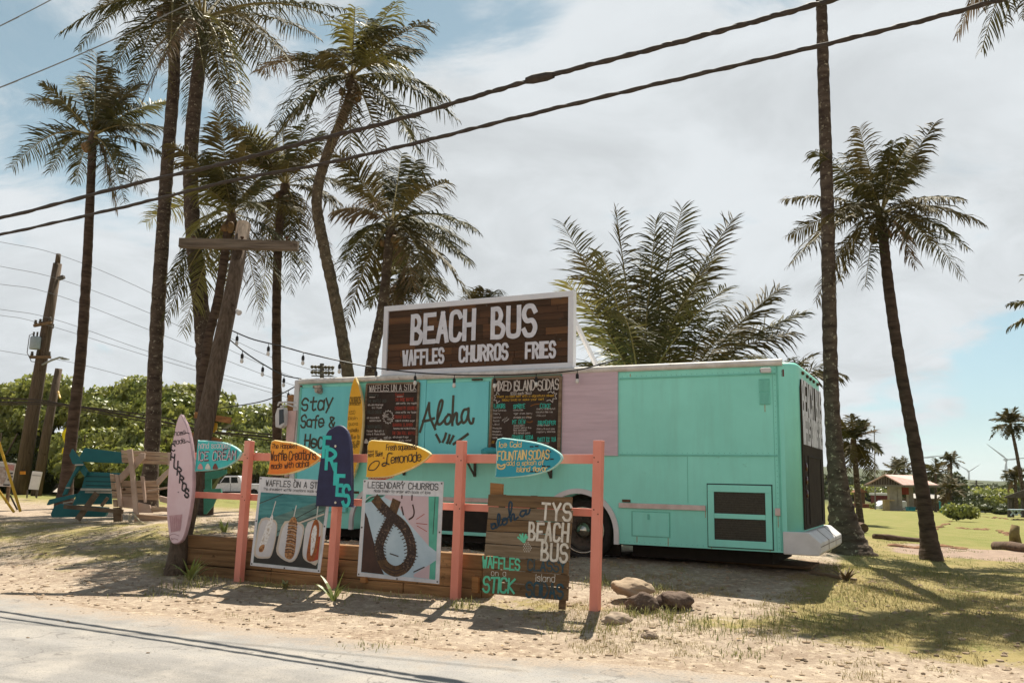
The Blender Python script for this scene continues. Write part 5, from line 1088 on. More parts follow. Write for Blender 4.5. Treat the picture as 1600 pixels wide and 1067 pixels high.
    palm('short coconut palm on the lawn just right of the flared trunk', ((1345, 822), (1341, 780), (1337, 730), (1335, 705)), 33, .12, .085, (1334, 690),
         ((1300, 690, .22), (1308, 725, .26), (1315, 655, .06), (1328, 648, .02), (1350, 662, .06), (1366, 673, .1), (1378, 708, .22), (1372, 738, .28), (1362, 746, .28), (1352, 732, .26), (1325, 738, .26), (1300, 715, .24), (1312, 672, .1)), L=1.5, extra=8, nl=34, lw=.075, llen=.46, droop=.5, seed=17, down=1, nuts=0, seg=2, flare=1.3)
    far = (('bushy coconut palm rising behind the left end of the shelter roof', ((1399, 800), (1399, 760)), 95, (1399, 738), ((1378, 742), (1384, 725), (1396, 714), (1408, 718), (1420, 730), (1416, 752), (1384, 755)), 2.6),
           ('small coconut palm rising behind the shelter roof, right of the slender trunk', ((1402, 800), (1404, 760)), 100, (1412, 735), ((1395, 720), (1412, 713), (1424, 722), (1430, 742)), 2.2),
           ('broad low coconut palm with shaggy crown, right of the shelter roof', ((1462, 806), (1462, 770)), 92, (1462, 742), ((1442, 745), (1448, 725), (1460, 716), (1474, 722), (1484, 736), (1480, 758), (1446, 760), (1490, 752)), 2.6),
           ('coconut palm whose star-shaped crown stands above the others right of the shelter', ((1488, 806), (1487, 760), (1486, 730)), 96, (1486, 722), ((1470, 714), (1480, 706), (1490, 705), (1500, 714), (1507, 723), (1474, 730), (1497, 732)), 1.9),
           ('squat fan-leaved palm in front of the turquoise bins', ((1489, 812), (1487, 785)), 80, (1485, 768), ((1465, 772), (1468, 755), (1478, 746), (1492, 748), (1504, 756), (1508, 775), (1472, 790), (1500, 790), (1464, 785)), 2.2),
           ('tall thin coconut palm near the right edge with a curved trunk', ((1600, 775), (1594, 740), (1588, 705), (1581, 672)), 70, (1579, 664), ((1548, 656), (1550, 672), (1547, 686), (1560, 645), (1575, 638), (1584, 638), (1594, 646), (1606, 658), (1604, 675), (1592, 686), (1566, 682)), 1.9),
           ('low coconut palm beside the far pavilion roof at the right edge', ((1588, 790), (1587, 765)), 78, (1586, 748), ((1564, 748), (1570, 738), (1580, 733), (1594, 737), (1603, 746), (1572, 758), (1598, 758)), 1.9))
    for i, (lb, tr, Y, c, tips, L) in enumerate(far):
        palm(lb, tr, Y, .15, .10, c, tips, L=L*1.05, extra=7, nl=20, lw=.15, llen=L*.30, droop=.45, seed=30+i, down=1, nuts=0, seg=2, flare=1.2, yellow=0, dry=.03)
palms()

# ------------------------------------------------------------------ dense beach shrubs at the left
def leafmass(lobes, n, size, rs, core=.8):
    """rosettes of broad leaves over a set of overlapping lobes"""
    mb = MB(); Vv = []; F = []
    tot = sum(r[0]*r[2] for _, r in lobes)
    for c, r in lobes:
        m = int(n*r[0]*r[2]/tot); d = rs.normal(size=(m, 3)); d[:, 2] = np.abs(d[:, 2])*1.0-.25; d[:, 1] -= .35; d /= np.linalg.norm(d, axis=1)[:, None]
        rad = rs.uniform(.80, 1.04, m)*(1+.22*vnoise(d[:, 0]*4+c[0], d[:, 2]*4+c[2]))
        p = np.array(c)+d*np.array(r)*rad[:, None]
        for j in range(4):                      # four leaves to a rosette
            a = rs.uniform(0, 2*PI, m); t = rs.normal(size=(m, 3)); t -= d*np.sum(t*d, 1)[:, None]; t /= np.linalg.norm(t, axis=1)[:, None]
            up = d*.55+np.array((0, 0, .55)); ax = t*.9+up*rs.uniform(.1, .8, m)[:, None]; ax /= np.linalg.norm(ax, axis=1)[:, None]
            sd = np.cross(ax, d); sd /= np.maximum(np.linalg.norm(sd, axis=1), 1e-4)[:, None]; s = (size*rs.uniform(.6, 1.25, m))[:, None]
            q = np.stack([p, p+ax*s*.5-sd*s*.30, p+ax*s, p+ax*s*.5+sd*s*.30], 1); o = len(Vv)*1
            Vv.append(q.reshape(-1, 3))
    A_ = np.concatenate(Vv); k = len(A_)//4
    mb.v = [tuple(x) for x in A_.tolist()]; mb.f = [(4*i, 4*i+1, 4*i+2, 4*i+3) for i in range(k)]
    return mb
def shrubs():
    spec = (((-60, 640, 50, 7.4), (20, 640, 46, 7.3), 'leafy green beach tree filling the far left edge behind the utility pole'),
            ((110, 640, 47, 7.2), (170, 645, 46, 6.9), 'leafy green beach tree behind the slim lone palm and the teal table'),
            ((225, 650, 45, 7.0), (262, 655, 44, 6.4), 'leafy green beach tree behind the straight speckled palm trunk'),
            ((350, 680, 88, 9.6), (415, 680, 88, 9.4), 'leafy green beach tree between the leaning pole and the bus front'),
            ((455, 690, 84, 9.0), (530, 690, 84, 8.6), 'leafy green beach tree hidden mostly behind the front half of the bus'))
    for i, (a, b, lb) in enumerate(spec):
        fz = 1.75 if a[2] > 60 else 1.
        rs = np.random.default_rng(40+i); A0 = dep(a[0], a[1], a[2]); B0 = dep(b[0], b[1], b[2]); lobes = []
        r = thing('beach_shrub_tree', lb, 'tree', ((A0.x+B0.x)/2, (A0.y+B0.y)/2, hz((A0.x+B0.x)/2, (A0.y+B0.y)/2)), 'beach trees at the left')
        for k in range(24):                       # low lobes in front, high ones behind: the mass slopes back
            t = rs.random(); dp_ = rs.random()**.8; p = A0.lerp(B0, t); h = a[3]+(b[3]-a[3])*t; rr = rs.uniform(.9, 1.6)*fz; x = p.x+rs.uniform(-1.5, 1.5)*fz; y = p.y-1.2+dp_*6.5*fz; g = hz(x, y); zc = g+h*(.20+.80*dp_)*rs.uniform(.86, 1.04)-rr*.7
            lobes.append(((x, y, max(g+1.3*fz, zc)), (rr*1.25, rr*1.1, rr*.85)))
        k = leafmass(lobes, 7600, .30*fz, rs); k.build('crown', leaf_h, r)
        k = MB()
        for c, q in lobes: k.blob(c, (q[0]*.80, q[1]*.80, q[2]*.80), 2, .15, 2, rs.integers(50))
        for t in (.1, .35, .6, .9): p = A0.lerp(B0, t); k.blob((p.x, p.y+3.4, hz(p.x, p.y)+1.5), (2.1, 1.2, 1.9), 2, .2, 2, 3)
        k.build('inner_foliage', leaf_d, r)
        k = MB()
        for t in (.08, .22, .4, .55, .7, .9):
            p = A0.lerp(B0, t); g = hz(p.x, p.y-.6); x = rs.uniform(-.8, .8)
            k.tube([(p.x, p.y-.6, g-.1), (p.x+x*.4, p.y-.5, g+.9), (p.x+x, p.y, g+2.0), (p.x+x*1.4, p.y+.3, g+3.2)], [.10, .085, .07, .04], 7)
        k.build('trunk', twig, r)
        rs2 = np.random.default_rng(60+i); lob2 = [((A0.lerp(B0, t).x, A0.lerp(B0, t).y+.9, hz(A0.lerp(B0, t).x, A0.lerp(B0, t).y)+.9), (1.5, .9, 1.1)) for t in (0, .25, .5, .75, 1)]
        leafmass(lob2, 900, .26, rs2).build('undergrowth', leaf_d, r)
shrubs()
def strap_plant(label, px, py, n, h, seed, spread=.6, mt=None, Y=None, cat='plant', base=None):
    R = random.Random(seed); g = base or ground_at(px, py); r = thing('strap_leaf_plant', label, cat, g); k = MB()
    for i in range(n):
        a = R.uniform(0, 2*PI); l = h*R.uniform(.65, 1.1); s = R.uniform(.15, spread); w = .045*R.uniform(.7, 1.2); d = V((math.cos(a), math.sin(a), 0)); sd = V((-d.y, d.x, 0)); pts = []
        for j in range(6): t = j/5; pts.append((g+d*(s*l*(t+.5*t*t))+Z*(l*(t-.42*s*t*t*1.6)-.02), w*(1-t**2.2)*(.6+.6*min(1, t*3))))
        o = len(k.v)
        for p, ww in pts: k.v += [tuple(p-sd*ww/2), tuple(p+sd*ww/2-Z*ww*.2)]
        k.f += [(o+2*j, o+2*j+1, o+2*j+3, o+2*j+2) for j in range(5)]
    k.build('leaves', mt or mat('strap_leaf', (.15, .19, .045), (.26, .27, .08), rough=.4, scale=3, trans=.25), r); return r
strap_plant('strap-leaved plant sprouting at the foot of the leaning pole', 297, 906, 16, .46, 1, .75)
strap_plant('thin strap-leaved plant sprouting below the navy bodyboard post', 522, 938, 8, .44, 2, .8)
strap_plant('small spiky plant behind the left end of the timber wall', 352, 815, 10, .42, 3, .5, base=V((dep(352, 815, 16.2).x, 16.2, hz(dep(352, 815, 16.2).x, 16.2))))
strap_plant('small weed with fine stems against the wall under the waffle poster', 444, 918, 7, .22, 4, .9, mat('weed_leaf', (.13, .14, .05), (.20, .18, .07), rough=.6))
strap_plant('spindly dark weed growing by the rear end of the bus', 1322, 908, 14, .30, 6, .7, mat('dry_weed', (.15, .10, .05), (.10, .075, .04), rough=.8))

# ------------------------------------------------------------------ left side: tables, poles, truck, signs
def pslab(k, pts, Y, th): k.slab([dep(x, y, Y) for x, y in pts], V((0, th, 0))); return k
def left_furniture():
    X = lambda L: [(70+x/7.114, 680+y/7.114) for x, y in L]
    r = thing('picnic_table', 'teal painted wooden picnic table tipped up on its side beside a bare lumber seat', 'picnic table', dep(150, 810, 19.4))
    for nm, pts, Y, th in (('seat_board', [(440, 140), (860, 188), (868, 312), (395, 292), (385, 235)], 19.6, .06), ('arm', [(300, 150), (378, 250), (425, 322), (395, 345), (305, 315), (270, 220)], 19.1, .07), ('arm', [(395, 322), (425, 325), (475, 405), (445, 465), (395, 400), (355, 340)], 19.2, .07),
                           ('table_top', [(470, 405), (860, 418), (745, 592), (405, 595), (440, 465)], 19.3, .07), ('leg', [(350, 345), (400, 350), (310, 470), (262, 590), (235, 655), (188, 672), (235, 560)], 19.15, .08), ('bench_board', [(352, 648), (330, 690), (30, 776), (18, 770), (48, 712)], 18.9, .05),
                           ('curved_panel', [(85, 820), (110, 785), (165, 762), (700, 800), (690, 860), (660, 905), (80, 912), (63, 880)], 19.5, .10), ('lower_panel', [(355, 655), (405, 600), (735, 622), (742, 765), (305, 772)], 19.45, .05)):
        k = MB(); pslab(k, X(pts), Y, th); k.build(nm, teal_b, r, bevel=.008)
    k = MB()
    for y in (455, 510, 555): k.bar(dep(*X([(455, y)])[0], 19.295), dep(*X([(800, y+6)])[0], 19.295), .012, .012)
    k.build('board_gap', under, r)
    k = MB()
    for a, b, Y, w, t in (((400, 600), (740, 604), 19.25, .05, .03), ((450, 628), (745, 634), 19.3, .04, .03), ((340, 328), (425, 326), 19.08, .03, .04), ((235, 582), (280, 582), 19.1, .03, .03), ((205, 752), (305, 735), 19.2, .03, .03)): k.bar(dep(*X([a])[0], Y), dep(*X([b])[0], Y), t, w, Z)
    k.build('sunlit_edge', mat('pale_sunlit_paint', lin('#b5b0a2'), rough=.8), r)  # pale bars paint sunlight onto edges of the teal boards
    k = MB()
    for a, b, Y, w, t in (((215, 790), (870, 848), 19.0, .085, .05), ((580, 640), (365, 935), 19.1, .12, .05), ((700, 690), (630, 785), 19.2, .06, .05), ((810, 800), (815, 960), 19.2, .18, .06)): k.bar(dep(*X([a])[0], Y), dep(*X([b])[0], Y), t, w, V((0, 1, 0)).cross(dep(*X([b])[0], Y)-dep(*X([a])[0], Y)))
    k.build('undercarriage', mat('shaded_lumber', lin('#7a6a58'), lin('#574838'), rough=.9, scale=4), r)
    r = thing('wooden_bench', 'bare weathered lumber bench with slatted back tipped over against the teal table', 'bench', dep(225, 815, 18.6))
    def slats(pl_, n, Y, th, nm, m=bench_wood):     # TL TR BR BL in crop pixels
        a, b, c, d = [V((*p, 0)) for p in pl_]
        for i in range(n):
            t0, t1 = i/n+.015, (i+1)/n-.015; k = MB(); pslab(k, X([tuple(a.lerp(d, t0))[:2], tuple(b.lerp(c, t0))[:2], tuple(b.lerp(c, t1))[:2], tuple(a.lerp(d, t1))[:2]]), Y, th); k.build(nm, m, r, bevel=.006)
    slats([(845, 160), (1370, 190), (1370, 328), (858, 305)], 3, 18.7, .05, 'back_slat'); slats([(850, 500), (1262, 500), (1262, 720), (850, 720)], 3, 18.75, .05, 'seat_slat'); slats([(720, 420), (770, 428), (805, 800), (762, 800)], 4, 18.5, .05, 'end_slat'); slats([(1000, 872), (1385, 900), (1385, 985), (990, 985)], 2, 18.7, .08, 'base_slat'); slats([(1180, 790), (1385, 800), (1385, 850), (1185, 845)], 1, 18.5, .10, 'base_slat')
    pk = mat('bleached_lumber', lin('#b8a093'), lin('#a08777'), rough=.85, scale=3, bump=.3)
    for nm, pts, Y in (('brace', [(1060, 195), (1108, 200), (1105, 262), (830, 530), (815, 450)], 18.45), ('leg', [(905, 160), (965, 150), (980, 300), (1035, 880), (985, 890), (930, 300)], 18.35), ('leg', [(778, 432), (818, 440), (852, 785), (812, 790)], 18.42), ('leg', [(1058, 450), (1095, 455), (1122, 745), (1100, 745)], 18.5), ('seat_end', [(832, 680), (985, 690), (985, 815), (820, 795)], 18.55), ('seat_end', [(1030, 742), (1165, 772), (1192, 862), (1040, 858)], 18.5), ('brace', [(1375, 365), (1375, 420), (1255, 560), (1240, 540), (1240, 490)], 18.4), ('rail', [(1140, 610), (1365, 568), (1365, 590), (1140, 630)], 18.5), ('rail', [(1270, 670), (1375, 695), (1375, 760), (1275, 735)], 18.6), ('rail', [(1365, 190), (1410, 195), (1400, 330), (1365, 328)], 18.4)):
        k = MB(); pslab(k, X(pts), Y, .07); k.build(nm, pk, r, bevel=.006)
    k = MB(); k.tube([dep(*p, 18.3) for p in X([(940, 870), (965, 855), (1000, 890), (1050, 950), (1120, 990)])], .02, 6); k.tube([dep(*p, 18.34) for p in X([(945, 880), (940, 940), (975, 985)])], .03, 6); k.build('rope', mat('pale_rope', lin('#b3a790'), rough=.9), r, smooth=True)
    k = MB(); k.lathe(dep(*X([(885, 600)])[0], 18.7), V((0, -1, 0)), [(.03, 0), (.03, .03), (0, .035)], 10); k.build('knot', rust, r)
    r = thing('bench', 'green painted bench standing behind the leaning pole, under the ice cream board', 'bench', dep(345, 800, 21))
    for nm, pts, Y, th in (('back_board', [(320, 738), (354, 733), (354, 740), (340, 747), (320, 750)], 21, .05), ('upright', [(320, 750), (330, 746), (330, 765), (320, 768)], 21.1, .06), ('seat_board', [(318, 764), (344, 763), (346, 770), (318, 772)], 20.8, .10), ('end_panel', [(318, 774), (338, 778), (333, 790), (322, 803), (318, 803)], 20.9, .06)):
        k = MB(); pslab(k, pts, Y, th); k.build(nm, green_b, r, bevel=.006)
left_furniture()
def utility():
    Y = 44.; b = dep(32, 768, Y); r = thing('utility_pole', 'tall wooden utility pole with grey transformer can and street lamp arm, far left', 'utility pole', b)
    k = MB(); k.tube([dep(30, 775, Y), dep(52, 640, Y), dep(72, 520, Y), (dep(90, 412, Y))], [.36, .32, .27, .21], 12, jit=.04); k.tube([dep(89.6, 414, Y), dep(91.5, 397, Y)], [.14, .12], 8); k.build('shaft', pole_wood, r, smooth=True)
    for (x0, y0, x1, y1) in ((53, 509, 80, 504), (47, 558, 79, 558)):
        k = MB(); k.bar(dep(x0, y0, Y-.35), dep(x1, y1, Y-.35), .14, .14, Z); ca = k.build('crossarm', grey_wood2, r); k = MB()
        for t in (.08, .35, .92): p = dep(x0+(x1-x0)*t, y0+(y1-y0)*t, Y-.35); k.lathe(p+Z*.07, Z, [(.05, 0), (.09, .08), (.05, .14), (.08, .2), (0, .24)], 10)
        k.build('insulator', steel, ca)
    k = MB(); c = dep(55, 536, Y-.5); k.lathe(c, Z, [(0, -.32), (.24, -.32), (.25, -.28), (.25, .28), (.22, .33), (0, .35)], 20); tc = k.build('transformer', mat('grey_can', lin('#9aa3a8'), lin('#8b9499'), rough=.5), r, smooth=True)
    k = MB(); [k.tube([c+V((dx, 0, .33)), c+V((dx, 0, .58))], .045, 6) for dx in (-.12, .06)]; k.tube([c+V((-.12, 0, .5)), c+V((-.34, 0, .4)), c+V((-.36, 0, -.5)), c+V((-.1, 0, -.95)), c+V((.35, 0, -1.0))], .02, 5); k.build('bushing', steel, tc)
    k = MB(); a = dep(66, 570, Y-.2); k.tube([a, dep(80, 563, Y-1.2), dep(93, 558.5, Y-1.6), dep(98, 559, Y-1.7)], .05, 6); k.slab([dep(94, 557, Y-1.7), dep(104, 559.5, Y-1.7), dep(104, 561.2, Y-1.7), dep(94, 561, Y-1.7)], V((0, .3, 0))); k.build('street_lamp_arm', mat('galvanised', lin('#8d8f8d'), rough=.5), r)
    k = MB(); k.obox(dep(90, 437, Y-.35), V((.28, 0, .12)), V((0, .25, 0)), V((-.05, 0, .14))); k.obox(dep(74, 460, Y-.35), V((.14, 0, 0)), V((0, .2, 0)), V((0, 0, .12))); k.tube([dep(79, 505, Y-.3), dep(84, 507, Y-.3), dep(83, 513, Y-.3), dep(79, 513, Y-.3)], .03, 6); k.build('line_bracket', steel, r)
    k = MB(); k.slab([dep(31, 736, Y-.4), dep(39, 736, Y-.4), dep(39, 741, Y-.4), dep(31, 741, Y-.4)], V((0, .05, 0))); k.build('pole_marker', mat('orange_marker', lin('#d98a23'), rough=.6), r)
    Y = 43.; r = thing('utility_pole', 'shorter plain wooden pole leaning beside the transformer pole', 'utility pole', dep(58, 770, Y))
    k = MB(); k.tube([dep(56, 776, Y), dep(75, 665, Y), dep(92, 576, Y)], [.25, .22, .17], 10, jit=.04); k.build('shaft', pole_wood, r, smooth=True)
    k = MB(); k.tube([dep(91, 612, Y-.2), dep(94, 622, Y-.5)], .05, 6); k.build('guy_bracket', yellow, r)
    # yellow flag
    Y = 27.2; p = dep(104, 790, Y); r = thing('feather_flag', 'bright yellow torn flag hanging beside the lone slim palm trunk', 'flag', p)
    k = MB(); k.tube([dep(100, 792, Y), dep(103, 720, Y), dep(108, 662, Y)], .018, 6); k.build('staff', black, r)
    k = MB(); k.slab([dep(108, 661, Y), dep(105, 676, Y), dep(101, 693, Y), dep(96, 678, Y), dep(97.5, 675, Y)], V((.0, .012, 0))); k.slab([dep(98, 699, Y), dep(100.5, 700, Y), dep(98.5, 708.5, Y), dep(96, 708, Y)], V((0, .012, 0))); k.build('cloth', yellow_fl, r)
    # white a-frame
    Y = 34.; r = thing('a_frame_sign', 'plain white A-frame board on thin legs near the foot of the utility poles', 'sign', dep(53, 775, Y))
    k = MB(); k.slab([dep(50.5, 736, Y), dep(65.5, 737.5, Y), dep(59, 765, Y), dep(44.5, 764, Y)], V((0, .06, 0))); k.build('board', white, r)
    k = MB(); k.bar(dep(43, 765, Y), dep(42, 778, Y), .04, .04); k.bar(dep(59, 765, Y), dep(57, 778, Y), .04, .04); k.bar(dep(61, 752, Y+.5), dep(56, 776, Y+.9), .05, .05); k.build('leg', steel, r)
    k = MB(); k.slab([dep(50.2, 741.5, Y-.01), dep(64, 742.5, Y-.01), dep(63.6, 744, Y-.01), dep(50, 743, Y-.01)], V((0, .008, 0))); k.build('clip_bar', mat('grey_clip', lin('#a5a2a0'), rough=.6), r)
    # poster sign and yellow frame at the left edge
    Y = 23.; r = thing('sandwich_board', 'food picture board with red heading on wooden legs at the left edge', 'sign', dep(10, 785, Y))
    k = MB(); k.slab([dep(-14, 719, Y), dep(24, 724, Y), dep(17, 760, Y), dep(-16, 759, Y)], V((0, .04, 0))); k.build('panel', mat('board_cream', lin('#d4c9bd'), rough=.6), r)
    k = MB(); k.slab([dep(8, 725, Y-.02), dep(22, 726.5, Y-.02), dep(20.5, 735, Y-.02), dep(7, 734, Y-.02)], V((0, .01, 0))); k.build('red_heading', mat('board_red', lin('#b56a5c'), lin('#c9a298'), rough=.6, scale=30), r)
    k = MB(); k.slab([dep(-10, 728, Y-.02), dep(6, 729, Y-.02), dep(10, 745, Y-.02), dep(4, 756, Y-.02), dep(-10, 755, Y-.02)], V((0, .01, 0))); k.build('food_picture', mat('board_photo', lin('#8a6a58'), lin('#c2b4a8'), rough=.6, scale=9), r)
    k = MB()
    for x, y, w in ((14, 738, 6), (13, 743, 7), (12, 748, 6), (5, 756, 10)): k.slab([dep(x, y, Y-.02), dep(x+w, y+.4, Y-.02), dep(x+w-.4, y+2.4, Y-.02), dep(x-.4, y+2, Y-.02)], V((0, .01, 0)))
    k.build('dark_text_lines', ink, r)
    k = MB(); k.bar(dep(14, 758, Y+.1), dep(11, 786, Y+.1), .07, .07); k.build('leg', grey_wood2, r)
    Y = 20.; r = thing('sign_frame', 'yellow metal sign frame with splayed legs cropped by the left edge', 'sign frame', dep(20, 800, Y))
    k = MB(); k.tube([dep(-2, 690, Y), dep(32, 799, Y)], .032, 8); k.tube([dep(-6, 760, Y+.2), dep(22, 800, Y+.2)], .030, 8); k.build('leg', yellow, r)
    k = MB(); k.tube([dep(16, 774, Y+.8), dep(27, 796, Y+.8)], .02, 6); k.build('rear_leg', steel, r)
utility()
def truck():
    Y = 70.; k0 = lambda x, y: dep(x, y, Y); r = thing('pickup_truck', 'white crew-cab pickup truck parked on the far road, seen through the left fence bay', 'pickup truck', k0(375, 775))
    m = mat('white_car_paint', lin('#d5d3d4'), rough=.3, spec=.5); wd = V((0, 1.9, 0))
    k = MB(); k.slab([k0(*p) for p in ((322, 769), (322, 757), (326, 754.5), (343, 754), (350, 744.5), (352, 743.2), (372, 743), (375, 745), (377.5, 755.5), (428, 756), (428, 769), (403, 769), (401, 765), (396.5, 763.5), (392, 765), (390, 769), (347, 769), (345, 765), (340, 763.5), (335.5, 765), (334, 769))], wd); k.build('body', m, r, bevel=.04)
    k = MB(); k.slab([k0(*p)-V((0, .012, 0)) for p in ((344.5, 754), (351, 745.8), (358.5, 745.4), (359, 754.2))], V((0, .01, 0))); k.slab([k0(*p)-V((0, .012, 0)) for p in ((361, 745.3), (370.5, 745.3), (372, 754.2), (361, 754.3))], V((0, .01, 0))); k.build('window', glass_d, r)
    k = MB()
    for x in (360, 377.5): k.slab([k0(x, 755)-V((0, .01, 0)), k0(x+.5, 755)-V((0, .01, 0)), k0(x+.5, 767)-V((0, .01, 0)), k0(x, 767)-V((0, .01, 0))], V((0, .01, 0)))
    k.slab([k0(*p)-V((0, .03, 0)) for p in ((336, 767.5), (400, 767.5), (400, 770), (336, 770))], V((0, .5, 0))); k.build('sill', black, r)
    k = MB(); k.slab([k0(*p)-V((0, .25, 0)) for p in ((341.5, 753), (344, 752.5), (344, 755.5), (341.5, 755.5))], V((0, .2, 0))); k.build('wing_mirror', black, r)
    for x in (340, 396.5): w = MB(); c = k0(x, 769.5); w.lathe(c+V((0, .05, 0)), V((0, -1, 0)), [(.0, -.25), (.38, -.25), (.39, -.02), (.36, .02), (.22, .02), (.2, -.02), (0, -.02)], 20); w.build('wheel', rubber, r, smooth=True)
truck()
def curb():
    # pale far road and concrete edge seen under the fence rails at the left
    k = MB(); pts0 = []; 
    for x in range(-200, 640, 40):
        a = dep(x, 760, 58); a.z = hz(a.x, a.y); pts0.append(a)
    o = 0; vs = []; fs = []
    for i, p in enumerate(pts0): vs += [(p.x, p.y-8, hz(p.x, p.y-8)+.08), (p.x, p.y+22, hz(p.x, p.y+22)+.08)]
    for i in range(len(pts0)-1): fs.append((2*i, 2*i+2, 2*i+3, 2*i+1))
    k.add(vs, fs); struct(k.build('far_road', mat('far_road_asphalt', (.33, .29, .24), (.27, .24, .2), rough=.9, scale=2), None))
curb()

# ------------------------------------------------------------------ wires
def wire(label, pts, rad, m, name='power_line'):
    P = [dep(*p) for p in pts]; P = [P[0]+(P[0]-P[1]).normalized()*14]+P+[P[-1]+(P[-1]-P[-2]).normalized()*10]; P = cr(P, 6, False); k = MB(); k.tube(P, rad, 6); tag(k.build(name, m), label, 'power line'); return P
def cables():
    for lb, q, rad, pts in (('upper of the two thick dark overhead cables crossing the sky from left to upper right', -2.38, .046, ((-160, 372), (0, 341), (200, 290), (350, 256), (480, 222), (600, 193), (720, 158), (840, 123), (1000, 82), (1150, 42), (1300, 0), (1500, -60), (1800, -165))),
                        ('lower of the two thick dark overhead cables crossing in front of the palms', -2.96, .036, ((-160, 400), (0, 367), (200, 322), (360, 283), (500, 257), (640, 226), (800, 186), (1000, 138), (1200, 91), (1400, 43), (1570, -2), (1800, -70)))):
        P = [plane(x, y, q) for x, y in pts]; P = [P[0]-U*22-Z*.2]+P+[P[-1]+U*14+Z*.4]; P = cr(P, 30, False); k = MB(); k.tube([p for p in P], [rad*(.72+.1*math.sin(i*.9)) for i in range(len(P))], 8)
        a0 = None
        T = []
        for i in range(len(P)*3):
            t = i/3; j = min(int(t), len(P)-2); p = P[j].lerp(P[j+1], t-j); a = t*.55; T.append(p+NQ*math.cos(a)*rad*.5+Z*math.sin(a)*rad*.5)
        k.tube(T, rad*.42, 6)
        if q == -2.38:
            c = P[min(range(len(P)), key=lambda i: abs(project(P[i])[0]-843))]; k.lathe(c, U, [(rad, -.22), (rad*1.4, -.12), (rad*1.4, .10), (rad, .2)], 10)
        tag(k.build('overhead_cable', cable_m, None, smooth=True), lb, 'cable', 'thick overhead cables')
    wire('thin wire slanting across the top left corner of the sky', ((-60, 70, 16), (0, 41, 16), (80, 0, 16), (160, -45, 16)), .010, wire_m)
    wire('thin wire rising from the left edge into the tall palm crowns', ((-60, 160, 17), (0, 137, 17), (100, 96, 17), (200, 52, 17), (330, -10, 17)), .012, wire_m)
    for lb, pts in (('topmost thin power line sloping down from the transformer pole top to the right', ((-40, 370), (91, 398), (240, 460), (400, 548), (560, 600))), ('thin power line fixed to the upper right bracket of the transformer pole', ((-40, 408), (92, 436), (240, 492), (420, 574), (560, 625))), ('thin power line fixed to the upper left bracket of the transformer pole', ((-40, 438), (75, 457), (240, 518), (430, 592), (560, 632))),
                    ('upper power line resting on the crossarm of the transformer pole', ((-40, 477), (78, 497), (240, 552), (440, 612), (560, 640))), ('lower power line resting on the crossarm of the transformer pole', ((-40, 486), (56, 503), (240, 559), (440, 618), (560, 650))), ('thin line at the lower crossarm beside the street lamp', ((-40, 541), (50, 556), (120, 568), (240, 600), (420, 650)))):
        wire(lb, [(x, y, 43.6) for x, y in pts], .012, wire_m)
    for lb, pts, rad in (('topmost sagging dark telephone cable in front of the beach trees', ((-40, 620), (60, 625), (110, 633), (240, 650), (330, 668), (430, 680), (560, 700)), .04), ('middle sagging dark telephone cable in front of the beach trees', ((-40, 628), (60, 629), (110, 634), (240, 656), (330, 674), (430, 684), (560, 704)), .05), ('lowest sagging dark telephone cable in front of the beach trees', ((-40, 632), (60, 632), (110, 637), (240, 661), (330, 676), (430, 689), (560, 710)), .03)):
        wire(lb, [(x, y, 40.) for x, y in pts], rad, cable_m, 'telephone_cable')
cables()
def stadium():
    Y = 120.; r = thing('floodlight_mast', 'distant stadium floodlight mast with two rows of lamps, above the front of the bus roof', 'floodlight', dep(503, 760, Y))
    k = MB(); k.tube([dep(503, 760, Y), dep(503, 568, Y)], .3, 8); k.bar(dep(487, 578, Y), dep(521, 578, Y), .12, .12); k.bar(dep(487, 587, Y), dep(521, 588, Y), .35, .12); k.bar(dep(494, 571, Y), dep(494, 588, Y), .1, .1); k.bar(dep(513, 572, Y), dep(513, 588, Y), .1, .1); k.build('mast', steel, r)
    for row, y in ((0, 573), (1, 581.5)):
        for i in range(7): c = dep(488+i*5.3, y+i*.2, Y-.2); l = MB(); l.lathe(c, V((-.2, -.9, -.45)), [(0, -.25), (.2, -.22), (.26, .1), (0, .12)], 10); l.build('lamp', steel, r)
stadium()

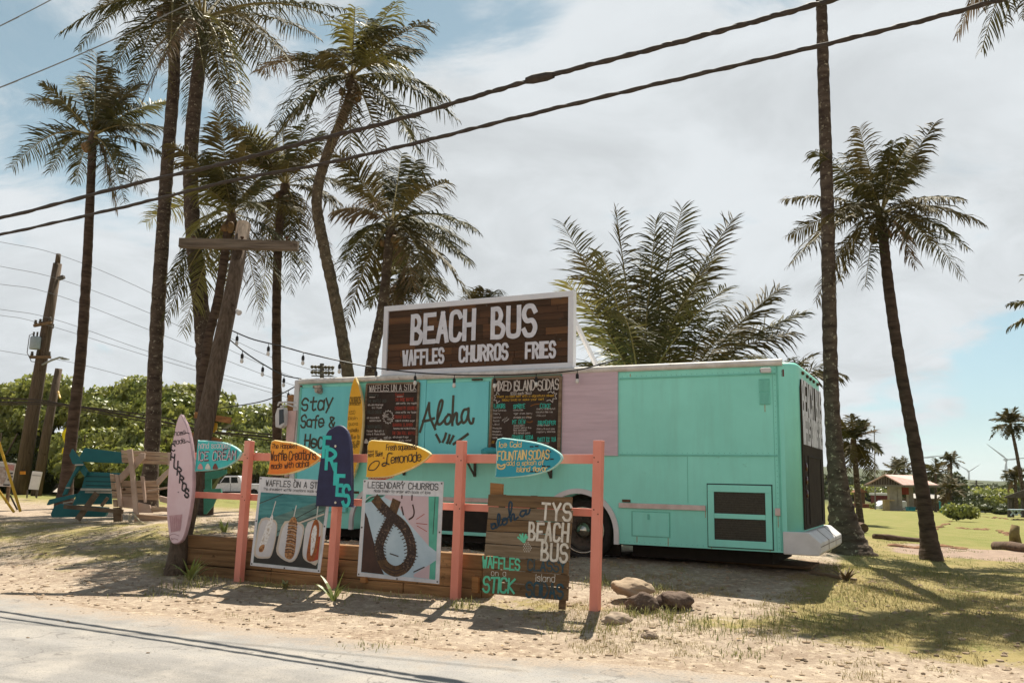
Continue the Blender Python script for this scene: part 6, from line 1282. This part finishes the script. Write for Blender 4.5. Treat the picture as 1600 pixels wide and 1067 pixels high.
# ------------------------------------------------------------------ right side: shelter, cars, bins, turbines
def shelter():
    Y = 84.; k0 = lambda x, y, d=0: dep(x, y, Y+d); g = lambda x: hz(dep(x, 800, Y).x, Y)
    r = thing('canopy_shelter', 'open roadside canopy with striped gable and pale pink metal roof on thick columns', 'shelter', k0(1410, 800))
    k = MB(); A1, A2, A3 = k0(1351, 757), k0(1382, 741.5), k0(1411, 757.5); back = V((9.5, 9.0, 0))*.9
    e = V((0, 0, -.28)); B1, B2, B3 = k0(1408, 757, 4), k0(1424, 744, 8), k0(1468, 757.5, 6)
    k.slab([A1, A2, A3], V((0, .25, 0))); k.build('gable', mat('gable_boards', lin('#6d5e4f'), lin('#4d4238'), rough=.85, scale=5, stretch=(6, 1, .1)), r)
    k = MB()
    for i in range(15): t = (i+.5)/15; x = 1351+60*t; top = 757-(15.5*(1-abs(t-.5)*2)); k.bar(k0(x, 757, -.06), k0(x, top+1, -.06), .05, .10, V((0, 1, 0)))
    k.build('gable_batten', mat('pale_batten', lin('#8f8273'), rough=.9), r)
    k = MB(); a, b, c, d = k0(1382, 741, -.3), k0(1412, 757.5, -.5), k0(1467, 757.5, 4), k0(1428, 742.5, 7); k.slab([a, b, c, d], V((0, 0, -.12))); k.slab([a, k0(1350, 757, -.5), k0(1400, 756, 9), d], V((0, 0, -.12))); k.build('roof', mat('pink_metal_roof', lin('#d8b7ab'), lin('#c79e92'), rough=.5, scale=3, stretch=(1, 1, 1)), r)
    k = MB(); k.bar(k0(1350, 758, -.5), k0(1412, 759, -.5), .2, .18, Z); k.bar(k0(1412, 759, -.5), k0(1467, 759, 4), .2, .2, Z); k.build('fascia', mat('fascia_paint', lin('#7d7468'), rough=.8), r)
    k = MB(); k.obox(k0(1403.5, 803), V((.028*84*.15, 0, 0))+V((.1, 0, 0)), V((0, .5, 0)), V((0, 0, (803-759)/F_PX*Y))); k.obox(k0(1392, 803), V((.75, 0, 0)), V((0, .6, 0)), V((0, 0, (803-759)/F_PX*Y))); k.obox(k0(1421, 801, 4), V((.5, 0, 0)), V((0, .5, 0)), V((0, 0, (801-760)/F_PX*Y))); k.build('column', mat('column_render', lin('#a39a8d'), lin('#8f8577'), rough=.85, scale=2), r)
    k = MB(); k.obox(k0(1384, 805, -.6), V((.42, 0, 0)), V((0, .6, 0)), V((0, 0, 1.45))); k.obox(k0(1381.5, 782, -.7), V((1.05, 0, 0)), V((0, .8, 0)), V((0, 0, .10))); k.build('pier', mat('ochre_pier', lin('#b9a072'), rough=.85), r)
    k = MB(); k.tube([k0(1376, 805, -.8), k0(1376, 799.5, -.8), k0(1378, 797, -.8), k0(1382, 797, -.8), k0(1384.5, 800, -.8), k0(1385, 805, -.8)], .035, 6); k.build('hoop_rail', rust, r)
    k = MB(); k.obox(k0(1400, 772, 3), V((1.3, 0, 0)), V((0, .12, 0)), V((0, 0, .7))); k.build('red_banner', mat('red_banner', lin('#9c4530'), lin('#7d3526'), rough=.8, scale=3), r)
    # van
    Y2 = 95.; k1 = lambda x, y: dep(x, y, Y2); r = thing('van', 'white box van parked behind the canopy shelter columns', 'van', k1(1410, 801))
    k = MB(); k.slab([k1(*p) for p in ((1373.5, 799), (1373.5, 790), (1379, 786.5), (1384, 782.5), (1416, 782.5), (1417.5, 785), (1417.5, 799))], V((0, 2, 0))); k.build('body', mat('van_white', lin('#d3d3d6'), rough=.35), r, bevel=.08)
    k = MB(); k.slab([k1(*p)-V((0, .02, 0)) for p in ((1379.5, 787), (1384, 784), (1387, 784), (1387, 789), (1379, 789))], V((0, .015, 0))); k.build('window', glass_d, r)
    for x in (1379, 1407.5): k = MB(); k.lathe(k1(x, 798.5)-V((0, -.1, 0)), V((0, -1, 0)), [(0, -.2), (.34, -.2), (.34, .15), (.18, .16), (0, .1)], 18); k.build('wheel', rubber, r, smooth=True)
    k = MB(); k.slab([k1(1388, 793)-V((0, .02, 0)), k1(1417, 793)-V((0, .02, 0)), k1(1417, 793.8)-V((0, .02, 0)), k1(1388, 793.8)-V((0, .02, 0))], V((0, .015, 0))); k.build('side_trim', steel, r)
    # bins
    tq = mat('turquoise_bin', lin('#37a5a8'), lin('#2c9299'), rough=.6)
    for (x0, x1, y0, y1, Y3, lb) in ((1421, 1431, 793.5, 801, 86, 'low turquoise bin left of the slender palm trunk'), (1445, 1452.5, 793, 800, 86, 'low turquoise bin right of the slender palm trunk'), (1474, 1483, 785, 801, 84, 'tall turquoise cabinet left of the squat fan palm'), (1484, 1492, 787, 800, 85, 'tall turquoise cabinet behind the squat fan palm')):
        a = dep(x0, y1, Y3); w = dep(x1, y1, Y3)-a; h = (y1-y0)/F_PX*Y3; r = thing('bin', lb, 'bin', a); k = MB(); k.obox(a, w, V((0, .8, 0)), Z*h); k.build('body', tq, r, bevel=.05); k = MB(); k.obox(a+Z*(h+.005)-V((.04, .04, 0)), w+V((.08, 0, 0)), V((0, .88, 0)), Z*.08); k.build('lid', mat('bin_lid', lin('#2b8b90'), rough=.6), r, bevel=.02)
    a = dep(1494, 801, 88); r = thing('booth', 'small pale booth with orange panel behind the turquoise cabinets', 'booth', a); k = MB(); k.obox(a, V((.7, 0, 0)), V((0, .8, 0)), Z*1.3); k.build('wall', white, r); k = MB(); k.obox(a+V((-.02, -.03, .9)), V((.74, 0, 0)), V((0, .03, 0)), Z*.3); k.build('orange_panel', mat('orange_panel', lin('#c9793e'), rough=.7), r)
    # low house
    Y4 = 100.; a = dep(1431, 800, Y4); r = thing('low_house', 'low brown shed with grey corrugated roof right of the canopy', 'shed', a); k = MB(); k.obox(a, V((3.4, 0, 0)), V((0, 3, 0)), Z*1.6); k.build('wall', mat('brown_shed_wall', lin('#5a4a3c'), lin('#48392e'), rough=.9), r); k = MB(); k.slab([a+V((-.2, -.2, 1.6)), a+V((3.6, -.2, 1.6)), a+V((3.2, 1.5, 2.1)), a+V((.1, 1.5, 2.1))], V((0, .05, -.08))); k.build('roof', mat('grey_sheet', lin('#a39c95'), rough=.5), r)
    # red building left
    Y5 = 130.; a = dep(1370, 797, Y5); r = thing('kiosk', 'dark red kiosk with white fascia seen left of the shelter column', 'kiosk', a); k = MB(); k.obox(a, V((1.9, 0, 0)), V((0, 2, 0)), Z*2.2); k.build('wall', mat('maroon_wall', lin('#6a2f2a'), rough=.8), r); k = MB(); k.obox(a+V((-.15, -.15, 2.2)), V((2.2, 0, 0)), V((0, 2.3, 0)), Z*.35); k.build('fascia', white, r); k = MB(); k.obox(a+V((.3, -.02, .9)), V((1.3, 0, 0)), V((0, .03, 0)), Z*.7); k.build('window', glass_d, r)
    a = dep(1340, 799, 110.); r = thing('hut', 'small brown lookout hut left of the shelter, behind the short lawn palm', 'hut', a); k = MB(); k.obox(a, V((1.0, 0, 0)), V((0, 1, 0)), Z*2.4); k.build('wall', mat('hut_wall', lin('#6b5140'), lin('#573f30'), rough=.9), r); k = MB(); k.slab([a+V((-.3, -.2, 2.4)), a+V((.5, -.2, 2.9)), a+V((1.3, -.2, 2.4))], V((0, 1.4, 0))); k.build('roof', mat('hut_roof', lin('#8a5f47'), rough=.9), r)
    a = dep(1322, 797, 105.); r = thing('low_wall', 'long low red-brown garden wall left of the shelter', 'wall', a); k = MB(); k.obox(a, V((5.0, 0, 0)), V((0, .4, 0)), Z*.7); k.obox(a+V((0, -.06, .70)), V((5.0, 0, 0)), V((0, .52, 0)), Z*.1); k.build('wall', mat('red_brick_wall', lin('#8a5440'), lin('#6b4030'), rough=.9, scale=6), r)
    a = dep(1362, 800, 96.); r = thing('planter', 'orange yellow low planter box left of the shelter column', 'planter', a); k = MB(); k.obox(a, V((1.1, 0, 0)), V((0, .5, 0)), Z*.45); k.build('box', mat('orange_planter', lin('#c98a3c'), rough=.7), r); leafmass([((a.x+.5, a.y+.3, a.z+.6), (.5, .3, .3))], 90, .2, np.random.default_rng(3)).build('foliage', leaf_h, r)
    # parked car
    Y6 = 110.; k1 = lambda x, y: dep(x, y, Y6); r = thing('parked_car', 'silver white hatchback parked at the far lawn edge', 'car', k1(1532, 801))
    k = MB(); k.slab([k1(*p) for p in ((1518, 801), (1518, 797), (1523, 795.5), (1527, 792), (1537, 791.5), (1541, 795), (1546, 796), (1547, 801))], V((0, 1.7, 0))); k.build('body', mat('silver_paint', lin('#c3c6c8'), rough=.35), r, bevel=.08); k = MB(); k.slab([k1(*p)-V((0, .02, 0)) for p in ((1524, 796), (1527.5, 793), (1536.5, 792.8), (1539.5, 796))], V((0, .01, 0))); k.build('window', glass_d, r)
    for x in (1523, 1542): k = MB(); k.lathe(k1(x, 800.5), V((0, -1, 0)), [(0, -.2), (.33, -.2), (.33, .1), (0, .1)], 14); k.build('wheel', rubber, r)
    a = dep(1531, 785, 130.); r = thing('dark_box', 'small dark green utility box beyond the silver car', 'utility box', a); k = MB(); k.obox(a, V((.9, 0, 0)), V((0, .8, 0)), Z*.9); k.tube([a+V((.45, .4, -2.2)), a+V((.45, .4, 0))], .08, 6); k.build('body', mat('dark_green_box', lin('#3c4f45'), rough=.7), r)
    # pavilion
    Y7 = 62.; k1 = lambda x, y, d=0: dep(x, y, Y7+d); r = thing('pavilion', 'dark-roofed pavilion on posts cut off by the right edge', 'pavilion', k1(1590, 805)); k = MB(); k.slab([k1(1568, 776), k1(1605, 763), k1(1640, 751), k1(1680, 765), k1(1680, 778), k1(1570, 778)], V((2.6, 4, 0))); k.build('roof', mat('dark_roof', lin('#5a5148'), lin('#463f38'), rough=.8), r, bevel=.04); k = MB(); [k.bar(k1(x, 808, d), k1(x, 777, d), .18, .18) for x, d in ((1577, .4), (1598, .4), (1640, .4), (1582, 3), (1610, 3))]; k.bar(k1(1577, 786, .4), k1(1583, 778, .4), .1, .1); k.build('post', steel, r)
    r = thing('picnic_trestle', 'pale blue crossed trestle table under the pavilion at the right edge', 'table', dep(1588, 806, 60.)); k = MB()
    for x in (1579, 1588): k.bar(dep(x, 805, 60), dep(x+8, 796, 60), .07, .07); k.bar(dep(x, 796, 60), dep(x+8, 805, 60), .07, .07)
    k.bar(dep(1577, 796, 60), dep(1600, 796, 60), .5, .06, V((0, 1, 0)).cross(Z)); k.build('frame', mat('pale_blue_frame', lin('#b5c6d4'), rough=.6), r)
    # poles
    for x, y0, y1, Yp, rr, lb, nm, m_ in ((1367.5, 800, 668, 90., .07, 'thin pale flagpole standing behind the short lawn palm', 'flagpole', wire_m), (1525.5, 795, 750, 130., .16, 'distant dark utility pole right of the star-crowned palm', 'utility_pole', steel), (1539, 795, 769, 130., .12, 'distant short utility pole beside the tall dark one', 'utility_pole', steel)):
        r = thing(nm, lb, 'pole', dep(x, y0, Yp)); k = MB(); k.tube([dep(x, y0, Yp)-Z*.5, dep(x-(1.5 if nm == 'flagpole' else 0), y1, Yp)], [rr, rr*.7], 8); k.build('shaft', m_, r); k = MB(); e = dep(x-(1.5 if nm == 'flagpole' else 0), y1, Yp)
        if nm == 'flagpole': k.lathe(e, Z, [(0, -.02), (.12, .05), (.12, .16), (0, .22)], 10); k.build('finial', m_, r)
        else: k.bar(e-V((1.0, 0, .4)), e+V((1.0, 0, -.4)), .1, .1, Z); k.build('crossarm', m_, r)
shelter()
def turbines():
    m_ = mat('turbine_white', lin('#e3e6e8'), rough=.5)
    for x, yh, yb, Y, bl, angs, lb in ((1440.5, 715, 790, 1750., 50, (128, 8, 248), 'wind turbine on the hills just left of the star-crowned palm'), (1571.5, 718, 775, 1750., 50, (142, 7, 256), 'large wind turbine on the hills beside the tall thin palm at right'), (1513, 736, 770, 2600., 42, (150, 32, 270), 'smaller more distant wind turbine between two larger ones'), (1330, 726, 768, 2500., 40, (100, 220, 340), 'wind turbine mostly hidden behind the short lawn palm')):
        hub = dep(x, yh, Y); b = V((hub.x, hub.y, hz(hub.x, hub.y))); r = thing('wind_turbine', lb, 'wind turbine', b, 'wind turbines on the hills')
        k = MB(); k.tube([b-Z*5, hub-Z*1.5], [2.9, 1.8], 12); k.build('tower', m_, r, smooth=True); k = MB(); k.obox(hub+V((-2, -4, -2)), V((4, 0, 0)), V((0, 9, 0)), Z*4); k.build('nacelle', m_, r)
        for a in angs:
            a = math.radians(a); d = V((math.cos(a), 0, math.sin(a))); k = MB(); s = V((-d.z, 0, d.x)); h = hub-V((0, 5, 0)); k.slab([h-s*1.0, h+d*bl*.2-s*2.2, h+d*bl-s*.3, h+d*bl+s*.2, h+d*bl*.2+s*1.2, h+s*1.0], V((0, .8, 0))); k.build('blade', m_, r)
turbines()
def bushes():
    def bush(px, py, Y, w, h, n, lb, mt, sz, seed):
        p = dep(px, py, Y); g = hz(p.x, p.y); rs = np.random.default_rng(seed); r = thing('bush', lb, 'bush', (p.x, p.y, g)); lob = [((p.x+rs.uniform(-.35, .35)*w, p.y+rs.uniform(-.2, .3)*w, g+h*rs.uniform(.35, .6)), (w*.33, w*.3, h*.42)) for _ in range(6)]
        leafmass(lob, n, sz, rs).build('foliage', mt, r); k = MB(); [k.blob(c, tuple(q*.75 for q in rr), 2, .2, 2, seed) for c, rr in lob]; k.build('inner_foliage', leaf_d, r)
    bush(1503, 812, 50., 1.5, 1.0, 260, 'round bright green bush on the lawn between the log and the squat palm', leaf_h, .22, 1)
    bush(1512, 802, 78., 2.2, 1.6, 200, 'dark bush behind the round lawn bush', leaf_d, .3, 2)
    bush(1440, 795, 104., 5, 4.2, 500, 'tall dark foliage clump behind the right end of the canopy', leaf_d, .5, 3); bush(1472, 795, 104., 5, 4.5, 500, 'tall dark foliage clump behind the broad low palm', leaf_d, .5, 4); bush(1505, 798, 108., 4, 2.6, 300, 'mid green scrub clump left of the silver car', leaf_d, .5, 5)
    bush(1553, 790, 120., 7, 3.2, 500, 'bright green scrub clump right of the silver car', leaf_h, .5, 6); bush(1578, 796, 110., 7, 2.8, 500, 'green scrub clump behind the pavilion posts', leaf_h, .5, 7); bush(1535, 798, 118., 4, 1.8, 240, 'low scrub clump behind the silver car', leaf_d, .5, 8); bush(1570, 803, 90., 4.5, 1.1, 260, 'low clipped hedge clump before the pavilion', leaf_d, .3, 9)
    bush(1325, 790, 140., 6, 2.6, 300, 'dull green scrub clump behind the red garden wall', leaf_d, .5, 10); bush(1358, 788, 140., 7, 3.0, 350, 'dull green scrub clump behind the lookout hut', leaf_h, .5, 11); bush(1383, 788, 150., 6, 3.0, 300, 'olive scrub clump behind the maroon kiosk', leaf_d, .5, 12)
    rs = np.random.default_rng(77); lob = []
    for i in range(130):
        a = rs.uniform(.33, .60); d = rs.uniform(190, 520); x, y = math.sin(a)*d, math.cos(a)*d; s = rs.uniform(2., 5.5); lob.append(((x, y, hz(x, y)+s*.35), (s, s, s*.6)))
    w = leafmass(lob, 9000, 1.4, rs); w.build('far_scrub', leaf_d).update_tag(); o = bpy.data.objects['far_scrub']; tag(o, 'band of low scrub and trees covering the plain before the hills', 'scrub', None, 'stuff')
bushes()

# ------------------------------------------------------------------ rocks, logs, litter, grass
def bundle():
    q = -.22; P = [plane(*p, q) for p in ((754, 706), (760, 705), (767, 704), (775, 705))]; k = MB(); k.tube([P[0]-U*.02]+P+[P[3]+U*.02], [.02, .055, .062, .058, .05, .02], 10, jit=.25); tag(k.build('rolled_cloth', mat('teal_tarp', lin('#4aa3a8'), lin('#348a92'), rough=.7, scale=9, bump=.5), None, smooth=True), 'small rolled teal tarp lying on the serving shelf left of the soda menu', 'cloth')
bundle()
def rocks():
    for px, py, r3, m_, lb, sd in ((987, 932, (.25, .17, .10), rock_l, 'flat pale brown boulder, topmost of the rock group right of the fence end', 1), (1006, 948, (.19, .15, .13), rock_d, 'dark square-edged lava rock under the flat pale boulder', 2), (1054, 944, (.20, .15, .115), rock_d, 'rounded dark lava rock at the right end of the rock group', 3), (962, 968, (.15, .11, .07), rock_g, 'pale grey rock beside the foot of the last fence post', 4), (1015, 992, (.075, .05, .04), rock_g, 'small pale stone in front of the rock group', 5)):
        p = ground_at(px, py+4); k = MB(); k.blob((p.x, p.y, p.z+r3[2]*.45+(.09 if sd == 1 else 0)), r3, 4, .30, 1.9, sd*3+1); r = k.build('rock', m_, None, smooth=True); tag(r, lb, 'rock', 'rocks by the fence end')
    for (x0, y0, x1, y1, rr, lb) in ((1366, 839, 1436, 845, .075, 'long thin log on the lawn left of the slender palm'), (1556, 856, 1625, 862, .12, 'thick dark log at the right edge of the dirt path')):
        a = ground_at(x0, y0+2); b = ground_at(x1, y1+2); b = a+(b-a).normalized()*min((b-a).length, 4.); k = MB(); k.tube([a+Z*rr*.6, a.lerp(b, .33)+Z*rr*.75, a.lerp(b, .66)+Z*rr*.55, b+Z*rr*.6], [rr, rr*1.08, rr*.95, rr*.9], 10, jit=.08); tag(k.build('log', mat('log_bark', lin('#6b5545'), lin('#44352a'), rough=.95, scale=4, stretch=(1, 4, 4), bump=.6), None, smooth=True), lb, 'log', 'logs on the lawn')
    a = ground_at(1587, 850); k = MB(); k.tube([a, a+V((-.02, 0, .28)), a+V((.03, 0, .5))], [.16, .13, .10], 10, jit=.1); tag(k.build('tree_stump', mat('pale_stump', lin('#8f7b55'), lin('#5d4a35'), rough=.95, scale=4), None, smooth=True), 'short tree stump standing by the dark log at right', 'stump')
    a = ground_at(1350, 833); k = MB(); k.tube([a+V((0, 0, .14)), a+V((.1, .5, .16))], [.13, .13], 12, jit=.06); tag(k.build('log_end', mat('log_bark', lin('#6b5545'), lin('#44352a')), None), 'round end of a cut log beside the flared palm foot', 'log')
    a, b = ground_at(1266, 896), ground_at(1338, 909); k = MB(); k.bar(a+Z*.03, b+Z*.03, .07, .035); tag(k.build('plank', grey_wood, None), 'loose pale plank lying under the rear of the bus', 'plank')
    p = ground_at(1180, 885); k = MB(); k.obox(p+Z*.01-U*.9, U*1.7, NQ*.9, Z*.035+NQ*0); tag(k.build('plywood_sheet', grey_wood2, None), 'dark plywood sheet lying in the shade under the bus', 'plywood sheet')
    # eroded rock edges on the lawn
    rs = random.Random(9)
    for j, (x0, y0, x1, y1, n, lb) in enumerate(((1460, 827, 1492, 813, 9, 'row of brown stones slanting up the lawn to the round bush'), (1497, 825, 1550, 828, 11, 'row of brown stones across the lawn right of the slender palm'), (1560, 829, 1580, 837, 6, 'cluster of brown stones near the tree stump'), (1530, 807, 1598, 812, 14, 'long low bank of brown earth stones before the pavilion'), (1395, 852, 1440, 857, 9, 'scatter of flat stones along the dirt path edge'), (1470, 853, 1505, 858, 8, 'scatter of flat stones by the path, right of the slender palm'))):
        k = MB()
        for i in range(n*2):
            t = rs.random(); p = ground_at(x0+(x1-x0)*t+rs.uniform(-3, 3), y0+(y1-y0)*t+rs.uniform(-.8, .8)); s = rs.uniform(.04, .11); k.blob((p.x, p.y, p.z+s*.02), (s*1.8, s*1.1, s*.45), 1, .3, 2, i+j*9)
        tag(k.build('stone_row', mat('brown_stone', lin('#8f6b4e'), lin('#6b4c37'), rough=.95, scale=4), None), lb, 'stones', None, 'stuff')
rocks()
def scatter(n, s0, s1, q0, q1, seed):
    rs = np.random.default_rng(seed); s = rs.uniform(s0, s1, n); q = rs.uniform(q0, q1, n); X = P0.x+U.x*s+NQ.x*q; Y = P0.y+U.y*s+NQ.y*q; return rs, s, q, X, Y
def grass(name, label, n, s0, s1, q0, q1, h, w, mt, seed, clump=True, dens=1.):
    rs, s, q, X, Y = scatter(n, s0, s1, q0, q1, seed)
    g = grassmask(X, Y)*(1-pathmask(X, Y)); pn = vnoise(X*1.3, Y*1.3)+.6*vnoise(X*3.7+5, Y*3.7)+.5*vnoise(X*9, Y*9)
    keep = (rs.random(n) < np.clip((g*1.5+pn*2.2-.50)*1.8*dens, 0, 1)) & (q > qedge(s)+.25)
    X, Y = X[keep], Y[keep]; m = len(X); zz = hgt(X, Y)-.005; P = np.stack([X, Y, zz], 1)
    a = rs.uniform(0, 2*PI, m); d = np.stack([np.cos(a), np.sin(a), np.zeros(m)], 1); sd = np.stack([-np.sin(a), np.cos(a), np.zeros(m)], 1); hh = (h*rs.uniform(.35, 1.2, m))[:, None]; ww = (w*rs.uniform(.6, 1.2, m))[:, None]; le = rs.uniform(.2, 1.1, m)[:, None]
    up = np.array((0, 0, 1.)); mid = P+d*hh*le*.35+up*hh*.6; tip = P+d*hh*le*1.0+up*hh*(1-.3*le)
    arr = np.stack([P-sd*ww/2, P+sd*ww/2, mid+sd*ww*.4, mid-sd*ww*.4, tip], 1).reshape(-1, 3); me = bpy.data.meshes.new(name); o = bpy.data.objects.new(name, me); COL.objects.link(o)
    f = [];
    for i in range(m): b = 5*i; f += [(b, b+1, b+2, b+3), (b+3, b+2, b+4)]
    me.from_pydata(arr.tolist(), [], f); me.materials.append(mt); tag(o, label, 'grass', None, 'stuff')
gd = mat('dry_grass', (.36, .29, .14), (.27, .22, .09), rough=.8, scale=1.5, trans=.25); gg = mat('green_grass', (.17, .19, .055), (.26, .24, .09), rough=.7, scale=1.2, trans=.3)
grass('dry_grass', 'short dry straw-coloured grass scattered over the roadside verge', 120000, -17, 11, -5.2, 5, .042, .005, gd, 1)
grass('green_grass', 'short patchy green grass growing through the dry verge', 90000, -17, 11, -5.0, 6, .042, .005, gg, 2, dens=.8)
grass('lawn_grass', 'short green lawn grass beyond the dirt path at right', 50000, .5, 20, 2, 11, .045, .008, gg, 3)
grass('dry_grass', 'dense short straw grass on the verge in front of the bus rear', 80000, -2.5, 9, -5.0, .5, .05, .005, gd, 8, dens=1.2)
def clods():
    k = MB(); rs, s, q, X, Y = scatter(3200, -12, 6, -5.4, 1.5, 15); ok = q > qedge(s)-.1; X, Y = X[ok], Y[ok]; ZZ = hgt(X, Y)
    for i in range(len(X)):
        z = .008+.022*rs.random()**3; k.blob((X[i], Y[i], ZZ[i]), (z*1.5, z*1.3, z*.8), 1, .35, 2, i % 50)
    tag(k.build('earth_clods', mat('earth_clod', (.36, .27, .19), (.24, .17, .11), rough=1, scale=6)), 'crumbled clods of dry earth over the bare ground', 'earth', None, 'stuff')
clods()
def tufts():
    # taller tufts by posts, rocks and the wall foot
    rs = np.random.default_rng(12); k = MB()
    for (px, py, n, h, sp) in ((300, 915, 120, .16, .35), (420, 912, 70, .12, .5), (470, 922, 60, .12, .4), (560, 930, 60, .1, .4), (640, 938, 50, .1, .4), (720, 948, 80, .12, .2), (940, 915, 120, .15, .3), (985, 962, 110, .12, .3), (1040, 962, 140, .13, .35), (1075, 975, 120, .1, .4), (950, 985, 60, .09, .3), (1020, 925, 70, .12, .25), (1130, 985, 140, .09, .7), (1200, 985, 140, .09, .7), (590, 1010, 60, .06, .3), (260, 928, 90, .08, .5), (1160, 1022, 90, .07, .3), (1270, 975, 160, .1, .7), (890, 985, 80, .08, .4), (1340, 930, 160, .1, .6), (1440, 900, 200, .12, .9), (1510, 950, 200, .1, 1.0), (1320, 890, 120, .13, .6)):
        g = ground_at(px, py)
        for i in range(n):
            x, y = g.x+rs.normal()*sp*.5, g.y+rs.normal()*sp*.5; z = hz(x, y)-.005; a = rs.uniform(0, 2*PI); l = h*rs.uniform(.4, 1.2); d = V((math.cos(a), math.sin(a), 0)); s = V((-d.y, d.x, 0))*.004; p = V((x, y, z)); le = rs.uniform(.2, 1.)
            k.add([p-s, p+s, p+d*l*le*.4+Z*l*.6+s*.8, p+d*l*le*.4+Z*l*.6-s*.8, p+d*l*le+Z*l*(1-.25*le)], [(0, 1, 2, 3), (3, 2, 4)])
    tag(k.build('grass_tufts', gg), 'taller tufts of green grass round the posts, rocks and wall foot', 'grass', None, 'stuff')
    k = MB(); rs, s, q, X, Y = scatter(2600, -13, 8, -7.0, -1.0, 5)
    ok = (q > qedge(s)-.35) | (rs.random(len(s)) < .05); X, Y = X[ok], Y[ok]; ZZ = hgt(X, Y)
    for i in range(len(X)):
        sz = .005+.017*rs.random()**4; k.blob((X[i], Y[i], ZZ[i]+sz*.3), (sz*1.3, sz, sz*.7), 1, .3, 2, i % 40)
    tag(k.build('pebbles', mat('pebble_grey', lin('#8c7a66'), lin('#5d4f42'), rough=.95, scale=3)), 'small dark and tan pebbles along the road edge', 'pebbles', None, 'stuff')
    k = MB(); rs, s, q, X, Y = scatter(700, -15, 9, -4.9, 2.5, 6); ZZ = hgt(X, Y)
    for i in range(len(X)):
        a = rs.uniform(0, 2*PI); d = V((math.cos(a), math.sin(a), 0)); sd = V((-d.y, d.x, 0)); l = rs.uniform(.012, .04); p = V((X[i], Y[i], ZZ[i]+.012)); k.add([p-d*l, p+sd*l*.28+Z*.008, p+d*l, p-sd*l*.28+Z*.004], [(0, 1, 2, 3)])
    tag(k.build('fallen_leaves', mat('fallen_leaf', lin('#8a6a45'), lin('#c2a97e'), rough=.9, scale=2)), 'small dry fallen leaves and litter scattered over the verge', 'litter', None, 'stuff')
tufts()

# ------------------------------------------------------------------ sea air
def haze():
    k = MB(); k.box(-6300, 6300, -200, 6300, -60, 175); o = k.build('haze', bpy.data.materials.new('sea_air')); m = o.data.materials[0]; m.use_nodes = True; N = m.node_tree.nodes
    for n in list(N):
        if n.type == 'BSDF_PRINCIPLED': N.remove(n)
    v = N.new('ShaderNodeVolumePrincipled'); v.inputs['Density'].default_value = .00006; v.inputs['Color'].default_value = (.86, .93, 1, 1); v.inputs['Anisotropy'].default_value = .2
    m.node_tree.links.new(v.outputs[0], N['Material Output'].inputs['Volume']); tag(o, 'thin bluish sea haze over the whole place', 'haze', None, 'stuff')
haze()
